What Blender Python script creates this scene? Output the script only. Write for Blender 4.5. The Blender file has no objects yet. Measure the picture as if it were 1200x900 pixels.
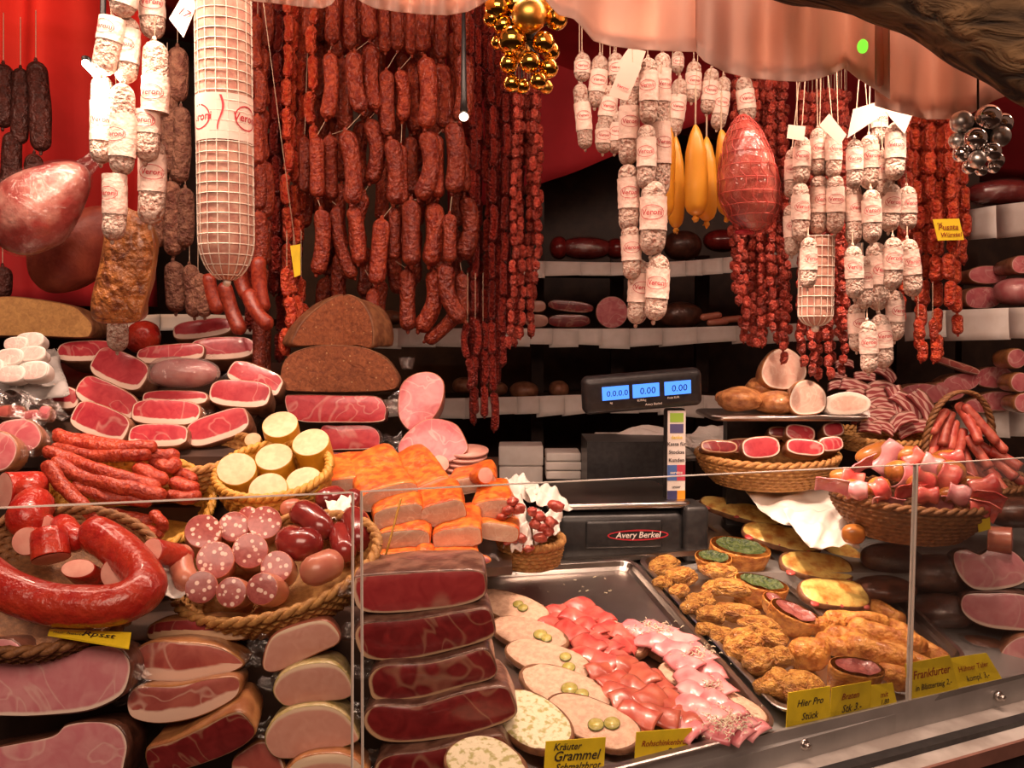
import bpy, math, random
import numpy as np
from mathutils import Matrix, Vector

# ---------------------------------------------------------------- camera, world, lights
F, E = 1100.0, 1.6
PITCH = math.atan(50 / F)
SC = bpy.context.scene
COL = SC.collection
cam = bpy.data.objects.new('camera', bpy.data.cameras.new('camera'))
COL.objects.link(cam)
cam.location = (0, 0, E)
cam.rotation_euler = (math.pi / 2 - PITCH, 0, 0)
cam.data.sensor_width = 36
cam.data.lens = F / 1200 * 36
cam.data.clip_start = 0.02
SC.camera = cam
SC.view_settings.view_transform = 'Standard'
SC.view_settings.look = 'None'
SC.view_settings.gamma = 1
SC.view_settings.use_curve_mapping = False
SC.view_settings.exposure = 0.0
w = bpy.data.worlds.new('night_market'); SC.world = w; w.use_nodes = True
w.node_tree.nodes['Background'].inputs[0].default_value = (1.0, 0.52, 0.36, 1)
w.node_tree.nodes['Background'].inputs[1].default_value = 0.15


def P(u, v, y):
    x, z = (u - 600) / F, -(v - 450) / F
    c, s = math.cos(PITCH), math.sin(PITCH)
    d = Vector((x, c + s * z, -s + c * z))
    return Vector((0, 0, E)) + d * (y / d.y)


def lamp(name, kind, loc, tgt, energy, color, size=0.1, cone=60, blend=.6, size_y=None):
    l = bpy.data.lights.new(name, kind); l.energy = energy; l.color = color
    if kind == 'AREA':
        l.size = size
        if size_y: l.shape = 'RECTANGLE'; l.size_y = size_y
    elif kind == 'SPOT':
        l.spot_size = math.radians(cone); l.spot_blend = blend; l.shadow_soft_size = size
    else: l.shadow_soft_size = size
    o = bpy.data.objects.new(name, l); COL.objects.link(o); o.location = loc
    if tgt is not None:
        o.rotation_euler = (Vector(tgt) - Vector(loc)).to_track_quat('-Z', 'Y').to_euler()
    return o


WARM = (1.0, 0.62, 0.42)
WARM2 = (1.0, 0.68, 0.52)
# lamps behind the front valance, over the counter; one fill added on the street side
lamp('counter_strip_light', 'AREA', (0.1, 1.44, 2.40), (0.1, 1.60, 1.25), 22, WARM2, 2.6, size_y=.10)
lamp('street_ambient_fill', 'AREA', (-.1, -.6, 2.6), (0.1, 1.6, 1.3), 38, WARM2, 1.6, size_y=.8)  # soft fill added before the stall, stands in for street ambient
lamp('meat_spot_left', 'SPOT', (-.60, 1.42, 2.38), tuple(P(190, 500, 1.65)), 34, WARM2, .05, 60)
lamp('meat_spot_middle', 'SPOT', (-.05, 1.42, 2.38), tuple(P(540, 590, 1.5)), 22, WARM2, .05, 55)
lamp('meat_spot_right', 'SPOT', (.70, 1.46, 2.38), tuple(P(960, 520, 1.85)), 34, WARM2, .05, 60)
lamp('salami_spot_right', 'SPOT', (.62, 1.40, 2.30), tuple(P(1025, 330, 1.65)), 24, WARM2, .03, 30, .8)
lamp('salami_spot_middle', 'SPOT', (.25, 1.42, 2.3), tuple(P(762, 350, 1.7)), 10, WARM2, .03, 22, .8)
lamp('roast_spot_right', 'SPOT', (.62, 1.50, 2.35), tuple(P(945, 470, 1.95)), 48, WARM2, .03, 18, .8)
lamp('cloth_spot', 'SPOT', (.22, 1.38, 2.14), tuple(P(925, 615, 1.75)), 60, WARM2, .03, 34, .8)
lamp('snack_spot', 'SPOT', (.40, 1.40, 2.38), tuple(P(930, 700, 1.55)), 40, WARM2, .03, 40, .8)
lamp('counter_front_spot', 'SPOT', (.1, 1.40, 2.38), tuple(P(760, 780, 1.3)), 30, WARM2, .03, 40, .8)
lamp('hanging_lamp_bulb', 'POINT', tuple(P(112, 92, 1.60)), None, 3.0, WARM2, .02)
lamp('awning_glow', 'SPOT', (-1.15, 2.15, 2.62), (-1.25, 2.55, 2.35), 14, (1, .42, .12), .05, 110)

# ---------------------------------------------------------------- helpers
R = random.Random(7)
ORD = 'first second third fourth fifth sixth seventh eighth ninth tenth eleventh twelfth thirteenth fourteenth fifteenth sixteenth seventeenth eighteenth nineteenth twentieth'.split()


def nz(p, scale, seed, octv=3):
    """cheap smooth noise from sums of sines, about -1..1"""
    r = np.random.RandomState(seed)
    out = np.zeros(len(p)); a = 1.0; s = scale; tot = 0
    for _ in range(octv):
        v = np.zeros(len(p))
        for _k in range(5):
            d = r.normal(size=3); d /= np.linalg.norm(d)
            v += np.sin((p @ d) * s * r.uniform(.7, 1.4) + r.uniform(0, 6.28))
        out += a * v / 2.6; tot += a
        a *= .5; s *= 2.1
    return out / tot


class G:
    def __init__(self): self.v = []; self.f = []; self.m = []; self.a = []; self.n = 0
    def add(self, v, f, m=0, a=None):
        v = np.asarray(v, float)
        self.v.append(v); self.f += [tuple(i + self.n for i in q) for q in f]
        self.m += list(m) if hasattr(m, '__len__') else [m] * len(f)
        self.a.append(np.zeros(len(v)) if a is None else np.asarray(a, float)); self.n += len(v)
        return self
    def all(self): return np.vstack(self.v)
    def set(self, V): self.v = [V]; self.a = [np.concatenate(self.a)]
    def warp(self, amp, scale, seed, octv=3):
        V = self.all()
        V = V + np.stack([nz(V, scale, seed + i, octv) for i in range(3)], 1) * amp
        self.set(V); return self
    def xf(self, M4):
        V = self.all(); A = np.array(M4); self.set(V @ A[:3, :3].T + A[:3, 3]); return self
    def mesh(self, name, mats, smooth=True):
        me = bpy.data.meshes.new(name)
        V = self.all()
        me.from_pydata(V.tolist(), [], self.f)
        for m in mats: me.materials.append(m)
        me.polygons.foreach_set('material_index', self.m)
        me.polygons.foreach_set('use_smooth', [smooth] * len(self.f))
        A = np.concatenate(self.a)
        if np.any(A):
            at = me.attributes.new('fat', 'FLOAT', 'POINT'); at.data.foreach_set('value', A.astype(np.float32))
        me.update(); return me


def link(name, me, parent=None, mtx=None):
    o = bpy.data.objects.new(name, me); COL.objects.link(o)
    if parent is not None: o.parent = parent
    if mtx is not None: o.matrix_basis = mtx
    return o


def tag(o, label, cat, group=None, kind=None):
    if label: o['label'] = label
    if cat: o['category'] = cat
    if group: o['group'] = group
    if kind: o['kind'] = kind
    return o


def empty(name, loc, label, cat, group=None, mtx=None):
    o = link(name, None, None, mtx if mtx is not None else Matrix.Translation(loc))
    o.empty_display_size = .02
    return tag(o, label, cat, group)


def structure(name, g, mats, smooth=False):
    o = link(name, g.mesh(name, mats, smooth)); o['kind'] = 'structure'; return o


def rot(yaw=0, tilt=0, roll=0):
    r = math.radians
    return Matrix.Rotation(r(yaw), 4, 'Z') @ Matrix.Rotation(r(-tilt), 4, 'X') @ Matrix.Rotation(r(-roll), 4, 'Y')


def box(x0, x1, y0, y1, z0, z1, bev=0):
    g = G()
    v = [(x, y, z) for x in (x0, x1) for y in (y0, y1) for z in (z0, z1)]
    f = [(0, 1, 3, 2), (4, 6, 7, 5), (0, 4, 5, 1), (2, 3, 7, 6), (0, 2, 6, 4), (1, 5, 7, 3)]
    return g.add(v, f)


def quadbox(pts, th):
    """four 3-D corners extruded by vector th"""
    p = [Vector(q) for q in pts]; th = Vector(th)
    v = [tuple(q) for q in p] + [tuple(q + th) for q in p]
    n = len(p)
    f = [tuple(range(n)), tuple(range(2 * n - 1, n - 1, -1))] + [(i, (i + 1) % n + 0, (i + 1) % n + n, i + n) for i in range(n)]
    return G().add(v, f)


def rbox(w, d, h, r=.1, n=4):
    """rounded box centred in x,y with base z=0: superellipse rings"""
    g = G(); seg = 8 * n
    rad = min(r, h / 2 - 1e-5)
    zs = [(0, -rad)] + [(rad - rad * math.cos(a), -rad + rad * math.sin(a)) for a in np.linspace(0, math.pi / 2, 4)] + \
         [(h - rad + rad * math.sin(a), -rad + rad * math.cos(a)) for a in np.linspace(0, math.pi / 2, 4)] 
    V = []; rr = min(r, w / 2, d / 2)
    for z, off in zs:
        hw, hd = w / 2 + off, d / 2 + off
        q = max(rr + off, 1e-4)
        for k in range(seg):
            a = 2 * math.pi * (k + .5) / seg
            cx = (hw - q) * (1 if math.cos(a) > 0 else -1); cy = (hd - q) * (1 if math.sin(a) > 0 else -1)
            V.append((cx + q * math.cos(a), cy + q * math.sin(a), z))
    Fc = []
    n_ = len(zs)
    for i in range(n_ - 1):
        for k in range(seg):
            Fc.append((i * seg + k, i * seg + (k + 1) % seg, (i + 1) * seg + (k + 1) % seg, (i + 1) * seg + k))
    Fc.append(tuple(range(seg - 1, -1, -1))); Fc.append(tuple((n_ - 1) * seg + k for k in range(seg)))
    return g.add(V, Fc)


def smooth_path(pts, n):
    pts = np.array([list(p) for p in pts], float)
    if len(pts) == 2:
        t = np.linspace(0, 1, n)[:, None]; return pts[0] * (1 - t) + pts[1] * t
    P_ = np.vstack([2 * pts[0] - pts[1], pts, 2 * pts[-1] - pts[-2]])
    out = []; m = len(pts) - 1
    for s in np.linspace(0, m - 1e-6, n):
        i = int(s); t = s - i
        a, b, c, d = P_[i:i + 4]
        out.append(.5 * ((2 * b) + (-a + c) * t + (2 * a - 5 * b + 4 * c - d) * t * t + (-a + 3 * b - 3 * c + d) * t ** 3))
    return np.array(out)


def closed_smooth(pts, n):
    pts = np.array(pts, float); m = len(pts); out = []
    for s in np.linspace(0, m, n, endpoint=False):
        i = int(s); t = s - i
        a, b, c, d = pts[(i - 1) % m], pts[i % m], pts[(i + 1) % m], pts[(i + 2) % m]
        out.append(.5 * ((2 * b) + (-a + c) * t + (2 * a - 5 * b + 4 * c - d) * t * t + (-a + 3 * b - 3 * c + d) * t ** 3))
    return np.array(out)


def tube(path, rad, seg=10, ends='round', g=None, mi=0, squash=1.0):
    """path (n,3), rad scalar or (n,), ends round | flat | open"""
    path = np.array(path, float); n = len(path)
    rad = np.full(n, rad, float) if np.isscalar(rad) else np.array(rad, float)
    if ends == 'round':
        # resample so that each end is a half ball
        L = np.concatenate([[0], np.cumsum(np.linalg.norm(np.diff(path, axis=0), axis=1))])
        tot = L[-1]; re = min(rad[0], tot * .45), min(rad[-1], tot * .45)
        an = np.linspace(0, math.pi / 2, 5)
        s = list(re[0] * (1 - np.cos(an))) + [x for x in L if re[0] * 1.05 < x < tot - re[1] * 1.05] + list(tot - re[1] * (1 - np.cos(an[::-1])))
        s = np.array(s)
        f = np.ones(len(s))
        f[:5] = np.sin(an); f[-5:] = np.sin(an[::-1])
        path = np.stack([np.interp(s, L, path[:, i]) for i in range(3)], 1)
        rad = np.interp(s, L, rad) * np.maximum(f, .02); n = len(s)
    T = np.gradient(path, axis=0); T /= np.linalg.norm(T, axis=1)[:, None] + 1e-12
    u = np.cross(T[0], [0, 1, 0.01]); 
    if np.linalg.norm(u) < .1: u = np.cross(T[0], [1, 0, 0])
    V = []
    for i in range(n):
        u = u - T[i] * (u @ T[i]); u /= np.linalg.norm(u) + 1e-12
        w_ = np.cross(T[i], u)
        for k in range(seg):
            a = 2 * math.pi * k / seg
            V.append(path[i] + rad[i] * (math.cos(a) * u + math.sin(a) * w_ * squash))
    Fc = [(i * seg + k, i * seg + (k + 1) % seg, (i + 1) * seg + (k + 1) % seg, (i + 1) * seg + k) for i in range(n - 1) for k in range(seg)]
    if ends != 'open':
        Fc.append(tuple(range(seg - 1, -1, -1))); Fc.append(tuple((n - 1) * seg + k for k in range(seg)))
    return (g or G()).add(V, Fc, mi)


def blob(rx, ry, rz, amp=.1, scale=3, seed=1, nu=20, nv=14, sq=1.0):
    g = G(); V = []; Fc = []
    for j in range(1, nv):
        t = math.pi * j / nv
        for i in range(nu):
            a = 2 * math.pi * i / nu
            V.append((math.sin(t) * math.cos(a), math.sin(t) * math.sin(a), math.cos(t)))
    V.append((0, 0, 1)); V.append((0, 0, -1)); V = np.array(V)
    if sq != 1.0: V = np.sign(V) * np.abs(V) ** sq
    V *= (1 + amp * nz(V, scale, seed))[:, None]
    V *= np.array([rx, ry, rz])
    for j in range(nv - 2):
        for i in range(nu):
            Fc.append((j * nu + i, (j + 1) * nu + i, (j + 1) * nu + (i + 1) % nu, j * nu + (i + 1) % nu))
    t, b = len(V) - 2, len(V) - 1
    for i in range(nu):
        Fc.append((t, i, (i + 1) % nu)); Fc.append((b, (nv - 2) * nu + (i + 1) % nu, (nv - 2) * nu + i))
    return g.add(V, Fc)


def slab(outline, depth, fat=(2, 0, 0, 0, 0), lump=.003, seed=1, bev=.004, n=56, bulge=.002, back=.85):
    """outline (x,z) in metres. returns (body G, face G). fat in mm: base,bottom,top,left,right"""
    o = closed_smooth(outline, n)
    area = np.sum(o[:, 0] * np.roll(o[:, 1], -1) - np.roll(o[:, 0], -1) * o[:, 1])
    if area < 0: o = o[::-1]
    c = o.mean(0)
    tng = np.roll(o, -1, 0) - np.roll(o, 1, 0); nr = np.stack([tng[:, 1], -tng[:, 0]], 1); nr /= np.linalg.norm(nr, axis=1)[:, None]
    # face
    inner = o - nr * bev * .5
    ts = [1, .96, .91, .85, .78, .7, .6, .5, .38, .25, .12, .01]
    V = []; S = []
    wid = np.abs(o[:, 0] - c[0]).max()
    for t in ts:
        q = c + (inner - c) * t
        dd = np.linalg.norm(q[:, None] - o[None], axis=2); j = dd.argmin(1); d = dd[np.arange(n), j] * 1000
        nn = nr[j]
        th = fat[0] + fat[1] * np.maximum(0, -nn[:, 1]) + fat[2] * np.maximum(0, nn[:, 1]) + fat[3] * np.maximum(0, -nn[:, 0]) + fat[4] * np.maximum(0, nn[:, 0])
        S.append(th - d)
        V.append(np.stack([q[:, 0], np.full(n, -bulge * (1 - t ** 3)), q[:, 1]], 1))
    V = np.vstack(V); S = np.concatenate(S)
    V[:, 1] += nz(V, 45, seed, 2) * .0012
    Fc = [(i * n + k, i * n + (k + 1) % n, (i + 1) * n + (k + 1) % n, (i + 1) * n + k) for i in range(len(ts) - 1) for k in range(n)]
    Fc.append(tuple((len(ts) - 1) * n + k for k in range(n)))
    face = G().add(V, Fc, 0, S + 1e-4)
    # body
    rings = [(-.5, .0003), (-.15, bev * .35), (0, bev)] + [(0, bev + (depth - 2 * bev) * k / 5) for k in range(1, 5)] + [(-.5, depth - bev), (-2.2, depth)]
    B = []
    for i, (off, yy) in enumerate(rings):
        k = 1 - (1 - back) * max(0, yy / depth) ** 2
        q = c + (o + nr * off * bev - c) * k
        ring = np.stack([q[:, 0], np.full(n, yy), q[:, 1]], 1)
        if 2 < i: ring += np.stack([nr[:, 0], 0 * nr[:, 0], nr[:, 1]], 1) * (nz(ring, 38, seed + 5, 3) * lump)[:, None] * min(1, (i - 2) / 2)
        B.append(ring)
    B = np.vstack(B); m = len(rings)
    Fb = [(i * n + k, (i + 1) * n + k, (i + 1) * n + (k + 1) % n, i * n + (k + 1) % n) for i in range(m - 1) for k in range(n)]
    Fb.append(tuple((m - 1) * n + k for k in range(n - 1, -1, -1)))
    return G().add(B, Fb), face


def ob(u, v, w_, h, ang=0, e=3.0, n=20, jit=0.0, seed=0):
    r = random.Random(seed * 7 + int(u * 3 + v)); a = math.radians(ang); out = []
    for k in range(n):
        t = 2 * math.pi * k / n
        c, s = math.cos(t), math.sin(t)
        x = w_ / 2 * math.copysign(abs(c) ** (2 / e), c); z = h / 2 * math.copysign(abs(s) ** (2 / e), s)
        q = 1 + jit * r.uniform(-1, 1); x *= q; z *= q
        out.append((u + x * math.cos(a) - z * math.sin(a), v - (x * math.sin(a) + z * math.cos(a))))
    return out


def sheet(fn, nu, nv, th=0.0):
    """fn(a,b)->(x,y,z), a,b in 0..1"""
    V = [tuple(fn(i / nu, j / nv)) for j in range(nv + 1) for i in range(nu + 1)]
    Fc = [(j * (nu + 1) + i, j * (nu + 1) + i + 1, (j + 1) * (nu + 1) + i + 1, (j + 1) * (nu + 1) + i) for j in range(nv) for i in range(nu)]
    g = G()
    if not th: return g.add(V, Fc)
    V = np.array(V); A = V.reshape(nv + 1, nu + 1, 3)
    du = np.gradient(A, axis=1); dv = np.gradient(A, axis=0); N = np.cross(du, dv).reshape(-1, 3); N /= np.linalg.norm(N, axis=1)[:, None] + 1e-9
    m = len(V); W = np.vstack([V, V - N * th])
    Fc2 = Fc + [tuple(i + m for i in q[::-1]) for q in Fc]
    ed = [i for i in range(nu + 1)] + [j * (nu + 1) + nu for j in range(1, nv + 1)] + [nv * (nu + 1) + i for i in range(nu - 1, -1, -1)] + [j * (nu + 1) for j in range(nv - 1, 0, -1)]
    Fc2 += [(ed[k], ed[k] + m, ed[(k + 1) % len(ed)] + m, ed[(k + 1) % len(ed)]) for k in range(len(ed))]
    return g.add(W, Fc2)


# ---------------------------------------------------------------- materials
def rgb(c): return (c[0], c[1], c[2], 1)


class NT:
    def __init__(self, name):
        self.m = bpy.data.materials.new(name); self.m.use_nodes = True; self.t = self.m.node_tree
        self.b = self.t.nodes['Principled BSDF']
    def n(self, t, **k):
        x = self.t.nodes.new(t)
        for a, b in k.items(): setattr(x, a, b)
        return x
    def l(self, a, b): self.t.links.new(a, b)
    def coords(self):
        tc = self.n('ShaderNodeTexCoord'); oi = self.n('ShaderNodeObjectInfo')
        mu = self.n('ShaderNodeMath', operation='MULTIPLY'); mu.inputs[1].default_value = 13.7; self.l(oi.outputs['Random'], mu.inputs[0])
        va = self.n('ShaderNodeVectorMath', operation='ADD'); self.l(tc.outputs['Object'], va.inputs[0]); self.l(mu.outputs[0], va.inputs[1])
        self.rand = oi.outputs['Random']; return va.outputs[0]
    def noise(self, vec, scale, detail=4, dist=0, rough=.5):
        x = self.n('ShaderNodeTexNoise'); x.inputs['Scale'].default_value = scale; x.inputs['Detail'].default_value = detail
        x.inputs['Distortion'].default_value = dist; x.inputs['Roughness'].default_value = rough; self.l(vec, x.inputs['Vector']); return x.outputs['Fac']
    def ramp(self, fac, a, b, c1=(0, 0, 0), c2=(1, 1, 1)):
        x = self.n('ShaderNodeValToRGB'); e = x.color_ramp.elements
        e[0].position = a; e[1].position = b; e[0].color = rgb(c1); e[1].color = rgb(c2); self.l(fac, x.inputs[0]); return x.outputs[0]
    def mix(self, fac, a, b, mode='MIX'):
        x = self.n('ShaderNodeMix', data_type='RGBA', blend_type=mode)
        for s, i in ((fac, 0), (a, 6), (b, 7)):
            if isinstance(s, (int, float)): x.inputs[i].default_value = s
            elif isinstance(s, tuple): x.inputs[i].default_value = rgb(s)
            else: self.l(s, x.inputs[i])
        return x.outputs[2]
    def vary(self, col, var):
        mr = self.n('ShaderNodeMapRange'); mr.inputs[3].default_value = 1 - var; mr.inputs[4].default_value = 1 + var; self.l(self.rand, mr.inputs[0])
        vm = self.n('ShaderNodeVectorMath', operation='SCALE'); self.l(col, vm.inputs[0]); self.l(mr.outputs[0], vm.inputs[3]); return vm.outputs[0]
    def bump(self, h, strength, dist=.01):
        x = self.n('ShaderNodeBump'); x.inputs['Strength'].default_value = strength; x.inputs['Distance'].default_value = dist
        self.l(h, x.inputs['Height']); self.l(x.outputs[0], self.b.inputs['Normal']); return x


def mat(name, c1, c2=None, scale=60, rough=.5, bump=.3, bdist=.002, bscale=None, coat=0, detail=4, metal=0, var=.12, lo=.38, hi=.62, spec=.5, dist=0, sss=0, emit=None):
    t = NT(name); v = t.coords(); b = t.b.inputs
    n = t.noise(v, scale, detail, dist)
    col = t.ramp(n, lo, hi, c1, c2 or tuple(x * .8 for x in c1))
    if var: col = t.vary(col, var)
    t.l(col, b['Base Color'])
    b['Roughness'].default_value = rough; b['Metallic'].default_value = metal; b['Coat Weight'].default_value = coat; b['Coat Roughness'].default_value = .12
    b['Specular IOR Level'].default_value = spec
    if sss: b['Subsurface Weight'].default_value = sss; b['Subsurface Radius'].default_value = (1, .4, .25); b['Subsurface Scale'].default_value = .006
    if bump: t.bump(t.noise(v, bscale or scale * 2, 4), bump, bdist)
    if emit: b['Emission Color'].default_value = rgb(emit[0]); b['Emission Strength'].default_value = emit[1]
    return t.m


def facemat(name, lean1, lean2, fat, soft=1.2, wob=3.0, scale=40, vein=0.0, vscale=22, rough=.35, coat=.35, film=.15, speck=None):
    """cut meat: attribute fat (mm) decides fat or lean, thin wandering veins"""
    t = NT(name); v = t.coords(); b = t.b.inputs
    at = t.n('ShaderNodeAttribute', attribute_name='fat')
    n1 = t.noise(v, scale, 4, .6)
    # fat factor
    m1 = t.n('ShaderNodeMath', operation='MULTIPLY_ADD'); t.l(n1, m1.inputs[0]); m1.inputs[1].default_value = wob * 2; m1.inputs[2].default_value = -wob
    ad = t.n('ShaderNodeMath', operation='ADD'); t.l(m1.outputs[0], ad.inputs[0]); t.l(at.outputs['Fac'], ad.inputs[1])
    mr = t.n('ShaderNodeMapRange'); mr.inputs[1].default_value = -soft; mr.inputs[2].default_value = soft; t.l(ad.outputs[0], mr.inputs[0])
    n2 = t.noise(v, scale * 1.7, 5, 1.0)
    lean = t.ramp(n2, .35, .68, lean1, lean2)
    lean = t.vary(lean, .1)
    if vein:
        wv = t.noise(v, vscale, 2, 1.6)
        sb = t.n('ShaderNodeMath', operation='SUBTRACT'); sb.inputs[1].default_value = .5; t.l(wv, sb.inputs[0])
        ab = t.n('ShaderNodeMath', operation='ABSOLUTE'); t.l(sb.outputs[0], ab.inputs[0])
        vr = t.ramp(ab.outputs[0], .004, .022, (vein, vein, vein), (0, 0, 0))
        lean = t.mix(vr, lean, fat)
    if speck:
        sc, thr, scol = speck
        vo = t.n('ShaderNodeTexVoronoi'); vo.inputs['Scale'].default_value = sc; t.l(v, vo.inputs['Vector'])
        lean = t.mix(t.ramp(vo.outputs['Distance'], thr, thr + .08, (1, 1, 1), (0, 0, 0)), lean, scol)
    t.l(t.mix(mr.outputs[0], lean, fat), b['Base Color'])
    b['Roughness'].default_value = rough; b['Coat Weight'].default_value = coat; b['Coat Roughness'].default_value = .1
    t.bump(t.noise(v, 55, 4, .8), film, .004)
    return t.m


def plain(name, c, rough=.5, metal=0, emit=None, alpha=None, coat=0):
    t = NT(name); b = t.b.inputs
    b['Base Color'].default_value = rgb(c); b['Roughness'].default_value = rough; b['Metallic'].default_value = metal; b['Coat Weight'].default_value = coat
    if emit: b['Emission Color'].default_value = rgb(emit[0]); b['Emission Strength'].default_value = emit[1]
    if alpha is not None: b['Alpha'].default_value = alpha
    return t.m


MT = {}
MT['krainer'] = mat('smoked_sausage_skin', (.16, .014, .006), (.30, .046, .016), 1.6, .40, .4, .12, 2.2, detail=6, var=.25)
MT['hangred'] = mat('loose_smoked_sausage_skin', (.17, .014, .007), (.28, .04, .016), 150, .4, .5, .002, 220, var=.25)
MT['darkham'] = mat('dull_dark_red_smoked_ham', (.20, .030, .018), (.30, .06, .03), 22, .5, .5, .004, 60, var=.1)
MT['thin'] = mat('thin_dry_sausage_skin', (.19, .011, .008), (.33, .034, .018), 1.2, .4, .6, .25, 1.5, var=.3)
MT['bead'] = mat('small_sausage_skin', (.30, .025, .015), (.50, .085, .05), 1.2, .4, .5, .2, 1.5, var=.3)
MT['orange_link'] = mat('red_orange_sausage_skin', (.42, .03, .012), (.6, .09, .03), 1.2, .4, .5, .2, 1.5, var=.2)
MT['mould'] = mat('white_moulded_salami_skin', (.62, .47, .38), (.36, .16, .11), 2.6, .7, .5, .08, 3, detail=6, var=.1, lo=.48, hi=.66)
MT['mould_dark'] = mat('grey_brown_salami_skin', (.30, .14, .085), (.16, .055, .035), 1.4, .7, .5, .08, 2, var=.15)
MT['darksausage'] = mat('dark_smoked_salami_skin', (.05, .012, .008), (.09, .02, .013), 1.4, .5, .4, .1, 2, var=.2)
MT['wraplabel'] = mat('cream_paper_wrap', (.80, .62, .52), (.74, .54, .45), 1.5, .6, .15, .05, 2, var=.05)
MT['redprint'] = plain('red_print', (.45, .015, .03), .6)
MT['darkprint'] = plain('dark_print', (.03, .02, .02), .6)
MT['brownprint'] = plain('brown_red_pen', (.30, .03, .008), .6)
MT['twine'] = mat('natural_twine', (.6, .45, .32), None, 200, .8, 0, var=.05)
MT['net'] = mat('white_sausage_net', (.82, .72, .6), None, 200, .8, 0, var=0)
MT['polish'] = mat('wrinkled_red_dry_sausage', (.30, .022, .010), (.50, .07, .028), 90, .38, .9, .004, 160, var=.18, dist=1.2)
MT['ringred'] = mat('glossy_red_ring_sausage', (.38, .014, .010), (.48, .04, .018), 30, .28, .8, .006, 70, coat=.4, var=.08)
MT['pinkcut'] = mat('pale_pink_sausage_cut', (.80, .42, .33), (.72, .33, .26), 60, .45, .1, .001, var=.05)
MT['yellowskin'] = mat('yellow_sausage_casing', (.50, .26, .02), (.60, .34, .04), 40, .4, .1, .001, coat=.2, var=.08)
MT['yellowcut'] = mat('cream_liver_sausage_cut', (.62, .44, .24), (.54, .36, .19), 90, .5, .2, .001, 250, var=.04)
MT['cheese'] = mat('amber_yellow_casing', (.72, .30, .02), (.80, .38, .035), 2, .4, .1, .05, coat=.2, var=.06)
MT['bloodskin'] = mat('dark_red_glossy_casing', (.16, .012, .012), (.24, .025, .02), 40, .22, .15, .001, coat=.5, var=.15)
MT['rosyskin'] = mat('pinkish_sausage_casing', (.55, .20, .12), (.48, .14, .09), 50, .35, .15, .001, coat=.3, var=.08)
MT['wicker'] = mat('straw_wicker', (.52, .27, .08), (.36, .16, .045), 120, .6, .6, .002, 400, var=.08)
MT['wicker_dark'] = mat('brown_wicker', (.30, .13, .045), (.18, .07, .022), 120, .6, .6, .002, 400, var=.08)
MT['wicker_yellow'] = mat('honey_yellow_wicker', (.66, .35, .06), (.50, .24, .035), 120, .5, .5, .002, 400, var=.05)
MT['greypaper'] = mat('grey_wrapping_paper', (.40, .37, .35), (.30, .28, .26), 30, .6, .3, .003, var=0)
MT['nugget'] = mat('dark_red_meat_nugget', (.34, .035, .025), (.52, .12, .08), 90, .35, .6, .004, coat=.3)
MT['paper'] = mat('white_paper', (.86, .80, .74), (.80, .73, .66), 30, .7, .2, .002, var=.03)
MT['clearfilm'] = None
MT['rind'] = mat('smoked_pork_rind', (.22, .085, .045), (.36, .16, .085), 55, .4, .5, .003, 90, coat=.3, var=.15)
MT['rind_dark'] = mat('black_brown_rind', (.06, .022, .014), (.14, .05, .03), 45, .35, .5, .003, 90, coat=.3, var=.15)
MT['rind_speck'] = mat('brown_speck_rind', (.10, .040, .028), (.24, .12, .085), 45, .35, .6, .004, 70, coat=.4, var=.1)
MT['rind_gold'] = mat('golden_smoked_rind', (.42, .19, .07), (.30, .11, .045), 45, .3, .6, .004, 60, coat=.4, var=.12)
MT['rind_herb'] = mat('herb_crusted_rind', (.38, .30, .10), (.55, .42, .22), 120, .4, .6, .003, 160, coat=.3, var=.08)
MT['paprika'] = mat('orange_paprika_rub', (.58, .075, .010), (.80, .22, .025), 70, .45, .7, .004, 110, coat=.15, var=.08)
MT['speckface'] = facemat('red_speck_cut', (.40, .022, .038), (.52, .055, .065), (.84, .62, .50), 1.0, 1.6, 30, vein=.22, vscale=9)
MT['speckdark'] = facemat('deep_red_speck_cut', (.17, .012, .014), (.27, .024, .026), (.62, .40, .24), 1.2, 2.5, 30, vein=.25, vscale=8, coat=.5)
MT['speckmid'] = facemat('mid_red_speck_cut', (.34, .028, .034), (.44, .05, .05), (.72, .50, .34), 1.2, 2.5, 30, vein=.3, vscale=8, coat=.5)
MT['hamface'] = facemat('pink_cooked_ham_cut', (.60, .19, .22), (.68, .29, .30), (.85, .66, .55), 1.5, 3.0, 25, vein=.3, vscale=8, coat=.5)
MT['hamred'] = facemat('rosy_ham_cut', (.54, .11, .13), (.66, .22, .22), (.85, .62, .52), 1.5, 3.0, 25, vein=.35, vscale=12, coat=.4)
MT['bellyface'] = facemat('striped_belly_cut', (.32, .06, .05), (.46, .12, .09), (.82, .55, .43), 1.5, 5.0, 18, vein=.4, vscale=8, coat=.5)
MT['loinface'] = facemat('pale_pink_loin_cut', (.62, .29, .22), (.68, .35, .27), (.80, .60, .42), 1.5, 2.0, 40, coat=.4)
MT['whitebelly'] = facemat('cooked_belly_cut', (.76, .50, .35), (.66, .38, .26), (.88, .72, .55), 2.0, 4.0, 40, vein=.5, vscale=30, coat=.1)
MT['mortface'] = facemat('mosaic_ham_cut', (.66, .22, .20), (.75, .36, .32), (.80, .55, .46), 1.0, 1.5, 70, vein=.5, vscale=45, coat=.3)
MT['blutface'] = facemat('brawn_sausage_cut', (.30, .05, .045), (.42, .10, .085), (.5, .12, .09), 1.0, 1.0, 70, speck=(110, .27, (.85, .58, .48)), coat=.3)
MT['breadface'] = facemat('brown_bread_crumb', (.32, .10, .035), (.17, .045, .016), (.10, .03, .012), .8, 1.2, 70, rough=.8, coat=0, film=.9, speck=(75, .07, (.50, .28, .13)))
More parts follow.
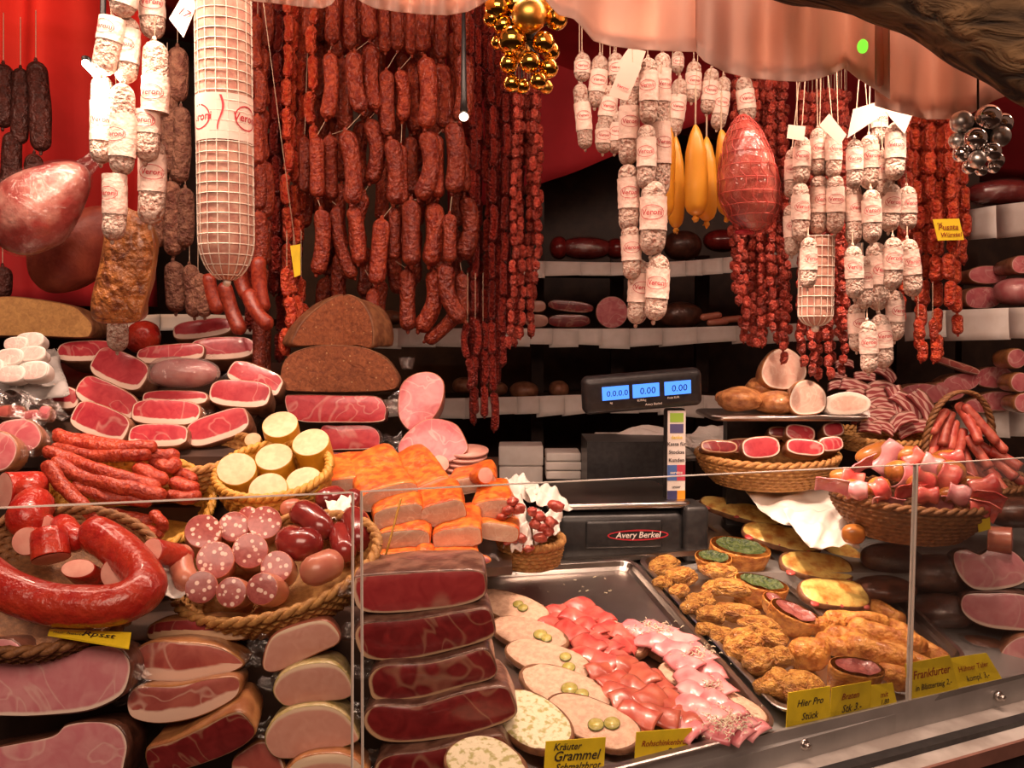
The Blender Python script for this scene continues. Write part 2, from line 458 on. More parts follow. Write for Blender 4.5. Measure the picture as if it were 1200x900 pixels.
MT['breadpale'] = facemat('tan_bread_crumb', (.66, .36, .12), (.48, .24, .08), (.42, .17, .04), .8, 1.5, 60, rough=.8, coat=0, film=.3)
MT['breadcrust'] = mat('dark_bread_crust', (.14, .05, .02), (.24, .10, .04), 60, .6, .6, .003, 100)
MT['fried'] = mat('golden_fried_crumb', (.40, .14, .025), (.78, .40, .09), 2.4, .45, .8, .02, 6, coat=.1, var=.14, detail=6)
MT['pastry'] = mat('crisp_pastry_crust', (.72, .33, .07), (.42, .13, .022), 75, .5, .9, .006, 140, coat=.1, var=.1, detail=6)
MT['spinach'] = mat('chopped_spinach', (.022, .045, .010), (.09, .12, .03), 130, .4, 1, .006, 160)
MT['mincefill'] = mat('dark_mince_filling', (.22, .05, .045), (.34, .10, .08), 120, .3, .6, .003, coat=.4)
MT['meltcheese'] = mat('melted_cheese_topping', (.86, .62, .18), (.56, .22, .04), 38, .35, .8, .006, 60, coat=.3, detail=6, lo=.45, hi=.64)
MT['spread'] = mat('grainy_lard_spread', (.78, .52, .36), (.64, .38, .26), 110, .5, .8, .003, 220)
MT['herbcheese'] = mat('herb_curd_spread', (.82, .72, .50), (.45, .40, .14), 110, .5, .8, .003, 200, lo=.5, hi=.62)
MT['pickle'] = mat('pickle_slice_flesh', (.52, .44, .10), (.62, .55, .20), 160, .2, .2, .001, coat=.5)
MT['picklerim'] = mat('pickle_skin', (.16, .17, .02), None, 160, .3, .2, .001, coat=.5)
MT['hamslice'] = mat('raw_ham_slice', (.56, .06, .055), (.70, .17, .13), 40, .35, .2, .001, coat=.3, var=.12)
MT['hamslice_b'] = mat('smoked_ham_slice', (.46, .075, .05), (.58, .15, .09), 40, .35, .2, .001, coat=.3, var=.12)
MT['hampale'] = mat('pale_cooked_ham_slice', (.80, .36, .36), (.68, .18, .20), 35, .35, .2, .001, coat=.3, var=.1)
MT['horseradish'] = mat('grated_horseradish', (.86, .76, .55), None, 100, .5, 0)
MT['bun'] = mat('glazed_bun_crust', (.50, .19, .04), (.34, .10, .02), 25, .3, .2, .001, coat=.3)
MT['steel'] = mat('brushed_steel', (.55, .50, .46), (.48, .43, .40), 20, .28, .05, .001, metal=1, var=0)
MT['steeldull'] = mat('dull_aluminium', (.52, .50, .48), (.42, .40, .38), 12, .45, .1, .001, metal=.7, var=0)
MT['blackplastic'] = mat('black_plastic', (.018, .017, .018), (.03, .028, .028), 80, .38, .05, .0005, var=0)
MT['darkwood'] = mat('dark_stained_board', (.035, .016, .010), (.06, .028, .016), 18, .6, .3, .003, var=0)
MT['redcloth'] = mat('red_awning_cloth', (.42, .012, .020), (.34, .008, .014), 6, .8, .2, .004, var=0)
MT['yellowcard'] = mat('yellow_price_card', (.92, .68, .02), None, 20, .6, .05, .001, var=.02)
MT['shadecard'] = mat('shaded_yellow_card', (.42, .31, .05), None, 20, .6, .05, .001, var=.02)  # same yellow card, shade of its backlit front put into the colour
MT['gold'] = plain('gold_mirror', (.85, .50, .09), .1, 1)
MT['goldmatt'] = plain('matt_gold', (.80, .46, .10), .35, 1)
MT['silver'] = plain('silver_mirror', (.82, .78, .76), .1, 1)
MT['silvermatt'] = plain('matt_silver', (.78, .76, .72), .35, 1)
MT['wirebrown'] = plain('dark_wire', (.02, .015, .012), .6)


def film(k=.12, q=.88):
    t = NT('clear_plastic_film'); v = t.coords()
    tr = t.n('ShaderNodeBsdfTransparent'); tr.inputs[0].default_value = (.96, .93, .92, 1)
    gl = t.n('ShaderNodeBsdfGlossy'); gl.inputs['Roughness'].default_value = .12; gl.inputs[0].default_value = (.9, .9, .9, 1)
    df = t.n('ShaderNodeBsdfDiffuse'); df.inputs[0].default_value = (.75, .7, .66, 1)
    bm = t.n('ShaderNodeBump'); bm.inputs['Strength'].default_value = .9; bm.inputs['Distance'].default_value = .006; t.l(t.noise(v, 60, 4, 1.0), bm.inputs['Height'])
    t.l(bm.outputs[0], gl.inputs['Normal'])
    m1 = t.n('ShaderNodeMixShader'); m1.inputs[0].default_value = q; t.l(df.outputs[0], m1.inputs[1]); t.l(gl.outputs[0], m1.inputs[2])
    m2 = t.n('ShaderNodeMixShader'); m2.inputs[0].default_value = k; t.l(tr.outputs[0], m2.inputs[1]); t.l(m1.outputs[0], m2.inputs[2])
    t.l(m2.outputs[0], t.t.nodes['Material Output'].inputs[0]); return t.m


def glassmat(name, gloss, tint):
    t = NT(name)
    tr = t.n('ShaderNodeBsdfTransparent'); tr.inputs[0].default_value = rgb(tint)
    gl = t.n('ShaderNodeBsdfGlossy'); gl.inputs['Roughness'].default_value = .03
    fr = t.n('ShaderNodeFresnel'); fr.inputs[0].default_value = 1.3
    mu = t.n('ShaderNodeMath', operation='MULTIPLY'); mu.inputs[1].default_value = gloss; t.l(fr.outputs[0], mu.inputs[0])
    m2 = t.n('ShaderNodeMixShader'); t.l(mu.outputs[0], m2.inputs[0]); t.l(tr.outputs[0], m2.inputs[1]); t.l(gl.outputs[0], m2.inputs[2])
    t.l(m2.outputs[0], t.t.nodes['Material Output'].inputs[0]); return t.m


MT['film'] = film()
MT['shinyfilm'] = film(.34, .55)
MT['glass'] = glassmat('clear_counter_glass', .4, (.97, .98, .97))
MT['glassedge'] = plain('polished_glass_edge', (.75, .68, .60), .25)


def valancemat():
    t = NT('thin_white_cloth'); v = t.coords(); b = t.b.inputs
    b['Base Color'].default_value = (.82, .62, .54, 1); b['Roughness'].default_value = .9
    trl = t.n('ShaderNodeBsdfTranslucent'); trl.inputs[0].default_value = (.9, .64, .52, 1)
    m2 = t.n('ShaderNodeMixShader'); m2.inputs[0].default_value = .55
    t.bump(t.noise(v, 25, 4, .5), .3, .006)
    t.l(t.b.outputs[0], m2.inputs[1]); t.l(trl.outputs[0], m2.inputs[2]); t.l(m2.outputs[0], t.t.nodes['Material Output'].inputs[0]); return t.m


MT['valance'] = valancemat()


def barkmat():
    t = NT('rough_bark'); tc = t.n('ShaderNodeTexCoord'); mp = t.n('ShaderNodeMapping'); mp.inputs['Scale'].default_value = (6, 30, 30); t.l(tc.outputs['Object'], mp.inputs[0])
    n = t.noise(mp.outputs[0], 1.2, 6, 1.2)
    t.l(t.ramp(n, .38, .66, (.02, .011, .005), (.24, .14, .06)), t.b.inputs['Base Color']); t.b.inputs['Roughness'].default_value = .85
    t.bump(n, 1, .02); return t.m


MT['bark'] = barkmat()

# ---------------------------------------------------------------- text
_tx = {}


def text_g(body, size=1.0, shear=0.0, offset=0.0):
    """centred flat lettering in the XZ plane facing -Y"""
    k = (body, shear, offset)
    if k not in _tx:
        cu = bpy.data.curves.new('lettering', 'FONT'); cu.body = body; cu.size = 1; cu.shear = shear; cu.offset = offset
        cu.align_x = 'CENTER'; cu.align_y = 'CENTER'; cu.resolution_u = 2
        o = bpy.data.objects.new('lettering', cu); COL.objects.link(o)
        dg = bpy.context.evaluated_depsgraph_get(); me = bpy.data.meshes.new_from_object(o.evaluated_get(dg))
        V = np.array([tuple(v.co) for v in me.vertices]); Fc = [tuple(p.vertices) for p in me.polygons]
        bpy.data.objects.remove(o); bpy.data.curves.remove(cu); bpy.data.meshes.remove(me); _tx[k] = (V, Fc)
    V, Fc = _tx[k]
    return G().add(np.stack([V[:, 0] * size, np.zeros(len(V)), V[:, 1] * size], 1), Fc)


def ring_g(rx, rz, w_, n=28):
    V = []; Fc = []
    for k in range(n):
        a = 2 * math.pi * k / n
        V += [(rx * math.cos(a), 0, rz * math.sin(a)), ((rx - w_) * math.cos(a), 0, (rz - w_) * math.sin(a))]
    for k in range(n):
        j = (k + 1) % n; Fc.append((2 * k, 2 * j, 2 * j + 1, 2 * k + 1))
    return G().add(V, Fc)


def wrap(g, r):
    V = g.all(); a = V[:, 0] / r; g.set(np.stack([r * np.sin(a), -r * np.cos(a) + V[:, 1], V[:, 2]], 1)); return g


def merge(*gs):
    o = G()
    for g in gs:
        o.add(g.all(), g.f, g.m, np.concatenate(g.a))
    return o


# ---------------------------------------------------------------- thing makers
def px(p, y): return p * y / F


def hang_twine(root, p, dx=0):
    """thin twine from p up to the front rail"""
    q = Vector((p[0] + dx, 1.68, P(0, -80, 1.68).z)); inv = root.matrix_basis.inverted()
    link('twine', tube([inv @ Vector(p), inv @ q], .0008, 5, 'open').mesh('twine', [MT['twine']]), root)


def autolabel(items, base, rowh=None, tail=''):
    """items (obj,u,v): give each its own label by row and place in the row"""
    if rowh is None: rows = [sorted(items, key=lambda t: t[1])]
    else:
        it = sorted(items, key=lambda t: t[2]); rows = [[it[0]]]
        for q in it[1:]:
            if q[2] - rows[-1][0][2] > rowh: rows.append([q])
            else: rows[-1].append(q)
        rows = [sorted(r, key=lambda t: t[1]) for r in rows]
    for i, r in enumerate(rows):
        for j, (o, *_x) in enumerate(r):
            if len(rows) == 1: w_ = ORD[j] + ' from the left' if len(r) > 1 else ''
            else: w_ = (ORD[j] + ' from left, ' if len(r) > 1 else '') + ORD[i] + ' row down'
            o['label'] = (base + (' ' + tail if tail else '') + (', ' + w_ if w_ else '')).strip()


_lk = {}


def link_mesh(kind, ratio, bend, seg=10):
    ratio = max(2.0, round(ratio * 2) / 2); bend = round(bend * 2) / 2; k = (kind, ratio, bend)
    if k not in _lk:
        n = 9; t = np.linspace(0, 1, n)
        path = np.stack([bend * (1 - (2 * t - 1) ** 2), 0 * t, -ratio * t], 1)
        g = tube(path, 1 + .04 * np.sin(t * 9), seg, 'round')
        for s in (0, -ratio):
            g.add(*_ball((0, 0, s), .28))
        g.warp(.05 if ratio > 5 else .025, 1.7 if ratio > 5 else 1.2, int(ratio * 2) + 3)
        _lk[k] = g.mesh('sausage_link', [MT[kind]])
    return _lk[k], ratio


def _ball(c, r):
    b = blob(r, r, r * 1.5, 0, 1, 1, 6, 4); return b.all() + np.array(c), b.f


def axis_matrix(p0, p1, facing=(0, -1, 0)):
    """local -Z runs from p0 to p1, local -Y faces the viewer"""
    z = (Vector(p0) - Vector(p1)).normalized(); yv = -Vector(facing); x = yv.cross(z).normalized(); yv = z.cross(x)
    m = Matrix((x, yv, z)).transposed().to_4x4(); m.translation = Vector(p0); return m


def chain(name, kind, links, y, label, group, cat='sausage', top=None, jit=.015, dy=None):
    """links: list of (u0,v0,u1,v1,rpx,bend)"""
    r = random.Random(int(links[0][0] * 11 + links[0][1])); base = P(links[0][0], links[0][1], y)
    root = empty(name, base, label, cat, group); inv = Matrix.Translation(-base)
    last = top if top is not None else None; way = [last] if last is not None else []
    many = len(links) > 6
    for L in links:
        u0, v0, u1, v1, rp = L[:5]; b = L[5] if len(L) > 5 else r.uniform(-.6, .6)
        yy = y + r.uniform(-jit, jit); yy2 = yy + r.uniform(-jit, jit) * .6
        p0, p1 = P(u0, v0, yy), P(u1, v1, yy2); rr = px(rp, yy)
        way += [p0, p1]
        if many: b *= .5
        me, ratio = link_mesh(kind, (p1 - p0).length / rr, b)
        m = axis_matrix(p0, p1) ; s = (p1 - p0).length / ratio
        m = m @ Matrix.Diagonal((rr, rr, s, 1)) @ Matrix.Rotation(r.uniform(-.5, .5), 4, 'Z')
        link('sausage_link', me, root, inv @ m)
        if last is not None and not many:
            tube([last, p0], .0007, 4, 'open', _g(root))
        last = p1
    if many: tube(way, .0006, 4, 'open', _g(root))
    g = getattr(chain, 'tw', None)
    if g is not None and g.n:
        g.xf(inv); link('twine', g.mesh('twine', [MT['twine']]), root)
    chain.tw = None
    return root


def _g(root):
    if getattr(chain, 'tw', None) is None: chain.tw = G()
    return chain.tw


_sal = {}


def salami(u0, v0, u1, v1, rp, y, label, group=None, lab=(.25, .7), txt='Veroni', body='mould', top=None, tsz=.62, toff=0.0, yj=0, name='paper_wrapped_salami'):
    p0, p1 = P(u0, v0, y), P(u1, v1, y + yj); r = px(rp, y); L = (p1 - p0).length
    key = (round(L / r, 1), lab, txt, body, tsz, toff)
    if key not in _sal:
        ra = L / r; t = np.linspace(0, 1, 12)
        path = np.stack([.12 * np.sin(t * 3), 0 * t, -ra * t], 1)
        g = tube(path, .92 + .08 * np.sin(t * 3.1), 14, 'round')
        g.add(*_ball((0, 0, .1), .2)); g.add(*_ball((0, 0, -ra - .1), .2)); g.warp(.05, 1.6, 5)
        bm = g.mesh('salami_body', [MT[body]]); lm = tm = None
        if lab:
            a, b = lab; tt = np.linspace(a, b, 7)
            pa = np.stack([.12 * np.sin(tt * 3), 0 * tt, -ra * tt], 1)
            g = tube(pa, 1.07 + .02 * np.sin(tt * 40), 18, 'open'); g.warp(.02, 2, 9); lm = g.mesh('paper_wrap', [MT['wraplabel']])
            if txt:
                zc = -ra * (a + b) / 2
                q = merge(ring_g(1.02, .58, .05), text_g(txt, tsz, .1, .012))
                q = wrap(q, 1.13); q.xf(Matrix.Translation((.1, 0, zc)) @ Matrix.Rotation(toff, 4, 'Z')); tm = q.mesh('printed_logo', [MT['redprint']])
        _sal[key] = (bm, lm, tm)
    bm, lm, tm = _sal[key]
    m = axis_matrix(p0, p1) @ Matrix.Diagonal((r, r, r, 1))
    root = empty(name, None, label, 'salami', group, mtx=Matrix.Translation(p0)); inv = Matrix.Translation(-p0)
    link('sausage_body', bm, root, inv @ m)
    if lm:
        w_ = link('paper_wrap', lm, root, inv @ m)
        if tm: link('printed_logo', tm, w_)
    if top is not None:
        link('twine', tube([p0 + Vector((0, .0, .0)), P(*top)], .0009, 5, 'open').xf(inv).mesh('twine', [MT['twine']]), root)
    return root


def cut(name, label, cat, poly, y, depth, rind, face, fat=(2, 0, 0, 0, 0), tilt=12, yaw=0, roll=0, group=None, wrapends=None, lump=.003, seed=None, bulge=.002, back=.85, film_=0, mtx=None, yaxis=None):
    """a meat piece with a cut face; poly in pixels at depth y"""
    a = np.array(poly, float); uc, vc = a.mean(0)
    c = P(uc, vc, y); k = 1 / max(.5, math.cos(math.radians(tilt)))
    loc = [((u - uc) * y / F / max(.6, math.cos(math.radians(yaw))), -(v - vc) * y / F * k) for u, v in a]
    sd = seed if seed is not None else int(uc * 3 + vc * 7) % 1000
    bg, fg = slab(loc, depth, fat, lump, sd, bulge=bulge, back=back)
    root = link(name, bg.mesh(name, [MT[rind]]), None, Matrix.Translation(c) @ rot(yaw, tilt, roll))
    tag(root, label, cat, group)
    link('cut_face', fg.mesh('cut_face', [MT[face]]), root)
    if film_:
        q = fg.all().copy(); xs = [p[0] for p in loc]; zs = [p[1] for p in loc]
        for sgn in ([1] if film_ == 1 else [-1] if film_ == -1 else [1, -1]):
            x0 = max(xs) if sgn > 0 else -min(xs); r_ = random.Random(sd)
            def fn(s, t, x0=x0, sgn=sgn):
                h = (max(zs) - min(zs)) * (.5 - .32 * s)
                return (sgn * (x0 - .006 + .026 * s), .01 + .006 * math.sin(t * 17 + s * 5) * s, (t - .5) * 2 * h * .5 + (max(zs) + min(zs)) / 2 + .003 * math.sin(s * 9 + sd))
            link('plastic_film', sheet(fn, 5, 12).mesh('plastic_film', [MT['film']]), root)
    return root


def stub(name, label, cat, u, v, rp, y, length, skin, face, az=0, el=20, rxy=1.0, group=None, fat=(1.2, 0, 0, 0, 0), taper=.8, seed=None):
    """a cut sausage end: round face of rp pixels at (u,v); its face normal points to the viewer turned az right and el up"""
    c = P(u, v, y); r = px(rp, y); n = 20
    o = [(r * math.cos(2 * math.pi * k / n), r * rxy * math.sin(2 * math.pi * k / n)) for k in range(n)]
    bg, fg = slab(o, length, fat, .0015, seed or int(u + v), bev=.002, n=36, bulge=.001, back=taper)
    B = bg.all(); bg.set(B)
    root = link(name, bg.mesh(name, [MT[skin]]), None, Matrix.Translation(c) @ rot(az, el, 0)); tag(root, label, cat, group)
    link('cut_face', fg.mesh('cut_face', [MT[face]]), root)
    return root


def long(name, label, cat, pts, rp, matn, group=None, ends='round', seg=12, n=26, warp=.0012, wscale=60, taper=None, cutface=None):
    """a sausage along pixel points (u,v,y)"""
    pp = [P(*q) for q in pts]; ym = sum(q[2] for q in pts) / len(pts); r = px(rp, ym); c = pp[0]
    path = smooth_path([p - c for p in pp], n); rad = np.full(n, r)
    t = np.linspace(0, 1, n)
    if taper: rad = r * (1 - (1 - taper) * np.abs(2 * t - 1) ** 3)
    g = tube(path, rad, seg, ends)
    if warp: g.warp(warp, wscale, int(pts[0][0] + pts[0][1]) % 999)
    o = link(name, g.mesh(name, [MT[matn]]), None, Matrix.Translation(c)); tag(o, label, cat, group); return o


def basket_g(rx, ry, h, rb=.7, coils=7, k=40, flare=1.0):
    """woven oval bowl; rim at z=0, base at z=-h; (wall G, rim G)"""
    na = 2 * k * 2; rows = coils * 3; V = []
    for side in (0, 1):
        for j in range(rows + 1):
            t = j / rows
            s = rb + (1 - rb) * math.sin(t * math.pi / 2) ** flare; z = -h * (1 - t)
            coil = abs(math.sin(t * coils * math.pi)); row = int(t * coils - 1e-6)
            for i in range(na):
                a = 2 * math.pi * i / na
                wv = .0034 * coil * (1 + .8 * math.sin(a * k + row * math.pi)) - (.005 if side else 0)
                V.append(((rx * s + wv) * math.cos(a), (ry * s + wv) * math.sin(a), z + (.004 if side else 0)))
    Fc = []; m = (rows + 1) * na
    for j in range(rows):
        for i in range(na):
            a, b = j * na + i, j * na + (i + 1) % na
            Fc.append((a, b, b + na, a + na)); Fc.append((a + m, a + na + m, b + na + m, b + m))
    Fc.append(tuple(range(na - 1, -1, -1))); Fc.append(tuple(m + i for i in range(na)))
    wall = G().add(V, Fc)
    rim = G(); nr = 160
    for s in (0, 1):
        ph = np.linspace(0, 2 * math.pi, nr, endpoint=True)
        path = np.stack([(rx + .0035 * np.cos(ph * 22 + s * math.pi)) * np.cos(ph), (ry + .0035 * np.cos(ph * 22 + s * math.pi)) * np.sin(ph), .0035 * np.sin(ph * 22 + s * math.pi)], 1)
        tube(path, .0048, 7, 'open', rim)
    return wall, rim


def basket(label, u, v, y, wpx, ry, h, matn='wicker', tilt=0, roll=0, yaw=0, rb=.7, coils=7, group=None, handle=None, name='wicker_basket', k=40):
    rx = px(wpx / 2, y); wall, rim = basket_g(rx, ry, h, rb, coils, k)
    c = P(u, v, y)
    root = link(name, wall.mesh(name, [MT[matn]]), None, Matrix.Translation(c) @ Matrix.Rotation(math.radians(yaw), 4, 'Z') @ Matrix.Rotation(math.radians(tilt), 4, 'X') @ Matrix.Rotation(math.radians(-roll), 4, 'Y'))
    tag(root, label, 'basket', group)
    link('rim', rim.mesh('rim', [MT[matn]]), root)
    if handle:
        hh, dirx = handle; ph = np.linspace(0, math.pi, 40)
        for s in (0, 1):
            pass
        g = G()
        for s in (0, 1, 2):
            o_ = s * 2.09
            path = np.stack([(rx if dirx else 0) * np.cos(ph) * .95 + .004 * np.cos(ph * 26 + o_), (0 if dirx else ry) * np.cos(ph) * .95 + .004 * np.sin(ph * 26 + o_) , hh * np.sin(ph)], 1)
            tube(path, .0042, 6, 'open', g)
        link('handle', g.mesh('handle', [MT[matn]]), root)
    return root


# the sloped display deck behind the glass
DA, DB, DC = Vector((.346, 1.27, 1.061)), Vector((.835, 1.53, 1.051)), Vector((.2355, 1.85, 1.171))
DN = (DB - DA).cross(DC - DA).normalized()


def D(u, v, off=0.0):
    o = Vector((0, 0, E)); d = P(u, v, 1) - o
    return o + d * ((DA + DN * off - o).dot(DN) / d.dot(DN))


def deck_matrix(u, v, off=0.0, ang=0, lean=0):
    """frame on the deck: local x along the picture direction ang (deg CCW), local z = deck normal leaned to the viewer"""
    c = D(u, v, off); a = math.radians(ang)
    q = D(u + 20 * math.cos(a), v - 20 * math.sin(a), off)
    x = (q - c).normalized(); z = DN.copy(); yv = z.cross(x).normalized()
    m = Matrix((x, yv, z)).transposed().to_4x4()
    if lean: m = Matrix.Rotation(math.radians(lean), 4, x) @ m
    m.translation = c; return m


def deck_len(u, v, ang, p):
    a = math.radians(ang); return (D(u + p / 2 * math.cos(a), v - p / 2 * math.sin(a)) - D(u - p / 2 * math.cos(a), v + p / 2 * math.sin(a))).length

# ================================================================ STRUCTURE
structure('floor', quadbox([(-14, -12, 0), (14, -12, 0), (14, 4, 0), (-14, 4, 0)], (0, 0, -.05)), [MT['darkwood']])
structure('wall_back', box(-2.4, 2.4, 3.35, 3.4, 0, 2.9), [MT['darkwood']])
structure('wall_left', box(-1.75, -1.70, 1.2, 3.4, 0, 2.9), [MT['darkwood']])
structure('wall_right', box(2.2, 2.25, 1.9, 3.4, 0, 2.9), [MT['darkwood']])
structure('ceiling', quadbox([(-1.8, .9, 2.95), (2.3, .9, 2.95), (2.3, 3.4, 2.95), (-1.8, 3.4, 2.95)], (0, 0, .04)), [MT['darkwood']])


def cloth_fn(c00, c10, c01, c11, amp, wave, sag=0):
    c = [Vector(q) for q in (c00, c10, c01, c11)]
    def fn(a, b):
        p = c[0] * (1 - a) * (1 - b) + c[1] * a * (1 - b) + c[2] * (1 - a) * b + c[3] * a * b
        p = p.copy(); p.y += amp * math.sin(a * wave + 2 * b) + amp * .5 * math.sin(a * wave * 2.3 + 1); p.z -= sag * math.sin(a * math.pi)
        return p
    return fn


o = link('awning_cloth', sheet(cloth_fn((-1.68, 1.38, 2.78), (2.18, 1.38, 2.78), (-1.68, 3.1, 2.70), (2.18, 3.1, 2.05), .02, 14, .05), 60, 20, .003).mesh('awning_cloth', [MT['redcloth']]))
tag(o, 'red awning cloth stretched over the stall behind the hanging sausages', 'awning')
o = link('red_back_curtain', sheet(cloth_fn((-1.66, 2.35, 2.66), (-1.03, 2.75, 2.66), (-1.66, 2.35, 1.70), (-1.03, 2.75, 1.70), .03, 16), 50, 20, .003).mesh('red_back_curtain', [MT['redcloth']]))
tag(o, 'dark red curtain hanging behind the big wrapped ham on the left', 'curtain')
o = link('red_upper_curtain', sheet(cloth_fn((-.2, 2.75, 2.75), (.62, 2.75, 2.75), (-.2, 2.95, 1.98), (.62, 2.75, 2.26), .015, 12), 40, 16, .003).mesh('red_upper_curtain', [MT['redcloth']]))
tag(o, 'red cloth showing between the gold baubles and the hanging salamis', 'curtain')

# valance: pieces of thin white cloth, bottom edges as photographed
def valance(name, edge, y, label, seed, folds=7, amp=.02, topv=-170):
    e = np.array(edge, float); us = e[:, 0]
    def fn(a, b):
        u = us[0] + (us[-1] - us[0]) * a; vb = np.interp(u, us, e[:, 1]) ; v = topv + (vb - topv) * b
        yy = y + amp * (.3 + .7 * b) * (math.sin(a * folds * 2.1 + seed) + .6 * math.sin(a * folds * 5.3 + seed * 2 + b)) + .012 * math.sin(b * 5 + a * 4) - .03 * (b > .97)
        return P(u, v, yy)
    o = link(name, sheet(fn, 90, 24, .0012).mesh(name, [MT['valance']])); tag(o, label, 'valance', 'valance pieces'); return o


valance('white_valance', [(285, 0), (300, 2), (330, 5), (360, 9), (378, 10), (388, 6), (396, -4)], 1.30, 'short white valance piece right of the netted salami', 1)
valance('white_valance', [(415, -4), (424, 3), (440, 10), (465, 14), (495, 17), (525, 18), (548, 14), (562, 7), (572, 0)], 1.30, 'white valance piece above the thick hanging sausages', 2)
valance('white_valance', [(636, -4), (645, 8), (655, 18), (672, 22), (682, 32), (695, 48), (715, 54), (745, 58), (780, 60), (815, 61), (828, 62), (842, 48)], 1.27, 'pink-lit valance piece right of the gold baubles', 3, 4, .018)
valance('white_valance', [(816, 62), (825, 72), (850, 85), (880, 92), (915, 95), (940, 96), (960, 92), (978, 86), (990, 80), (1005, 92), (1025, 105), (1043, 117)], 1.24, 'folded valance piece above the netted ham with a green light spot', 4, 6, .022)
valance('white_valance', [(1025, 124), (1045, 130), (1070, 136), (1085, 140), (1110, 140), (1140, 132), (1165, 118), (1180, 112), (1210, 125), (1260, 150)], 1.28, 'low valance piece under the wooden beam on the far right', 5, 6, .02)
g = blob(.007, .005, .009, .1, 2, 1, 12, 8)
o = link('green_fairy_light', g.mesh('green_fairy_light', [plain('green_bulb', (.1, .6, .02), .3, emit=((.25, 1, .05), 1.2))]), None, Matrix.Translation(P(1011, 54, 1.20)))
tag(o, 'small glowing green fairy light on the valance', 'light')

# beam
pts = [P(900, -75, 1.12), P(1000, -42, 1.10), P(1100, -15, 1.09), P(1180, 30, 1.08), P(1300, 110, 1.06)]
c = pts[0]
g = tube(smooth_path([q - c for q in pts], 40), .062, 20, 'flat'); g.warp(.014, 22, 4)
tag(link('wooden_beam', g.mesh('wooden_beam', [MT['bark']]), None, Matrix.Translation(c)), 'rough bark-covered wooden beam crossing the upper right corner', 'beam')


# baubles
def baubles(u, v, y, items, shiny, matt, label, name):
    root = empty(name, P(u, v, y), label, 'ornament'); inv = Matrix.Translation(-P(u, v, y))
    me1 = blob(1, 1, 1, 0, 1, 1, 28, 18).mesh('bauble', [MT[shiny]]); me2 = blob(1, 1, 1, 0, 1, 1, 28, 18).mesh('bauble', [MT[matt]])
    for i, (a, b, r, dy, mt) in enumerate(items):
        q = px(r, y); link('bauble', me2 if mt else me1, root, inv @ Matrix.Translation(P(a, b, y + dy)) @ Matrix.Diagonal((q, q, q, 1)))
    g = G(); r = random.Random(3)
    for (a, b, q, dy, mt) in items:
        tube([P(u, v, y + .01), P(a, b, y + dy)], .0015, 5, 'open', g)
    tube([P(u, v, y + .01), P(u, -190, y + .02)], .0015, 5, 'open', g)
    g.add(*(lambda b: (b.all() + np.array(P(u, v, y + .02)), b.f))(blob(px(22, y), .02, px(30, y), .3, 5, 2)))
    link('wire', g.xf(inv).mesh('wire', [MT['wirebrown']]), root)


baubles(610, 45, 1.32, [(620, 18, 20, -.02, 1), (652, 22, 13, -.01, 0), (583, 10, 16, 0, 0), (590, 30, 12, 0, 0), (600, 48, 17, -.015, 0), (637, 50, 13, -.02, 0), (645, 60, 11, 0, 0), (596, 75, 11, -.01, 0), (621, 73, 12, -.03, 0), (643, 80, 11, -.02, 0),
    (600, 98, 10, -.01, 0), (631, 95, 10, -.03, 0), (610, 62, 12, 0, 1), (583, 50, 8, 0, 0), (576, 22, 10, 0, 0), (612, 101, 9, 0, 0), (640, 102, 8, 0, 1), (605, 5, 14, 0, 0), (635, 3, 13, 0, 1)], 'gold', 'goldmatt', 'cluster of gold baubles hanging above the thin sausages', 'gold_bauble_cluster')
baubles(1146, 160, 1.22, [(1158, 138, 15, 0, 0), (1143, 163, 13, -.02, 0), (1121, 165, 9, 0, 1), (1127, 180, 10, -.01, 0), (1145, 187, 10, -.03, 1), (1162, 178, 11, -.02, 0), (1168, 188, 9, 0, 0), (1136, 196, 8, 0, 0), (1150, 199, 7, 0, 0), (1172, 160, 12, 0, 1), (1127, 143, 13, 0, 1), (1175, 145, 12, .01, 0), (1165, 196, 7, 0, 0)],
    'silver', 'silvermatt', 'cluster of silver baubles hanging below the beam on the right', 'silver_bauble_cluster')

# ---------------------------------------------------------------- back shelves
def shelf(label, pts, th, vh, seed, n=11):
    """pts: (u, v_top, y) along the front edge; board + pleated paper strips hanging on the edge"""
    p = [P(*q) for q in pts]; c = p[0]
    sp = smooth_path([q - c for q in p], 24); V = []; Fc = []
    for q in sp:
        for dy, dz in ((0, 0), (.34, 0), (.34, -th), (0, -th)): V.append((q[0], q[1] + dy, q[2] + dz))
    for i in range(23):
        for k in range(4): Fc.append((4 * i + k, 4 * i + (k + 1) % 4, 4 * i + 4 + (k + 1) % 4, 4 * i + 4 + k))
    Fc += [(0, 3, 2, 1), (92, 93, 94, 95)]
    root = link('back_shelf', G().add(V, Fc).mesh('back_shelf', [MT['darkwood']], False), None, Matrix.Translation(c)); tag(root, label, 'shelf')
    # paper strip: accordion of overlapping napkin leaves
    r = random.Random(seed); g = G(); s = 0.0
    tt = np.linspace(0, 1, 24)
    while s < 1:
        e_ = min(1.0, s + r.uniform(.8, 1.2) / n); hh = vh * r.uniform(.88, 1.1); yy = -.004 - r.uniform(0, .006); sk = r.uniform(-.005, .008)
        A = [np.interp(s, tt, sp[:, i]) for i in range(3)]; B = [np.interp(min(1, e_ + .006), tt, sp[:, i]) for i in range(3)]
        def fn(a, b):
            return (A[0] + (B[0] - A[0]) * a, A[1] + (B[1] - A[1]) * a + yy - .008 * b * b - .004 * a, A[2] + (B[2] - A[2]) * a + .003 - hh * b + sk * b * a)
        q = sheet(fn, 3, 4, .0006); g.add(q.all(), q.f); s = e_
    link('paper_edging', g.mesh('paper_edging', [MT['paper']]), root)
    return root


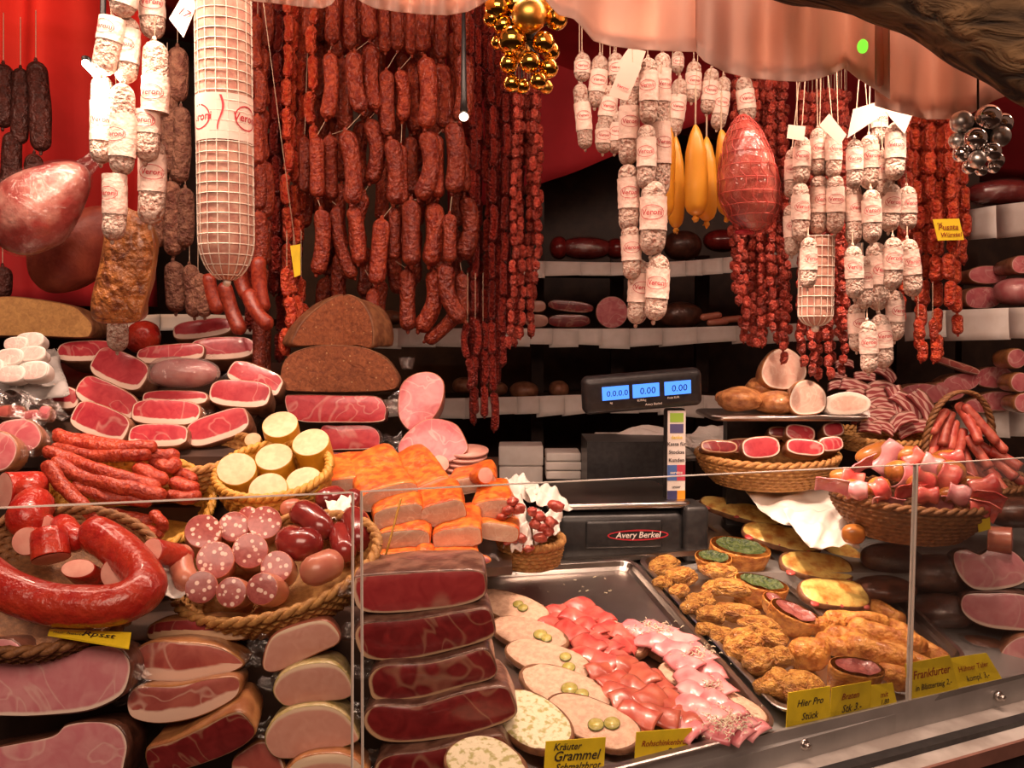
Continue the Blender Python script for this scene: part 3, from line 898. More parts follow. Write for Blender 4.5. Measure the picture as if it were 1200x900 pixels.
shelf('top back shelf with white paper edging behind the hanging salamis', [(600, 307, 2.75), (760, 309, 2.75), (862, 302, 2.7), (1010, 286, 2.6)], .02, .045, 1, 12)
shelf('middle back shelf with white paper edging behind the netted and wrapped salamis', [(425, 386, 2.75), (600, 386, 2.75), (760, 386, 2.75), (940, 380, 2.6), (1045, 374, 2.45)], .02, .052, 2, 20)
shelf('lowest back shelf with white paper edging behind the scale display', [(425, 470, 2.75), (600, 466, 2.75), (760, 462, 2.75), (900, 468, 2.7)], .02, .058, 3, 18)
shelf('upper right shelf with white paper edging beside the silver baubles', [(1132, 248, 2.4), (1170, 242, 2.3), (1260, 232, 2.1)], .02, .085, 4, 2)
shelf('middle right shelf with white paper edging below the pink hams', [(1058, 368, 2.4), (1130, 364, 2.3), (1260, 360, 2.1)], .02, .07, 5, 3)
shelf('lower right shelf with white paper edging behind the handled basket', [(1110, 480, 2.45), (1170, 482, 2.35), (1260, 484, 2.2)], .02, .062, 6, 2)
shelf('left back shelf with white edging behind the small red hams', [(150, 372, 2.45), (215, 369, 2.5), (300, 372, 2.55)], .02, .045, 7, 3)
g = G()
for (u, y, v0, v1) in ((630, 3.0, 200, 620), (723, 3.08, 300, 620), (823, 3.0, 300, 560), (1137, 2.72, 150, 560), (1060, 2.8, 180, 560)):
    a, b = P(u, v0, y), P(u, v1, y); q = box(a.x - .02, a.x + .02, y - .02, y + .02, b.z, a.z)
    tag(link('shelf_post', q.mesh('shelf_post', [MT['darkwood']], False)), 'dark wooden shelf post against the back wall ' + {630: 'behind the thin sausages', 723: 'left of the shelf middle', 823: 'right of the scale display', 1137: 'behind the right shelves', 1060: 'behind the bright salamis'}[u], 'post', 'shelf posts at the back')

# ---------------------------------------------------------------- meats on the back shelves
def ball_meat(name, label, cat, u, v, w_, h, y, m, group=None, d=.1, seed=1, amp=.06, roll=0, film_=False):
    g = blob(px(w_ / 2, y), d / 2, px(h / 2, y), amp, 2.4, seed, 24, 16, .9)
    o = link(name, g.mesh(name, [MT[m]]), None, Matrix.Translation(P(u, v, y)) @ rot(0, 0, roll)); tag(o, label, cat, group)
    if film_:
        q = blob(px(w_ / 2, y) * 1.03 + .002, d / 2 + .004, px(h / 2, y) * 1.04 + .002, amp, 2.4, seed, 24, 16, .9); q.warp(.003 if film_ == True else .004, 60 if film_ == True else 85, seed)
        link('plastic_film', q.mesh('plastic_film', [MT['shinyfilm' if film_ == 'shiny' else 'film']], film_ != 'shiny'), o)
    return o


Gb = 'meats on the back shelves'
for (u, v, w_, h, l, fl) in ((655, 291, 22, 26, 'dark red smoked ham on top back shelf, left of the shiny wrapped ham', 0), (686, 291, 62, 26, 'shiny film-wrapped ham lying on the top back shelf', 1), (722, 292, 24, 24, 'small dark ham on top back shelf beside hanging salami', 0),
                             (846, 282, 44, 26, 'reddish ham on top back shelf under the netted ham', 0), (800, 288, 46, 34, 'dark green-brown herb ham on top back shelf', 2)):
    ball_meat('smoked_ham', l, 'ham', u, v, w_, h, 2.85, 'rind_dark' if fl == 2 else 'bloodskin', seed=u, film_=fl == 1)
cut('ham_half', 'round pink ham end standing on middle back shelf', 'ham', ob(717, 366, 38, 38, 0, 2), 2.8, .1, 'rind', 'hamred', tilt=0, seed=2)
cut('ham_half', 'rounded rosy ham end on middle back shelf behind thin sausages', 'ham', ob(629, 376, 28, 16, 0, 2.4), 2.8, .1, 'rind', 'loinface', tilt=0)
cut('ham_half', 'small ham end lying on another at the shelf left', 'ham', ob(630, 359, 20, 14, 0, 2.4), 2.8, .1, 'rind', 'loinface', tilt=0)
cut('speck_piece', 'dark speck piece on top in the middle back shelf pair', 'cured meat', ob(669, 359, 54, 14, -6, 2.6), 2.8, .1, 'rind_dark', 'speckdark', tilt=0)
cut('speck_piece', 'dark speck piece at bottom in the middle back shelf pair', 'cured meat', ob(667, 376, 50, 16, 0, 2.6), 2.8, .1, 'rind_dark', 'speckdark', tilt=0)
ball_meat('smoked_ham', 'dark herb-crusted ham right of the hanging salami on middle shelf', 'ham', 797, 370, 52, 32, 2.85, 'rind_dark', seed=4)
for i, (u, v) in enumerate(((832, 372), (840, 379), (856, 376))):
    long('small_sausage', ['upper', 'lower', 'right-hand'][i] + ' small pale sausage at the right end of middle shelf', 'sausage', [(u - 12, v, 2.7), (u + 14, v - 3, 2.7)], 4, 'rosyskin')
for i, (u, v, w_, h) in enumerate(((614, 458, 34, 22), (655, 456, 24, 20), (580, 456, 30, 18), (545, 452, 30, 20), (560, 370, 34, 18), (455, 372, 40, 18), (600, 372, 24, 18))):
    ball_meat('smoked_ham', ['brownish ham on lowest back shelf left of the scale display', 'small reddish ham on lowest back shelf touching the scale display', 'reddish ham on lowest shelf behind the thin sausage tips', 'dark ham on lowest shelf above the paper right of bread',
                             'dim ham on middle shelf behind the thin sausages', 'dim ham on middle shelf right of the bread', 'dim ham on middle shelf below the small beaded sausages'][i], 'ham', u, v, w_, h, 2.84, 'rind', seed=i + 20)
# right shelves
cut('ham_half', 'orange-pink ham half lying on top on the middle right shelf', 'ham', ob(1158, 322, 46, 22, 0, 2.2), 2.35, .1, 'rind', 'hamred', tilt=2, seed=1)
cut('ham_half', 'dull pink ham half at left on the middle right shelf', 'ham', ob(1152, 349, 42, 26, 2, 2.6), 2.33, .1, 'rind', 'hamred', tilt=2, seed=3)
ball_meat('film_wrapped_ham', 'glossy pink wrapped ham on the middle right shelf', 'ham', 1190, 342, 46, 32, 2.25, 'hampale', film_=True, seed=3)
cut('ham_half', 'pink ham cut at the picture edge above the wrapped ham', 'ham', ob(1198, 310, 26, 22, 0, 2.2), 2.25, .1, 'rind', 'hamred', tilt=2)
ball_meat('film_wrapped_ham', 'dark pink wrapped ham on the upper right shelf', 'ham', 1178, 226, 90, 30, 2.35, 'bloodskin', film_=True, seed=5)
for (u, v, w_, h, a, l) in ((1165, 442, 46, 26, 2, 'topmost pink oval loin half on the lower right shelf'), (1170, 470, 48, 24, 0, 'pink oval loin half on lower right shelf under the topmost one'), (1112, 458, 40, 24, 2, 'pink loin half left of the pale pair, above the basket handle'),
                         (1127, 448, 44, 22, 8, 'dim pink loin half behind the basket handle'), (1080, 462, 56, 26, 2, 'large pale pink loin half above the fanned bacon'), (1150, 475, 40, 18, 0, 'pale loin piece half hidden inside the basket handle')):
    cut('loin_half', l, 'ham', ob(u, v, w_, h, a, 2.2, jit=.03), 2.32 if u > 1130 else 2.3, .09, 'rind', 'hamred', tilt=2, seed=u)
for (u, v, l) in ((1192, 420, 'upper red-faced ham at the right picture edge'), (1196, 448, 'middle red-faced ham with yellow rind at the right edge'), (1200, 472, 'lower red-faced ham at the right picture edge')):
    cut('ham_half', l, 'ham', ob(u, v, 24, 24, 0, 2), 2.2, .08, 'rind_gold', 'hamred', (3, 0, 0, 0, 0), tilt=2)
o = cut('belly_strip', 'long striped belly strip leaning on the lower right shelf', 'bacon', ob(1122, 428, 56, 9, -18, 4), 2.28, .03, 'rind', 'bellyface', tilt=2)

# boxes & paper stacks behind the scale
def paper_block(label, u0, v0, u1, v1, y, d=.12, n=1):
    a, b = P(u0, v1, y), P(u1, v0, y); g = G()
    for k in range(n):
        z0 = a.z + (b.z - a.z) * k / n; z1 = a.z + (b.z - a.z) * (k + 1) / n - .002
        q = rbox(b.x - a.x + .003 * (k % 2), d, z1 - z0, .004); V = q.all() + np.array([(a.x + b.x) / 2, y + d / 2, z0]); g.add(V, q.f)
    tag(link('napkin_stack', g.mesh('napkin_stack', [MT['paper']])), label, 'napkins')


paper_block('wide stack of folded white paper behind the scale, leftmost', 585, 522, 636, 570, 2.55, .12, 2)
paper_block('stack of folded paper napkins between paper stack and dark box', 640, 530, 681, 562, 2.5, .12, 3)
paper_block('dim folded paper pack behind the scale column', 700, 510, 760, 560, 2.45, .1, 1)
for (l, uu) in (('crumpled pale paper bag lying behind the scale column', 760), ('crumpled pale paper bag right of the scale column', 838)):
    g = blob(.09, .05, .045, .35, 4, uu, 28, 18, .8)
    tag(link('paper_bag', g.mesh('paper_bag', [MT['paper']], False), None, Matrix.Translation(P(uu, 522, 2.5))), l, 'bag')
a = P(686, 575, 2.35); tag(link('dark_crate', box(a.x, a.x + .22, 2.3, 2.5, a.z - .2, P(0, 515, 2.35).z).mesh('dark_crate', [MT['blackplastic']], False)), 'dark crate behind the scale platform', 'crate')

# ================================================================ HANGING GOODS
# steel rails that carry them
for (y, z, x0, x1, l) in ((2.0, P(0, -60, 2.0).z, -1.6, .2, 'steel rail carrying the hanging sausages on the left'), (2.15, P(0, -40, 2.15).z, -.3, 1.9, 'rear steel rail carrying the thin sausage strings'), (1.68, P(0, -80, 1.68).z, -1.6, 1.6, 'front steel rail carrying the wrapped salamis')):
    tag(link('hanging_rail', tube([(x0, 0, 0), (x1, 0, 0)], .009, 10, 'flat').mesh('hanging_rail', [MT['steel']]), None, Matrix.Translation((0, y, z))), l, 'rail')

# thick smoked sausages, string by string
K = [
 [(391, -20, 389, 52, 8.5, 0), (386, 62, 382, 140, 9, .5), (371, 160, 372, 232, 8.5, 0), (376, 245, 371, 322, 9.5, .5)],
 [(410, -20, 411, 60, 9, 0), (402, 68, 405, 152, 9, 0), (387, 158, 388, 235, 8.5, 0), (396, 242, 416, 326, 8, -1)],
 [(431, -5, 433, 47, 9, 0), (416, 60, 425, 132, 10, -.5), (405, 153, 412, 240, 10.5, .5), (412, 242, 420, 310, 8.5, .5)],
 [(449, -5, 452, 62, 8, 0), (436, 52, 441, 130, 10, -.5), (432, 140, 433, 215, 9.5, 1), (427, 226, 426, 313, 9.5, -1), (440, 338, 451, 383, 8, -1)],
 [(466, -5, 466, 60, 8, 0), (453, 82, 455, 160, 8.5, 0), (458, 163, 461, 240, 10, .5), (448, 256, 441, 334, 10, 0)],
 [(483, -5, 483, 65, 8, 0), (468, 82, 471, 143, 8.5, .5), (470, 170, 471, 240, 7.5, 0), (463, 243, 462, 305, 7.5, 0), (477, 315, 478, 388, 9.5, 0)],
 [(496, 0, 495, 62, 9.5, 0), (498, 67, 498, 151, 10.5, .5), (498, 154, 491, 234, 11, 1), (482, 234, 482, 312, 10.5, 0)],
 [(518, 0, 516, 70, 9.5, 0), (515, 75, 519, 152, 10.5, .5), (512, 158, 513, 232, 8, 0), (507, 238, 503, 312, 11, .5), (507, 316, 490, 388, 10.5, 1)],
 [(541, 0, 541, 62, 10, 0), (541, 64, 539, 143, 10.5, .5), (530, 143, 530, 227, 11, .5), (527, 250, 527, 308, 8, 0), (524, 309, 545, 377, 10.5, -1)],
 [(484, 70, 485, 155, 8, 0), (481, 160, 483, 228, 8, 0)],
 [(541, 168, 544, 226, 8.5, 0), (544, 232, 539, 304, 10.5, 1), (541, 320, 543, 372, 8, 0), (538, 362, 498, 400, 8.5, .5)],
 [(360, -20, 361, 45, 7, 0), (357, 160, 357, 226, 7, 0)],
]
for i, s in enumerate(K[:9]):
    chain('sausage_string', 'krainer', s, 1.97 + .03 * (i % 2), 'string of thick red-brown smoked sausages, ' + ORD[i] + ' from the left', 'thick smoked sausage strings', top=P(s[0][0], -60, 2.0))
chain('sausage_string', 'krainer', K[9], 2.06, 'short string of thick sausages half hidden in the middle of the others', 'thick smoked sausage strings', top=P(484, 60, 2.06))
chain('sausage_string', 'krainer', K[10], 2.03, 'string of thick sausages ending in a crosswise sausage, beside the thin ones', 'thick smoked sausage strings', top=P(541, 150, 2.0))
chain('sausage_string', 'krainer', K[11], 2.05, 'string of medium sausages behind the left end of the thick ones', 'thick smoked sausage strings', top=P(360, -60, 2.0))

# thin strings
def auto_string(u, v0, v1, ln, rp, drift=0, gap=1, seed=0, tailpair=False):
    r = random.Random(seed * 31 + int(u)); v = v0 + r.uniform(-ln * .5, 0); out = []; uu = u
    while v < v1:
        L = ln * r.uniform(.85, 1.15); un = uu + r.uniform(-1.6, 1.6) + drift * L / max(1, v1 - v0)
        out.append((uu, v, un, v + L - gap, rp * r.uniform(.88, 1.12), r.uniform(-1, 1))); v += L; uu = un
    return out


def hang(kind, us, v0, v1f, ln, rp, y, base, group, dj=.04, name='thin_sausage_string', drift=0):
    it = []
    for i, u in enumerate(us):
        yy = y + dj * ((i * 7) % 5 - 2) / 2; v1 = v1f(i, u) if callable(v1f) else v1f
        s = auto_string(u, v0, v1, ln, rp, drift, seed=i)
        it.append((chain(name, kind, s, yy, 'x', group, top=P(u, v0 - 60, yy), jit=.008), u, 0))
    for i, (o, u, _) in enumerate(it):
        o['label'] = base + ', ' + (ORD[i] if i < 20 else ORD[i - 20] + ' after the twentieth') + ' from the left'


hang('thin', [552, 561, 569, 577, 585, 593, 600], 5, lambda i, u: [380, 455, 430, 465, 410, 400, 372][i], 42, 4.6, 2.12, 'string of thin dark red sausages beside the thick ones', 'thin dried sausage strings in the middle')
hang('bead', [604, 611, 618, 625, 631], 100, lambda i, u: [405, 395, 385, 330, 300][i], 15, 4.4, 2.08, 'string of tiny red sausages below the gold baubles', 'tiny sausage strings below the gold baubles')
hang('thin', [548, 557, 566], 380, lambda i, u: 455, 38, 4.5, 2.05, 'hanging tips of thin dried sausages left of the paper shelf edge', 'low thin sausage tips')
hang('bead', [866, 873, 880, 887, 894, 901, 908, 915, 921], 70, lambda i, u: [350, 392, 398, 404, 404, 388, 396, 400, 415][i], 13, 4.6, 2.0, 'string of tiny bead-like red sausages right of the netted ham', 'tiny sausage strings right of the netted ham')
hang('bead', [943, 952, 961, 970, 978, 986], 110, lambda i, u: [420, 436, 444, 440, 425, 400][i], 14, 5, 1.95, 'string of tiny dark sausages between the salami bunches', 'tiny sausage strings between the salami bunches')
hang('bead', [990, 1056, 1063], 115, lambda i, u: [430, 290, 305][i], 14, 5, 1.98, 'string of tiny sausages beside the bright salami bunch', 'tiny sausage strings beside the bright salamis')
hang('orange_link', [1062, 1072, 1082, 1092, 1102, 1112, 1122, 1131], 130, lambda i, u: [378, 402, 355, 330, 398, 345, 380, 300][i], 30, 6.4, 2.05, 'string of small orange-red sausages around the small yellow card', 'orange-red sausage strings on the right')
chain('thin_sausage_string', 'orange_link', [(1076, 374, 1079, 398, 6, 0), (1079, 400, 1079, 424, 6, .5), ], 2.0, 'two low orange sausages dangling below the bright salamis', None, top=P(1076, 330, 2.0))
chain('thin_sausage_string', 'orange_link', [(1093, 374, 1095, 398, 5, 0), (1095, 401, 1094, 425, 6, .5)], 2.0, 'lone orange sausage pair dangling above the striped belly strip', None, top=P(1093, 330, 2.0))
hang('krainer', [356, 370, 384, 399, 424, 446, 470, 488, 510, 533], 0, lambda i, u: [240, 300, 330, 320, 330, 350, 340, 330, 340, 330][i], 70, 8.5, 2.16, 'string of thick sausages in the dim rear row', 'thick sausage strings in the rear row')
hang('thin', [548, 556, 565, 573, 581, 589, 597, 606, 615, 624], 5, lambda i, u: [370, 420, 430, 440, 440, 420, 380, 340, 300, 240][i], 38, 4.6, 2.24, 'rear thin dark red string beside the gold baubles', 'thin sausage strings in the rear row')
hang('bead', [601, 608, 614, 621, 628], 100, lambda i, u: [400, 395, 390, 350, 320][i], 15, 4.6, 2.16, 'rear string of tiny red sausages below the gold baubles', 'rear tiny sausage strings below the gold baubles')
hang('bead', [865, 870, 877, 884, 891, 898, 905, 912, 919], 70, lambda i, u: [330, 372, 388, 394, 394, 378, 386, 390, 400][i], 13, 4.8, 2.1, 'rear tiny-sausage string right of the netted ham', 'rear tiny sausage strings right of the netted ham')
hang('bead', [938, 947, 956, 965, 974, 983, 992], 110, lambda i, u: 410 - 6 * i, 14, 5, 2.08, 'rear tiny-sausage string between the salami bunches', 'rear tiny sausage strings between the salami bunches')
hang('orange_link', [1058, 1067, 1077, 1087, 1097, 1107, 1117, 1127], 130, lambda i, u: 300 - 4 * i, 28, 6.2, 2.18, 'rear orange-red sausage string around the yellow card', 'rear orange-red sausage strings')
# left ones
hang('thin', [299, 309, 318, 327], -10, lambda i, u: [370, 390, 330, 300][i], 44, 6, 2.12, 'string of small dark sausages right of the netted salami', 'dark sausage strings right of the netted salami')
hang('orange_link', [337, 345, 355, 366], -10, lambda i, u: [330, 265, 350, 150][i], 38, 6, 2.06, 'string of small bright red sausages left of the thick ones', 'bright red sausage strings')
hang('orange_link', [336, 344, 353], 330, lambda i, u: [390, 370, 385][i], 32, 6, 1.98, 'low bright red sausage loop above the brown bread', 'low bright red sausages above the bread')
hang('krainer', [302, 311], 20, lambda i, u: [400, 380][i], 62, 7.5, 2.0, 'string of long brownish-red sausages touching the netted salami', 'long brownish sausages beside the netted salami')
hang('thin', [289, 322, 333, 349, 374], 5, lambda i, u: [300, 420, 380, 290, 120][i], 40, 5.5, 2.2, 'string of dim dark sausages at the back on the left', 'dim dark sausage strings at the back')
for i, q in enumerate([[(262, 330, 1.9), (270, 360, 1.9), (283, 392, 1.88)], [(290, 340, 1.9), (300, 365, 1.88), (318, 385, 1.87)], [(243, 320, 1.95), (248, 345, 1.95), (258, 368, 1.95)], [(280, 300, 1.97), (283, 330, 1.97), (292, 352, 1.96)], [(303, 300, 1.93), (304, 335, 1.93), (310, 366, 1.93)]]):
    long('loose_sausage', ['reddish sausage curving down below the netted salami tip', 'reddish sausage curving over the small speck pieces', 'short brown-red sausage just left below the netted salami', 'dark sausage behind the netted salami tip', 'long red-brown sausage hanging right of the netted salami tip'][i], 'sausage', q, 9, 'hangred', 'reddish sausages around the netted salami', warp=.0015, wscale=90)
# dark salamis at the far left and grey-brown ones beside the lamp
for i, (u0, v0, u1, v1, r) in enumerate(((4, 75, 3, 150, 11), (14, 155, 10, 230, 11), (24, 80, 22, 170, 10), (42, 72, 48, 178, 12), (40, 180, 36, 205, 10), (3, 312, 2, 350, 10))):
    salami(u0, v0, u1, v1, r, 2.1, ['dark brown hanging salami at the left edge, upper', 'dark brown hanging salami at the left edge, lower', 'slim dark salami second from the left edge', 'thick dark salami beside the red curtain', 'short dark salami behind the wrapped ham', 'brown salami tip at left edge above the pale bread'][i], 'dark hanging salamis', None, None, 'darksausage', top=(u0, v0 - 60, 2.1), name='dark_salami')
for i, (u0, v0, u1, v1, r) in enumerate(((208, 55, 206, 120, 12), (196, 100, 200, 205, 11), (212, 125, 210, 215, 11), (200, 212, 203, 300, 11), (217, 220, 216, 290, 10), (203, 306, 206, 366, 12), (222, 310, 228, 372, 10), (186, 215, 184, 290, 10), (232, 320, 240, 372, 9))):
    salami(u0, v0, u1, v1, r, 1.95, 'grey-brown dry salami left of the netted salami, ' + ORD[i] + ' down the bunch', 'grey-brown dry salamis', None, None, 'mould_dark', top=(u0, v0 - 50, 1.95), name='dry_salami')

# wrapped salamis, left bunch
L1 = [(132, 22, 118, 88, 14, (-.9, .4)), (150, 20, 146, 98, 13, (.2, .7)), (176, -8, 178, 46, 14, (0, .55)), (150, -35, 140, 20, 15, (.2, .75)), (181, 48, 181, 134, 15, (.5, .98)), (119, 88, 118, 192, 13, (.3, .75)), (143, 98, 142, 206, 14, (.35, .8)), (172, 130, 170, 190, 14, (0, .45)), (178, 162, 176, 264, 15, (.2, .62)), (134, 205, 132, 282, 13, (.0, .6))]
N1 = ['wrapped salami left of the lamp bunch with its string out', 'wrapped salami in the middle of the upper left bunch', 'wrapped salami at top of the left bunch beside the netted one', 'topmost tilted wrapped salami of the left bunch', 'wrapped salami with clear logo right in the left bunch', 'glaringly lit wrapped salami just under the lamp',
      'wrapped salami with low label, middle of the left bunch', 'wrapped salami half covered near the brown speck top', 'lowest right wrapped salami of the left bunch', 'lowest left wrapped salami glowing above the brown speck']
for i, (a, lb) in enumerate(zip(L1, N1)):
    lo, hi = (max(0, a[5][0]), a[5][1])
    salami(a[0], a[1], a[2], a[3], a[4], 1.60 + .025 * (i % 3), lb, 'wrapped salamis on the left', (lo, hi), top=(a[0] + 1, a[1] - 30, 1.63), toff=.3 * ((i % 3) - 1))
salami(136, 372, 137, 412, 12, 1.85, 'small white moulded salami stub below the brown speck', None, None, body='mould', name='white_salami', top=(136, 330, 1.85))
# centre bunch
L2 = [(759, 68, 759, 146, 10.5), (737, 106, 735, 194, 11.5), (776, 62, 773, 150, 10), (757, 146, 756, 222, 11), (735, 192, 736, 272, 12), (773, 120, 774, 230, 11), (765, 212, 763, 300, 15), (737, 262, 740, 328, 11), (749, 304, 745, 380, 12), (772, 298, 766, 376, 13), (748, 75, 747, 118, 8)]
N2 = ['yellowish salami at top centre of the middle bunch', 'salami with clear logo, upper left of the middle bunch', 'salami upper right in the middle bunch', 'salami at the centre of the middle bunch', 'salami at left edge, halfway down the middle bunch', 'salami at right edge, halfway down the middle bunch',
      'widest salami of the middle bunch with large logo', 'salami low on the left of the middle bunch', 'bottom left brightly lit salami of the middle bunch', 'bottom right brightly lit salami of the middle bunch', 'small salami behind the pink tag']
for i, (a, lb) in enumerate(zip(L2, N2)):
    salami(*a, 1.66 + .02 * (i % 3), lb, 'wrapped salamis in the middle bunch', (.22, .66), top=(a[0] + 2, max(a[1] - 45, -80) if a[1] > 100 else -80, 1.68), toff=.25 * ((i % 3) - 1))
L3 = [(682, 62, 681, 96, 9), (679, 98, 686, 175, 9), (703, 65, 697, 126, 10), (715, 100, 708, 152, 10), (706, 140, 706, 180, 9), (722, 130, 720, 180, 9), (794, 60, 793, 86, 7), (797, 92, 788, 160, 9.5), (813, 72, 810, 120, 9), (834, 80, 828, 134, 9), (848, 90, 840, 152, 9), (870, 90, 876, 144, 10), (720, 62, 722, 100, 9)]
N3 = ['small salami at top left next to the red cloth', 'slim salami hanging lowest next to the red cloth', 'salami with tilted barcode label behind the pink tags', 'brownish salami behind the pink tag', 'short salami below the tilted barcode one', 'short salami left of the middle bunch', 'salami tip under the valance above the yellow casings', 'tilted salami left above the yellow casings',
      'dim salami above the middle yellow casing', 'dim salami right above the yellow casings', 'bright tilted salami left above the netted ham', 'salami hanging over the netted ham', 'small salami under the valance left of the tags']
for i, (a, lb) in enumerate(zip(L3, N3)):
    salami(*a, 1.86, lb, 'wrapped salamis behind the middle bunch', (.3, .72), top=(a[0], 10, 1.86), tsz=.5)
# right bunches
L4 = [(939, 160, 938, 216, 9.5), (958, 150, 958, 208, 9.5), (976, 150, 976, 210, 9), (928, 175, 926, 232, 8), (937, 214, 937, 283, 10), (959, 205, 958, 275, 10.5), (978, 205, 978, 274, 10), (926, 240, 928, 300, 9), (947, 278, 946, 338, 9.5)]
N4 = ['top left salami of the yellowish bunch', 'top middle salami of the yellowish bunch', 'top right salami of the yellowish bunch', 'half hidden salami at upper left of the yellowish bunch', 'left salami in the second row of the yellowish bunch', 'middle salami in the second row of the yellowish bunch',
      'right salami in the second row of the yellowish bunch', 'half hidden low salami left in the yellowish bunch', 'salami hanging against the short netted salami']
for i, (a, lb) in enumerate(zip(L4, N4)):
    salami(*a, 1.68 - (.05 if i == 8 else 0) + .02 * (i % 2), lb, 'wrapped salamis of the yellowish bunch', (.22, .64), top=(955, -78, 1.68) if i < 4 else (a[0], a[1] - 20, 1.7), toff=.2 * ((i % 3) - 1))
L5 = [(1001, 163, 1000, 222, 9), (1018, 158, 1018, 222, 10.5), (1030, 118, 1029, 170, 9), (1049, 143, 1047, 212, 11), (1034, 176, 1034, 232, 9), (999, 215, 1000, 287, 9.5), (1020, 222, 1021, 285, 10.5), (1044, 215, 1041, 272, 10.5), (1062, 218, 1063, 270, 10), (999, 288, 1001, 350, 10), (1010, 300, 1013, 362, 9), (1025, 284, 1029, 364, 12),
      (1046, 278, 1045, 340, 10.5), (1063, 280, 1070, 348, 10.5), (1002, 356, 1004, 412, 9.5), (1016, 376, 1018, 438, 10), (1030, 368, 1036, 432, 10.5), (1048, 340, 1048, 400, 10)]
N5 = ['row one leftmost', 'row one glaring white', 'topmost under the paper tags', 'row one rightmost', 'row one in the gap behind', 'second row leftmost', 'second row glaring white', 'second row middle right', 'second row rightmost', 'third row leftmost', 'third row second, partly covered', 'third row largest and overexposed',
      'third row right of the overexposed one', 'third row rightmost, tilted', 'bottom row leftmost', 'bottom row lowest', 'bottom row with tilted logo', 'bottom right with clear barcode sleeve']
for i, (a, lb) in enumerate(zip(L5, N5)):
    salami(*a, 1.62 + .03 * (i % 3), 'white wrapped salami of the bright right bunch, ' + lb, 'wrapped salamis of the bright right bunch', (.2, .62), top=(1020 + 4 * (i % 3), -78, 1.68) if i < 5 else (a[0], a[1] - 15, 1.66), toff=.22 * ((i % 3) - 1))


# big netted salamis
def netted(u, v0, v1, rp, y, label, band, text):
    p0, p1 = P(u, v0, y), P(u + 1, v1, y); r = px(rp, y); L = (p0 - p1).length
    root = empty('netted_salami', p0, label, 'salami')
    t = np.concatenate([np.linspace(0, .86, 14), np.linspace(.88, 1, 8)])
    rad = r * np.where(t > .86, np.sqrt(np.maximum(.03, 1 - ((t - .86) / .145) ** 2)), 1)
    path = np.stack([0 * t, 0 * t, -L * t], 1)
    link('sausage_body', tube(path, rad, 28, 'flat').warp(.0012, 40, 3).mesh('sausage_body', [MT['netbody']]), root)
    net = G(); nv = 16
    zz = np.linspace(0, 1, 60); rr = np.interp(zz, t, rad) + .0012
    for k in range(nv):
        a = 2 * math.pi * k / nv
        tube(np.stack([rr * math.cos(a), rr * math.sin(a), -L * zz], 1), .0009, 4, 'open', net)
    step = px(11.5, y); k = 0
    while k * step < L:
        q = np.interp(k * step / L, t, rad) + .0012; ph = np.linspace(0, 2 * math.pi, 33)
        tube(np.stack([q * np.cos(ph), q * np.sin(ph), -k * step + .0012 * np.sin(ph * 16)], 1), .0009, 4, 'open', net); k += 1
    net.add(*(lambda b: (b.all() + np.array((0, 0, -L - .004)), b.f))(blob(.007, .007, .007, .3, 5, 1, 10, 8)))
    link('string_net', net.mesh('string_net', [MT['net']]), root)
    hang_twine(root, p0)
    if band:
        z0, z1 = (-(b_ - v0) / (v1 - v0) * L for b_ in band)
        zc = np.linspace(z0, z1, 8)
        g = tube(np.stack([0 * zc, 0 * zc, zc], 1), r * 1.035, 40, 'open'); g.warp(.001, 40, 2); b = link('label_band', g.mesh('label_band', [MT['wraplabel']]), root)
        for dx in (-.62, .98):
            q = merge(ring_g(r * .52, r * .46, r * .05), text_g(text, r * .42, .1, .01))
            q = wrap(q, r * 1.05); q.xf(Matrix.Translation((0, 0, (z0 + z1) / 2)) @ Matrix.Rotation(dx * 1.15, 4, 'Z')); link('printed_logo', q.mesh('printed_logo', [MT['redprint']]), b)
        q = sheet(lambda a, c_: (r * (.12 + .1 * math.sin(c_ * 5) + a * .09 * (1 - c_ * .5)), 0, z0 + (z1 - z0) * (.05 + c_ * .75)), 1, 10)
        link('printed_swoosh', wrap(q, r * 1.05).mesh('printed_swoosh', [MT['redprint']]), b)
    return root


MT['netbody'] = mat('netted_salami_casing', (.58, .33, .24), (.44, .19, .14), 55, .6, .4, .003, 90, var=0)
netted(261, -30, 328, 31, 1.60, 'big thick netted salami with paper label band hanging at left centre', (115, 168), 'Veroni')
netted(957, 278, 382, 19, 1.70, 'shorter thick netted salami under the yellowish bunch', None, '')

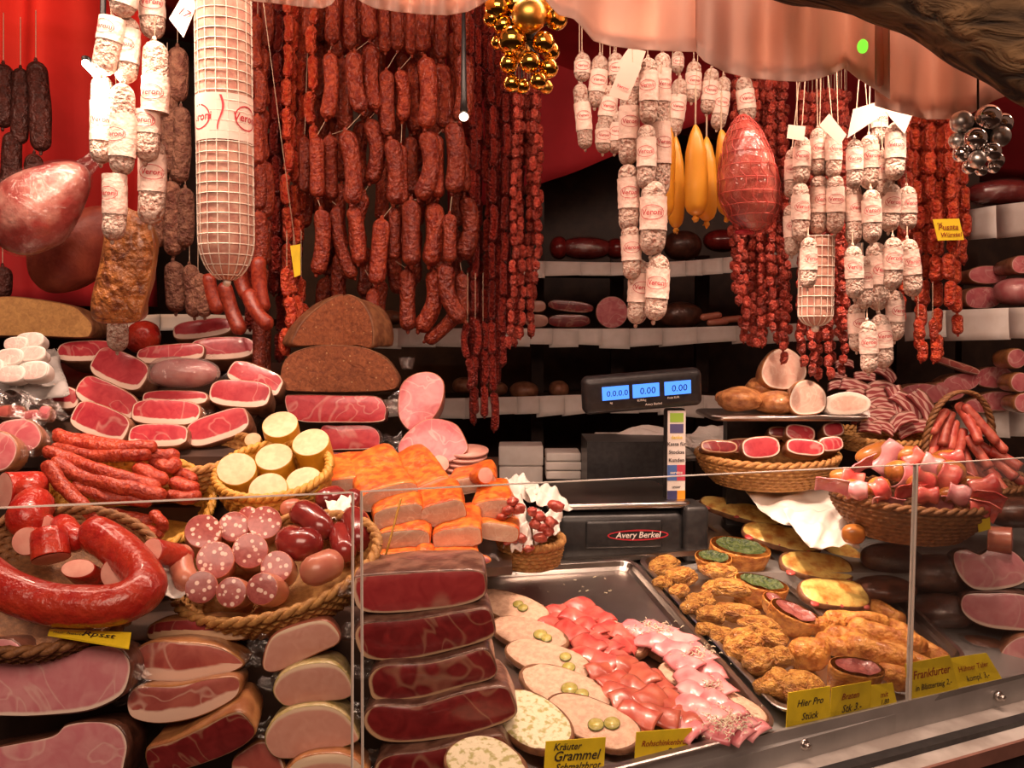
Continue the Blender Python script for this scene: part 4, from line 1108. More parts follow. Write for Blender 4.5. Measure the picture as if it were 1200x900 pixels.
# tags hanging among the salamis
def card(label, corners, y, m='wraplabel', lines=(), pm='darkprint', name='price_card', yj=0, size=None, shear=.3, group=None, th=.0012, cat='sign'):
    """corners px TL,TR,BR,BL; lines (text, relative height, s, t)"""
    ys = y if hasattr(y, '__len__') else [y] * 4
    q = [P(a, b, yy) for (a, b), yy in zip(corners, ys)]
    c = sum(q, Vector()) / 4; X = ((q[1] - q[0]) + (q[2] - q[3])) / 2; Z = ((q[0] - q[3]) + (q[1] - q[2])) / 2; Nn = X.cross(Z).normalized()
    root = link(name, quadbox([q[0] - c, q[3] - c, q[2] - c, q[1] - c], -Nn * th * (-1 if Nn.y < 0 else 1) * -1).mesh(name, [MT[m]], False), None, Matrix.Translation(c)); tag(root, label, cat, group)
    front = -Nn if Nn.y > 0 else Nn
    if name == 'paper_tag': hang_twine(root, (q[0] + q[1]) / 2)
    for tx in lines:
        s_, h, a, b = tx[:4]
        if abs(a) < .05 and abs(b) < .05: a, b = a / X.length, b / Z.length
        mm = tx[4] if len(tx) > 4 else pm
        g = text_g(s_, Z.length * h, shear, .012); V = g.all()
        x_ = X.normalized(); z_ = Z.normalized(); W = np.array([tuple(x_ * p[0] + z_ * p[2] + X * a + Z * b + front * (th + .0008)) for p in V]); g.set(W)
        link('handwriting', g.mesh('handwriting', [MT[mm]], False), root)
    return root


card('white paper tag between the lamp bunch and the netted salami', [(213, -4), (234, -2), (215, 44), (198, 22)], 1.58, 'paper', [('17', .35, 0, 0)], 'redprint', 'paper_tag', cat='tag')
card('pink paper tag, lower one beside the middle salami bunch', [(731, 68), (752, 78), (735, 118), (713, 112)], 1.62, 'wraplabel', [('Veroni', .12, 0, -.2)], 'redprint', 'paper_tag', cat='tag')
card('pink paper tag, upper one tucked behind the middle bunch top', [(737, 56), (757, 60), (750, 80), (721, 78)], 1.64, 'wraplabel', name='paper_tag', cat='tag')
card('small yellowish tag at left of the yellowish salami bunch', [(924, 146), (944, 148), (942, 165), (922, 162)], 1.66, 'wraplabel', name='paper_tag', cat='tag')
card('diamond-shaped yellowish tag at right of the yellowish salami bunch', [(972, 133), (992, 158), (984, 170), (960, 147)], 1.64, 'wraplabel', name='paper_tag', cat='tag')
card('long white tag left above the bright right bunch', [(1000, 128), (1032, 118), (1034, 135), (993, 162)], 1.60, 'wraplabel', name='paper_tag', cat='tag')
card('folded white tag right above the bright right bunch', [(1036, 128), (1072, 128), (1060, 157), (1045, 140)], 1.60, 'wraplabel', name='paper_tag', cat='tag')
card('small orange-yellow card reading Puszta Würstel among the orange sausages', [(1093, 257), (1124, 256), (1130, 281), (1099, 282)], 1.98, 'yellowcard', [('nur', .18, -.3, .3), ('Puszta', .36, -.02, .1), ('Würstel', .29, .02, -.25)], 'brownprint', cat='sign')
card('narrow yellow card hanging among the small bright red sausages', [(340, 288), (352, 286), (352, 322), (345, 325)], 1.97, 'yellowcard', name='paper_tag', cat='tag')

# amber casings and netted ham
for i, (u, v0, v1, r, y, l) in enumerate(((789, 148, 256, 13, 1.78, 'left front amber yellow cheese in casing'), (815, 146, 254, 14, 1.76, 'middle front amber yellow cheese in casing'), (842, 152, 254, 14, 1.77, 'right front amber yellow cheese in casing'), (792, 160, 268, 10, 1.85, 'left rear amber cheese casing behind the front three'), (828, 160, 260, 12, 1.86, 'right rear amber cheese casing behind the front three'))):
    p0 = P(u - (4 if i == 0 else -3 if i == 2 else 0), v0, y); L = (P(u, v0, y) - P(u, v1, y)).length; rr = px(r, y)
    t = np.linspace(0, 1, 18); rad = rr * np.interp(t, [0, .1, .3, .7, .92, 1], [.12, .5, .88, 1.02, .9, .3]); bow = (.7 if i == 2 else -.5 if i == 0 else .1)
    root = empty('amber_cheese', p0, l, 'cheese', 'amber cheeses in casing')
    link('casing', tube(np.stack([rr * bow * np.sin(t * 2.2), 0 * t, -L * t], 1), rad, 18, 'round').mesh('casing', [MT['cheese']]), root)
    k = blob(.006, .006, .007, .5, 6, i, 10, 8); k.xf(Matrix.Translation((rr * bow * math.sin(2.2), 0, -L - .003)))
    link('hanging_loop', tube([(0, 0, -.002), (0, 0, .07)], .0018, 6, 'round').mesh('hanging_loop', [MT['twine']]), root); hang_twine(root, p0 + Vector((0, 0, .068)))
    link('tied_end', k.mesh('tied_end', [MT['cheese']]), root)
g = tube(smooth_path([P(98, 72, 1.66), P(106, 80, 1.65), P(117, 92, 1.64)], 10), .0065, 12, 'round')
root = empty('halogen_lamp', P(104, 74, 1.67), 'small glaring halogen lamp behind the left salami bunch', 'lamp'); inv_ = Matrix.Translation(-P(104, 74, 1.67))
link('glowing_tube', g.xf(inv_).mesh('glowing_tube', [plain('glowing_lamp_glass', (1, .9, .7), .3, emit=((1, .82, .55), 22))]), root)
link('lamp_bracket', tube(smooth_path([P(96, 68, 1.68), P(104, 70, 1.69), P(118, 86, 1.68), P(122, -60, 1.70)], 16), .005, 8, 'round').xf(inv_).mesh('lamp_bracket', [MT['blackplastic']]), root)
root = empty('halogen_lamp', P(547, 150, 2.0), 'tiny bright lamp showing between thick and thin sausages', 'lamp'); inv_ = Matrix.Translation(-P(547, 150, 2.0))
link('glowing_tube', blob(.009, .009, .008, 0, 1, 1, 14, 10).xf(Matrix.Translation((0, -.12, -.005))).mesh('glowing_tube', [plain('glowing_bulb', (1, .9, .7), .3, emit=((1, .85, .6), 12))]), root)
link('lamp_socket', tube([(0, -.12, .004), (0, -.12, .03), (0, -.12, .4)], [.008, .006, .0012], 10, 'flat').mesh('lamp_socket', [MT['blackplastic']]), root)
c = P(876, 205, 1.74)
root = empty('netted_ham', c, 'large rosy ham in red netting hanging right of the amber cheeses', 'ham')
g = blob(px(33, 1.74), .06, px(66, 1.74), .05, 2, 3, 36, 28); V = g.all(); V[:, 0] *= 1 - .32 * np.clip(V[:, 2] / .1, -.5, 1); V[:, 0] += .12 * -V[:, 2]; g.set(V)
link('ham_body', g.mesh('ham_body', [mat('rosy_ham_surface', (.66, .17, .12), (.38, .04, .035), 16, .3, .7, .01, 35, coat=.5, sss=0)]), root)
g2 = G()
for k in range(0, len(g.f)): pass
q = blob(px(34, 1.74), .062, px(68, 1.74), .05, 2, 3, 36, 28); V = q.all(); V[:, 0] *= 1 - .32 * np.clip(V[:, 2] / .1, -.5, 1); V[:, 0] += .12 * -V[:, 2]; q.set(V); q.warp(.002, 50, 3)
link('plastic_film', q.mesh('plastic_film', [MT['film']]), root)
rn = G(); W = V.reshape(-1, 3); nu_, nv_ = 36, 28
for j in range(2, nv_ - 2, 2):
    tube(np.vstack([W[j * nu_:(j + 1) * nu_], W[j * nu_:j * nu_ + 1]]) * 1.012, .0008, 4, 'open', rn)
for k in range(0, nu_, 2):
    tube(np.array([W[j * nu_ + (k + (j // 2) % 2) % nu_] for j in range(nv_ - 1)]) * 1.012, .0008, 4, 'open', rn)
link('red_netting', rn.mesh('red_netting', [plain('pinkish_net', (.62, .10, .08), .5)]), root)
link('red_net_end', blob(.02, .01, .006, .2, 4, 2, 12, 8).xf(Matrix.Translation((-.005, 0, -px(66, 1.74)))).mesh('red_net_end', [MT['redprint']]), root)

# left wrapped hams
def film_ham(label, u, v, rx, rz, ang, y, m, d, seed, film_=True):
    root = empty('film_wrapped_ham', P(u, v, y), label, 'ham', mtx=Matrix.Translation(P(u, v, y)) @ rot(0, 0, ang))
    def shape(s):
        g = blob(px(rx, y) * s, d * s, px(rz, y) * s, .07, 2.2, seed, 36, 24); V = g.all(); X = V[:, 0] / px(rx, y); V[:, 2] *= 1 - .35 * np.clip(X, -.2, 1); V[:, 1] *= 1 - .3 * np.clip(X, -.2, 1); g.set(V); return g
    link('ham_body', shape(1).mesh('ham_body', [MT[m]]), root)
    if film_:
        q = shape(1.05); q.warp(.0035, 45, seed); link('plastic_film', q.mesh('plastic_film', [MT['film']]), root)
        r_ = px(rx, y)
        link('gathered_film', sheet(lambda a, b: (r_ * .92 + .035 * a, .012 * math.cos(b * 6.28) * (1 - .5 * a) + .004 * math.sin(b * 30), .016 * math.sin(b * 6.28) * (1 - .3 * a) + .004 * math.sin(b * 22)), 6, 30).mesh('gathered_film', [MT['film']]), root)
    tube([(px(rx, y) * .9, 0, 0), (px(rx, y) * 1.3, 0, px(rx, y) * .3)], .001, 4)
    return root


MT['hamwrap'] = mat('wrapped_ham_meat', (.42, .06, .05), (.72, .36, .29), 16, .35, .6, .01, 40, coat=.6, detail=5, lo=.42, hi=.62, var=0)
film_ham('big pink ham in shiny plastic film hanging at the left', 50, 240, 68, 44, 40, 1.80, 'hamwrap', .065, 4)
film_ham('dark red smoked ham hanging behind the film-wrapped one', 88, 290, 62, 40, 45, 1.98, 'darkham', .06, 9, False)
MT['rustface'] = mat('craggy_smoked_surface', (.13, .035, .015), (.50, .19, .05), 55, .38, 1, .02, 42, coat=.4, detail=6, lo=.32, hi=.68, dist=.6)
c = P(143, 315, 1.72)
o = [(-19, 66), (-6, 74), (14, 66), (28, 60), (38, 30), (34, -10), (24, -45), (18, -62), (-8, -66), (-34, -62), (-38, -40), (-28, 0), (-22, 30)]
root = cut('smoked_speck_side', 'orange-brown craggy smoked speck hanging below the left salamis', 'cured meat', [(143 + a, 313 - b) for a, b in o], 1.72, .05, 'rind_gold', 'rustface', tilt=0, lump=.006, bulge=.018); hang_twine(root, P(146, 243, 1.74))

# ================================================================ COUNTER
# deck, frame, glass
def dk(u, v, off=0): return D(u, v, off)
a, b, c_, d_ = dk(600, 960, -.014), dk(1330, 760, -.014), dk(1250, 560, -.014), dk(575, 650, -.014)
structure('counter_deck', quadbox([a, b, c_, d_], (0, 0, -.03)), [MT['steeldull']])
# rear level counter the scale and baskets stand on
ZB = D(740, 655).z - .012
structure('counter_back', box(-1.3, 1.75, 1.78, 2.45, ZB - .03, ZB), [MT['steeldull']])
structure('counter_body', box(-1.3, 1.9, 1.9, 2.4, .05, ZB - .031), [MT['darkwood']])
# front frame along the glass
GD = (DB - DA).normalized(); GN = Vector((-GD.y, GD.x, 0)).normalized()
A0 = P(700, 932, 1.14) ; B0 = P(1320, 762, 1.66)
A0 = DA + GD * -.75; B0 = DA + GD * 1.1
root = link('counter_front_frame', quadbox([A0, B0, B0 + Vector((0, 0, -.045)), A0 + Vector((0, 0, -.045))], GN * -.006).mesh('counter_front_frame', [MT['steeldull']], False)); tag(root, 'dull aluminium frame strip along the counter front below the glass', 'frame')
for (u, v) in ((940, 871), (1168, 815)):
    c = P(u, v, (DA + GD * ((P(u, v, 1.3).x - DA.x) / GD.x * 0)).y)
    # point on the strip plane
    o_ = Vector((0, 0, E)); dr = P(u, v, 1) - o_; nn = GD.cross(Vector((0, 0, 1))); q = o_ + dr * ((DA - GN * .007 - o_).dot(nn) / dr.dot(nn))
    m = Matrix((GD, GN, Vector((0, 0, 1)))).transposed().to_4x4(); m.translation = q
    g = tube([(0, 0, 0), (0, -.006, 0), (0, -.008, 0)], [.008, .008, .006], 14, 'flat'); tube([(0, -.008, 0), (0, -.014, 0)], .0045, 6, 'flat', g)
    link('bolt', g.mesh('bolt', [MT['steel']]), root, m)
lz = Vector((0, 0, -.045))
root = link('counter_ledge', quadbox([A0 + lz - GN * .006, B0 + lz - GN * .006, B0 + lz - GN * .085 + Vector((0, 0, -.012)), A0 + lz - GN * .085 + Vector((0, 0, -.012))], (0, 0, -.006)).mesh('counter_ledge', [mat('worn_pale_ledge', (.50, .46, .42), (.30, .26, .23), 14, .35, .15, .002, var=0)], False)); tag(root, 'worn pale metal ledge sloping out below the counter frame', 'ledge')
q0, q1 = A0 + lz - GN * .085 + Vector((0, 0, -.012)), B0 + lz - GN * .085 + Vector((0, 0, -.012))
link('edge_strip', quadbox([q0, q1, q1 + Vector((0, 0, -.022)), q0 + Vector((0, 0, -.022))], GN * -.006).mesh('edge_strip', [mat('brown_edge', (.26, .12, .09), None, 30, .5, .1, .001, var=0)], False), root)
structure('counter_front', quadbox([A0 + lz - GN * .06, B0 + lz - GN * .06, B0 - GN * .06 + Vector((0, 0, -1.0)), A0 - GN * .06 + Vector((0, 0, -1.0))], GN * .02), [MT['blackplastic']])


def gy(u):
    """depth of the glass line at picture column u"""
    k = (u - 600) / F; return (DA.y - DA.x * GD.y / GD.x) / (1 - k * GD.y / GD.x)


def pane(label, u0, v0, u1, v1, ub0=None, ub1=None, vb=None):
    tl, tr = P(u0, v0, gy(u0)), P(u1, v1, gy(u1)); ub0 = ub0 if ub0 is not None else u0; ub1 = ub1 if ub1 is not None else u1
    bl, br = tl.copy(), tr.copy(); bl = P(ub0, 900, gy(ub0)); br = P(ub1, 900, gy(ub1)); bl.z = 1.045; br.z = 1.045
    root = link('glass_pane', quadbox([tl, tr, br, bl], GN * .005).mesh('glass_pane', [MT['glass']], False)); tag(root, label, 'glass')
    e1 = quadbox([tl, tr, tr + Vector((0, 0, .0011)), tl + Vector((0, 0, .0011))], GN * .006)
    link('top_edge', e1.mesh('top_edge', [MT['glassedge']], False), root)
    for (p, q) in ((tl, bl), (tr, br)):
        s = GD * .0011; link('side_edge', quadbox([p, p + s, q + s, q], GN * .006).mesh('side_edge', [MT['glassedge']], False), root)
    return root


pane('left glass pane in front of the sausage baskets', -60, 599, 414, 578, -60, 412)
pane('middle glass pane in front of the scale and the trays', 424, 577, 1074, 545, 425, 1063)
pane('right glass pane in front of the ham display', 1076, 545, 1330, 529, 1066, 1330)


# trays
def tray(label, corners, depth=.018, lip=.012, h=.012):
    """corners FL FR NR NL in px on the deck (rim level)"""
    q = [D(u, v, h) for u, v in corners]; c = sum(q, Vector()) / 4; V = []; n = 0
    def ringpts(s_out, dz, rr=.03):
        out = []
        for k in range(4):
            p, pn, pp = q[k], q[(k + 1) % 4], q[k - 1]
            e1 = (pn - p).normalized(); e2 = (pp - p).normalized(); p = p - (e1 + e2) * s_out
            r2 = max(.004, rr + s_out)
            for t in np.linspace(0, 1, 7):
                a1 = p + e2 * r2; a2 = p + e1 * r2; w1 = (1 - t) ** 2; w2 = 2 * t * (1 - t); w3 = t * t
                out.append(a1 * w1 + p * w2 + a2 * w3 + DN * dz - c)
        return out
    R_ = [ringpts(lip, -.003), ringpts(lip, 0), ringpts(lip * .8, .001), ringpts(.001, .001), ringpts(0, 0), ringpts(-.004, -depth * .6), ringpts(-.010, -depth), ]
    m = len(R_[0]); V = [tuple(p) for r_ in R_ for p in r_]
    Fc = [(i * m + k, i * m + (k + 1) % m, (i + 1) * m + (k + 1) % m, (i + 1) * m + k) for i in range(len(R_) - 1) for k in range(m)]
    Fc.append(tuple((len(R_) - 1) * m + k for k in range(m)))
    root = link('steel_tray', G().add(V, Fc).mesh('steel_tray', [MT['steel']], False), None, Matrix.Translation(c)); tag(root, label, 'tray'); return root


tray('steel tray with open sandwiches, its back part empty and shiny', [(545, 668), (738, 657), (905, 848), (600, 925)], .014)
tray('steel tray holding the fried pieces and filled pastries', [(752, 655), (880, 632), (1040, 796), (917, 830)], .012)
tray('steel tray at the back holding cheese-topped breads, right of the scale', [(800, 590), (925, 578), (1130, 770), (1062, 790)], .010)

# open sandwiches -------------------------------------------------------------
def flat_piece(name, label, cat, u, v, wpx, dpt, ang, off, th, m_top, m_side, lean=0, e=2.4, group=None, asym=0, seed=1, dx=0):
    """a flat oval lying on the deck: local x long axis, z thickness; top part = topping"""
    L = deck_len(u, v, ang, wpx) / 2; n = 36; mt = deck_matrix(u, v, off, ang, lean); r_ = random.Random(seed)
    o_ = []
    for k in range(n):
        t = 2 * math.pi * k / n; c, s = math.cos(t), math.sin(t)
        x = L * math.copysign(abs(c) ** (2 / e), c); yy = dpt / 2 * math.copysign(abs(s) ** (2 / e), s) * (1 + asym * c)
        o_.append((x, yy))
    o_ = np.array(o_)
    rings = [(.90, 0), (.99, .15), (1.0, .5), (.985, .9), (.95, 1)]
    V = []
    for s, z in rings: V.append(np.column_stack([o_ * s, np.full(n, z * th)]))
    V = np.vstack(V); Fc = [(i * n + k, i * n + (k + 1) % n, (i + 1) * n + (k + 1) % n, (i + 1) * n + k) for i in range(4) for k in range(n)]
    Fc += [tuple(range(n - 1, -1, -1)), tuple(4 * n + k for k in range(n))]
    g = G().add(V, Fc); g.warp(.0012, 50, seed)
    root = link(name, g.mesh(name, [MT[m_side]]), None, mt); tag(root, label, cat, group)
    ts = [1.0, .97, .93, .85, .72, .55, .35, .15, .01]; V = []
    for i, s in enumerate(ts):
        q = o_ * s * .955; z = th + (-.001 if i == 0 else .0035 * (1 - s ** 6))
        V.append(np.column_stack([q, np.full(n, z)]))
    V = np.vstack(V); V[n:, 2] += nz(V[n:], 160, seed, 3) * .0012
    Fc = [(i * n + k, i * n + (k + 1) % n, (i + 1) * n + (k + 1) % n, (i + 1) * n + k) for i in range(len(ts) - 1) for k in range(n)] + [tuple((len(ts) - 1) * n + k for k in range(n))]
    link('topping', G().add(V, Fc).mesh('topping', [MT[m_top]]), root)
    return root, mt, L


def pickle(root, mt, x, y, z, r, tiltx=0):
    g = tube([(0, 0, -.0012), (0, 0, .0012)], r, 20, 'flat'); m = Matrix.Translation((x, y, z)) @ Matrix.Rotation(math.radians(tiltx), 4, 'X')
    p = link('pickle_slice', g.mesh('pickle_slice', [MT['pickle']]), root, m)
    g2 = G(); ph = np.linspace(0, 2 * math.pi, 22); tube(np.stack([r * np.cos(ph), r * np.sin(ph), 0 * ph], 1), .0011, 6, 'open', g2); link('pickle_skin', g2.mesh('pickle_skin', [MT['picklerim']]), p)


Gs = 'dark bread slices with lard spread and pickles'
for i, (u, v, w_, dp, ang, pk) in enumerate(((600, 716, 88, .07, -22, [(.022, .0, .008), (.010, .004, .008)]), (620, 748, 92, .07, -20, [(.020, .0, .010), (.032, -.003, .008)]), (642, 778, 104, .07, -20, [(.038, -.008, .009), (.024, .010, .008)]), (662, 812, 112, .075, -24, [(.010, -.004, .011), (.030, -.004, .009)]), (694, 850, 118, .075, -26, [(.012, -.010, .010), (.028, .004, .010)]))):
    root, mt, L = flat_piece('lard_bread_slice', 'dark bread slice with lard spread and pickles, ' + ORD[i] + ' from the back of the tray', 'open sandwich', u, v, w_, dp, ang, .010, .010, 'spread', 'breadcrust', 14, 2.3, Gs, .1, i + 3)
    for (x, y, r_) in pk: pickle(root, mt, x, y, .0155, r_, 4)
for i, (u, v, w_, ang, l) in enumerate(((622, 850, 96, -42, 'bread slice with herb curd spread behind the first yellow card'), (570, 905, 90, -40, 'bread slice with herb curd half hidden by the dark speck stack'))):
    flat_piece('herb_bread_slice', l, 'open sandwich', u, v, w_, .085, ang, .012, .012, 'herbcheese', 'breadcrust', 10, 2.3, None, 0, 30 + i)
for i, (u, v, w_, ang, l) in enumerate(((705, 745, 110, -30, 'dark bread slice under the folded bright red ham'), (735, 800, 120, -30, 'dark bread slice under the folded brownish ham'), (770, 835, 110, -30, 'dark bread slice under the ham next to the second yellow card'), (785, 765, 90, -28, 'dark bread slice showing below the pale ham at the back'), (810, 800, 80, -25, 'dark bread slice in shadow between the ham rows'), (850, 835, 100, -28, 'dark bread slice under the grated horseradish and ham at the front'))):
    flat_piece('ham_bread_slice', l, 'open sandwich', u, v, w_, .08, ang, .002, .012, 'spread', 'breadcrust', 4, 2.4, None, 0, 40 + i)


_fs = {}


def fold_mesh(m, k):
    if (m, k) not in _fs:
        r = random.Random(k * 5 + 1); ph = r.uniform(0, 6); sk = r.uniform(-.3, .3)
        def fn(a, b):
            x = (a - .5) * .056 + sk * (b - .5) * .02; y = (b - .5) * .036 * (1 - .12 * math.sin(a * 3 + ph))
            z = .005 * math.sin(b * math.pi) ** .5 + .0012 * math.sin(a * 6 + ph) + .0008 * math.sin(a * 13 + b * 5) - .004 * (2 * a - 1) ** 2
            return (x, y + .002 * math.sin(a * 5 + ph), z)
        _fs[m, k] = sheet(fn, 14, 10, .0018).mesh('ham_slice', [MT[m]])
    return _fs[m, k]


def ham_folds(spots, m, base, group, rowh=14, scale=1.0, offr=.016):
    it = []
    for i, (u, v, a, lift) in enumerate(spots):
        mt = deck_matrix(u, v, offr + lift, a, 22)
        o = link('ham_slice', fold_mesh(m, i % 5), None, mt @ Matrix.Diagonal((scale, scale, scale, 1))); tag(o, 'x', 'ham slice', group); it.append((o, u, v))
    autolabel(it, base, rowh)


r = random.Random(5)
ham_folds([(660, 716, 10, .006), (682, 710, 15, .010), (700, 722, -40, .01), (668, 738, -35, .008), (690, 735, -35, .014), (712, 738, 30, .012), (732, 742, 60, .008), (690, 755, -35, .01), (706, 756, -30, .012), (724, 758, 35, .010), (740, 752, 65, .004), (685, 770, -30, .006), (704, 774, -25, .010), (724, 774, 40, .008), (650, 728, 30, .003), (676, 724, -20, .012)],
          'hamslice', 'folded bright red raw ham slice on open sandwich', 'folded bright red ham slices', 14)
ham_folds([(708, 786, 10, .008), (732, 780, 10, .01), (752, 790, -50, .012), (722, 800, 15, .012), (745, 806, -30, .014), (768, 798, -45, .012), (738, 820, 5, .014), (762, 818, 20, .016), (782, 822, 30, .01), (748, 836, -20, .014), (772, 838, -10, .014), (718, 812, -20, .01), (796, 838, -50, .006), (742, 846, -10, .006)],
          'hamslice_b', 'folded brownish smoked ham slice on open sandwich', 'folded brownish ham slices', 14)
ham_folds([(748, 738, -20, .014), (766, 752, -25, .014), (788, 760, -20, .016), (800, 775, -30, .014), (818, 765, -35, .012), (772, 738, -15, .012), (830, 785, -40, .010), (812, 795, -35, .012), (795, 748, -25, .010), (840, 802, -40, .008)],
          'hampale', 'pale pink ham slice under grated horseradish, tray back', 'pale pink ham slices at the back', 14)
ham_folds([(815, 812, -30, .010), (834, 820, -35, .012), (850, 830, -40, .012), (826, 835, -30, .012), (844, 844, -30, .010), (864, 840, -40, .008), (812, 828, -25, .012), (874, 848, -35, .004), (836, 852, -20, .004), (856, 852, -30, .004), (808, 842, -30, .006), (822, 850, -20, .004), (800, 850, -35, .004)],
          'hampale', 'pink shaved ham slice at the front tray corner', 'pink shaved ham slices at the front', 12)
g = G(); r = random.Random(9)
for (cu, cv, su, sv, n) in ((765, 735, 22, 8, 110), (815, 765, 20, 10, 90), (835, 800, 10, 8, 40), (855, 845, 30, 13, 220)):
    for k in range(n):
        u, v = r.gauss(cu, su * .6), r.gauss(cv, sv * .6); p = D(u, v, .030 + r.uniform(0, .006)); q = p + Vector((r.uniform(-1, 1), r.uniform(-1, 1), r.uniform(-.3, .3))) * .007
        tube([p, (p + q) / 2 + Vector((0, 0, .0015)), q], .0006, 4, 'open', g)
tag(link('grated_horseradish', g.mesh('grated_horseradish', [MT['horseradish']])), 'fine white grated horseradish strewn over the pink ham', 'horseradish', kind='stuff')
g = G()
for k in range(26):
    u, v = r.uniform(595, 740), r.uniform(662, 700); p = D(u, v, .002); tube([p, p + Vector((r.uniform(-1, 1), r.uniform(-1, 1), 0)) * .006 + DN * .001], .0006, 4, 'open', g)
tag(link('horseradish_crumbs', g.mesh('horseradish_crumbs', [MT['horseradish']])), 'few stray white shreds on the empty back part of the tray', 'horseradish', kind='stuff')

# fried pieces --------------------------------------------------------------
it = []
_fr = {}
for i, (u, v, rx, rz, a, lf) in enumerate(((778, 663, 23, 11, 10, 0), (800, 676, 20, 12, 0, 6), (796, 692, 16, 9, 20, 0), (776, 684, 14, 9, 0, 0), (842, 668, 24, 13, -12, 12), (858, 690, 28, 13, -4, 16), (822, 704, 20, 11, 15, 8), (835, 690, 14, 9, 0, 8), (812, 712, 16, 10, 10, 4),
     (866, 718, 27, 13, -10, 14), (833, 722, 20, 12, -5, 8), (890, 733, 26, 13, -12, 14), (826, 738, 13, 9, 0, 4), (845, 744, 16, 11, -5, 2), (870, 757, 27, 18, 12, 4), (893, 776, 25, 17, 20, 6), (905, 748, 20, 13, -15, 14), (915, 772, 20, 14, 15, 14), (912, 800, 24, 18, 5, 8), (938, 800, 20, 15, -10, 10), (930, 806, 20, 14, 0, 10), (952, 806, 16, 12, 10, 10), (898, 806, 15, 12, 0, 0))):
    k = i % 7
    if k not in _fr:
        _fr[k] = blob(1, .8, .85, .24, 2.6, 31 + k * 3, 44, 30).warp(.07, 6, k).mesh('fried_chicken_piece', [MT['fried']])
    mt = deck_matrix(u, v, .014 + lf * .001, a, 0); y = mt.translation.y; s = px(1, y)
    o = link('fried_chicken_piece', _fr[k], None, mt @ Matrix.Diagonal((rx * s, rz * s * 1.3, rz * s * 1.02, 1))); tag(o, 'x', 'fried chicken', 'golden fried chicken pieces'); it.append((o, u, v))
autolabel(it, 'golden brown fried chicken piece in the left heap', 17)


def wrapb(name, label, u, v, rx, rz, a, lift, fill, el=50, az=0, crust='pastry', ry=1.0, rough=1):
    """stuffed roll: crust bowl with the cut face showing the filling"""
    mt = deck_matrix(u, v, lift + .018, 0, 0); c = mt.translation; s = px(1, c.y); o_ = ob(0, 0, rx * 2 * s, rz * 2 * s, 0, 2.2)
    bg, fg = slab([(p[0], -p[1]) for p in o_], rx * 1.5 * s, (0, 0, 0, 0, 0), .004, int(u), bev=.004, bulge=-.004, back=.62)
    root = link(name, bg.mesh(name, [MT[crust]]), None, Matrix.Translation(c) @ rot(az, el, a)); tag(root, label, 'stuffed roll')
    q = fg.all(); q[:, 0] *= .84; q[:, 2] *= .78; q[:, 1] -= .0015; q[:, 1] += nz(q, 160, 3, 3) * .0022; fg.set(q); fg.a = [np.zeros(len(q))]
    link('filling', fg.mesh('filling', [MT[fill]]), root)
    return root


wrapb('stuffed_roll', 'open spinach-filled roll resting on top, right of the scale', 868, 640, 36, 20, -22, .045, 'spinach', 66, 14)
wrapb('stuffed_roll', 'small spinach-filled roll tucked left behind the larger one', 836, 652, 22, 13, -10, .030, 'spinach', 62, -10)
wrapb('stuffed_roll', 'spinach-filled roll lying lower between fried pieces and tray edge', 893, 682, 32, 15, -25, .030, 'spinach', 64, 12)
wrapb('stuffed_roll', 'meat-filled roll below the spinach ones, steeply tilted', 932, 716, 30, 15, -42, .026, 'mincefill', 60, 15)
wrapb('stuffed_roll', 'meat-filled roll peeking out left of the steep one', 910, 704, 18, 10, -50, .02, 'mincefill', 58, 5)
wrapb('stuffed_roll', 'meat-filled roll at the front beside the yellow cards', 1005, 781, 34, 17, -16, .030, 'mincefill', 62, 15)
for i, (u, v, rx, rz, a, lf, l) in enumerate(((947, 768, 25, 22, 0, .024, 'big round golden puff roll right of the fried chicken'), (968, 735, 26, 12, 8, .020, 'crisp pastry roll behind the puff roll'), (1003, 727, 40, 13, -6, .024, 'long crisp pastry stick, topmost of the right heap'), (992, 748, 30, 15, -8, .026, 'pastry roll with open hollow end'),
     (1038, 748, 44, 15, -14, .022, 'long pastry roll crossing behind the glass joint, upper'), (1030, 770, 46, 17, -16, .022, 'broad pastry roll behind the front meat-filled one'), (1068, 775, 46, 16, -22, .014, 'long flat pastry near the yellow Frankfurter card'), (1072, 752, 46, 13, -30, .010, 'thin flat pastry at the right rim'), (1020, 710, 46, 12, -27, .012, 'brown pastry strip behind the cheese breads'),
     (1052, 795, 30, 15, -10, .014, 'pastry piece behind the narrow yellow card'), (975, 760, 22, 12, -20, .014, 'small pastry piece between puff roll and hollow roll'))):
    mt = deck_matrix(u, v, lf, a, 0); s = px(1, mt.translation.y)
    g = tube(smooth_path([(-rx * s, 0, -.003), (-rx * s * .4, .002, .001), (rx * s * .4, -.002, .002), (rx * s, .001, -.004)], 18), rz * s * np.interp(np.linspace(0, 1, 18), [0, .2, .6, 1], [.8, 1, .95, .7]), 18, 'round', squash=.8)
    g.warp(.006, 38, i + 2); g.warp(.0018, 150, i)
    tag(link('puff_pastry_roll', g.mesh('puff_pastry_roll', [MT['pastry']]), None, mt), l, 'pastry')
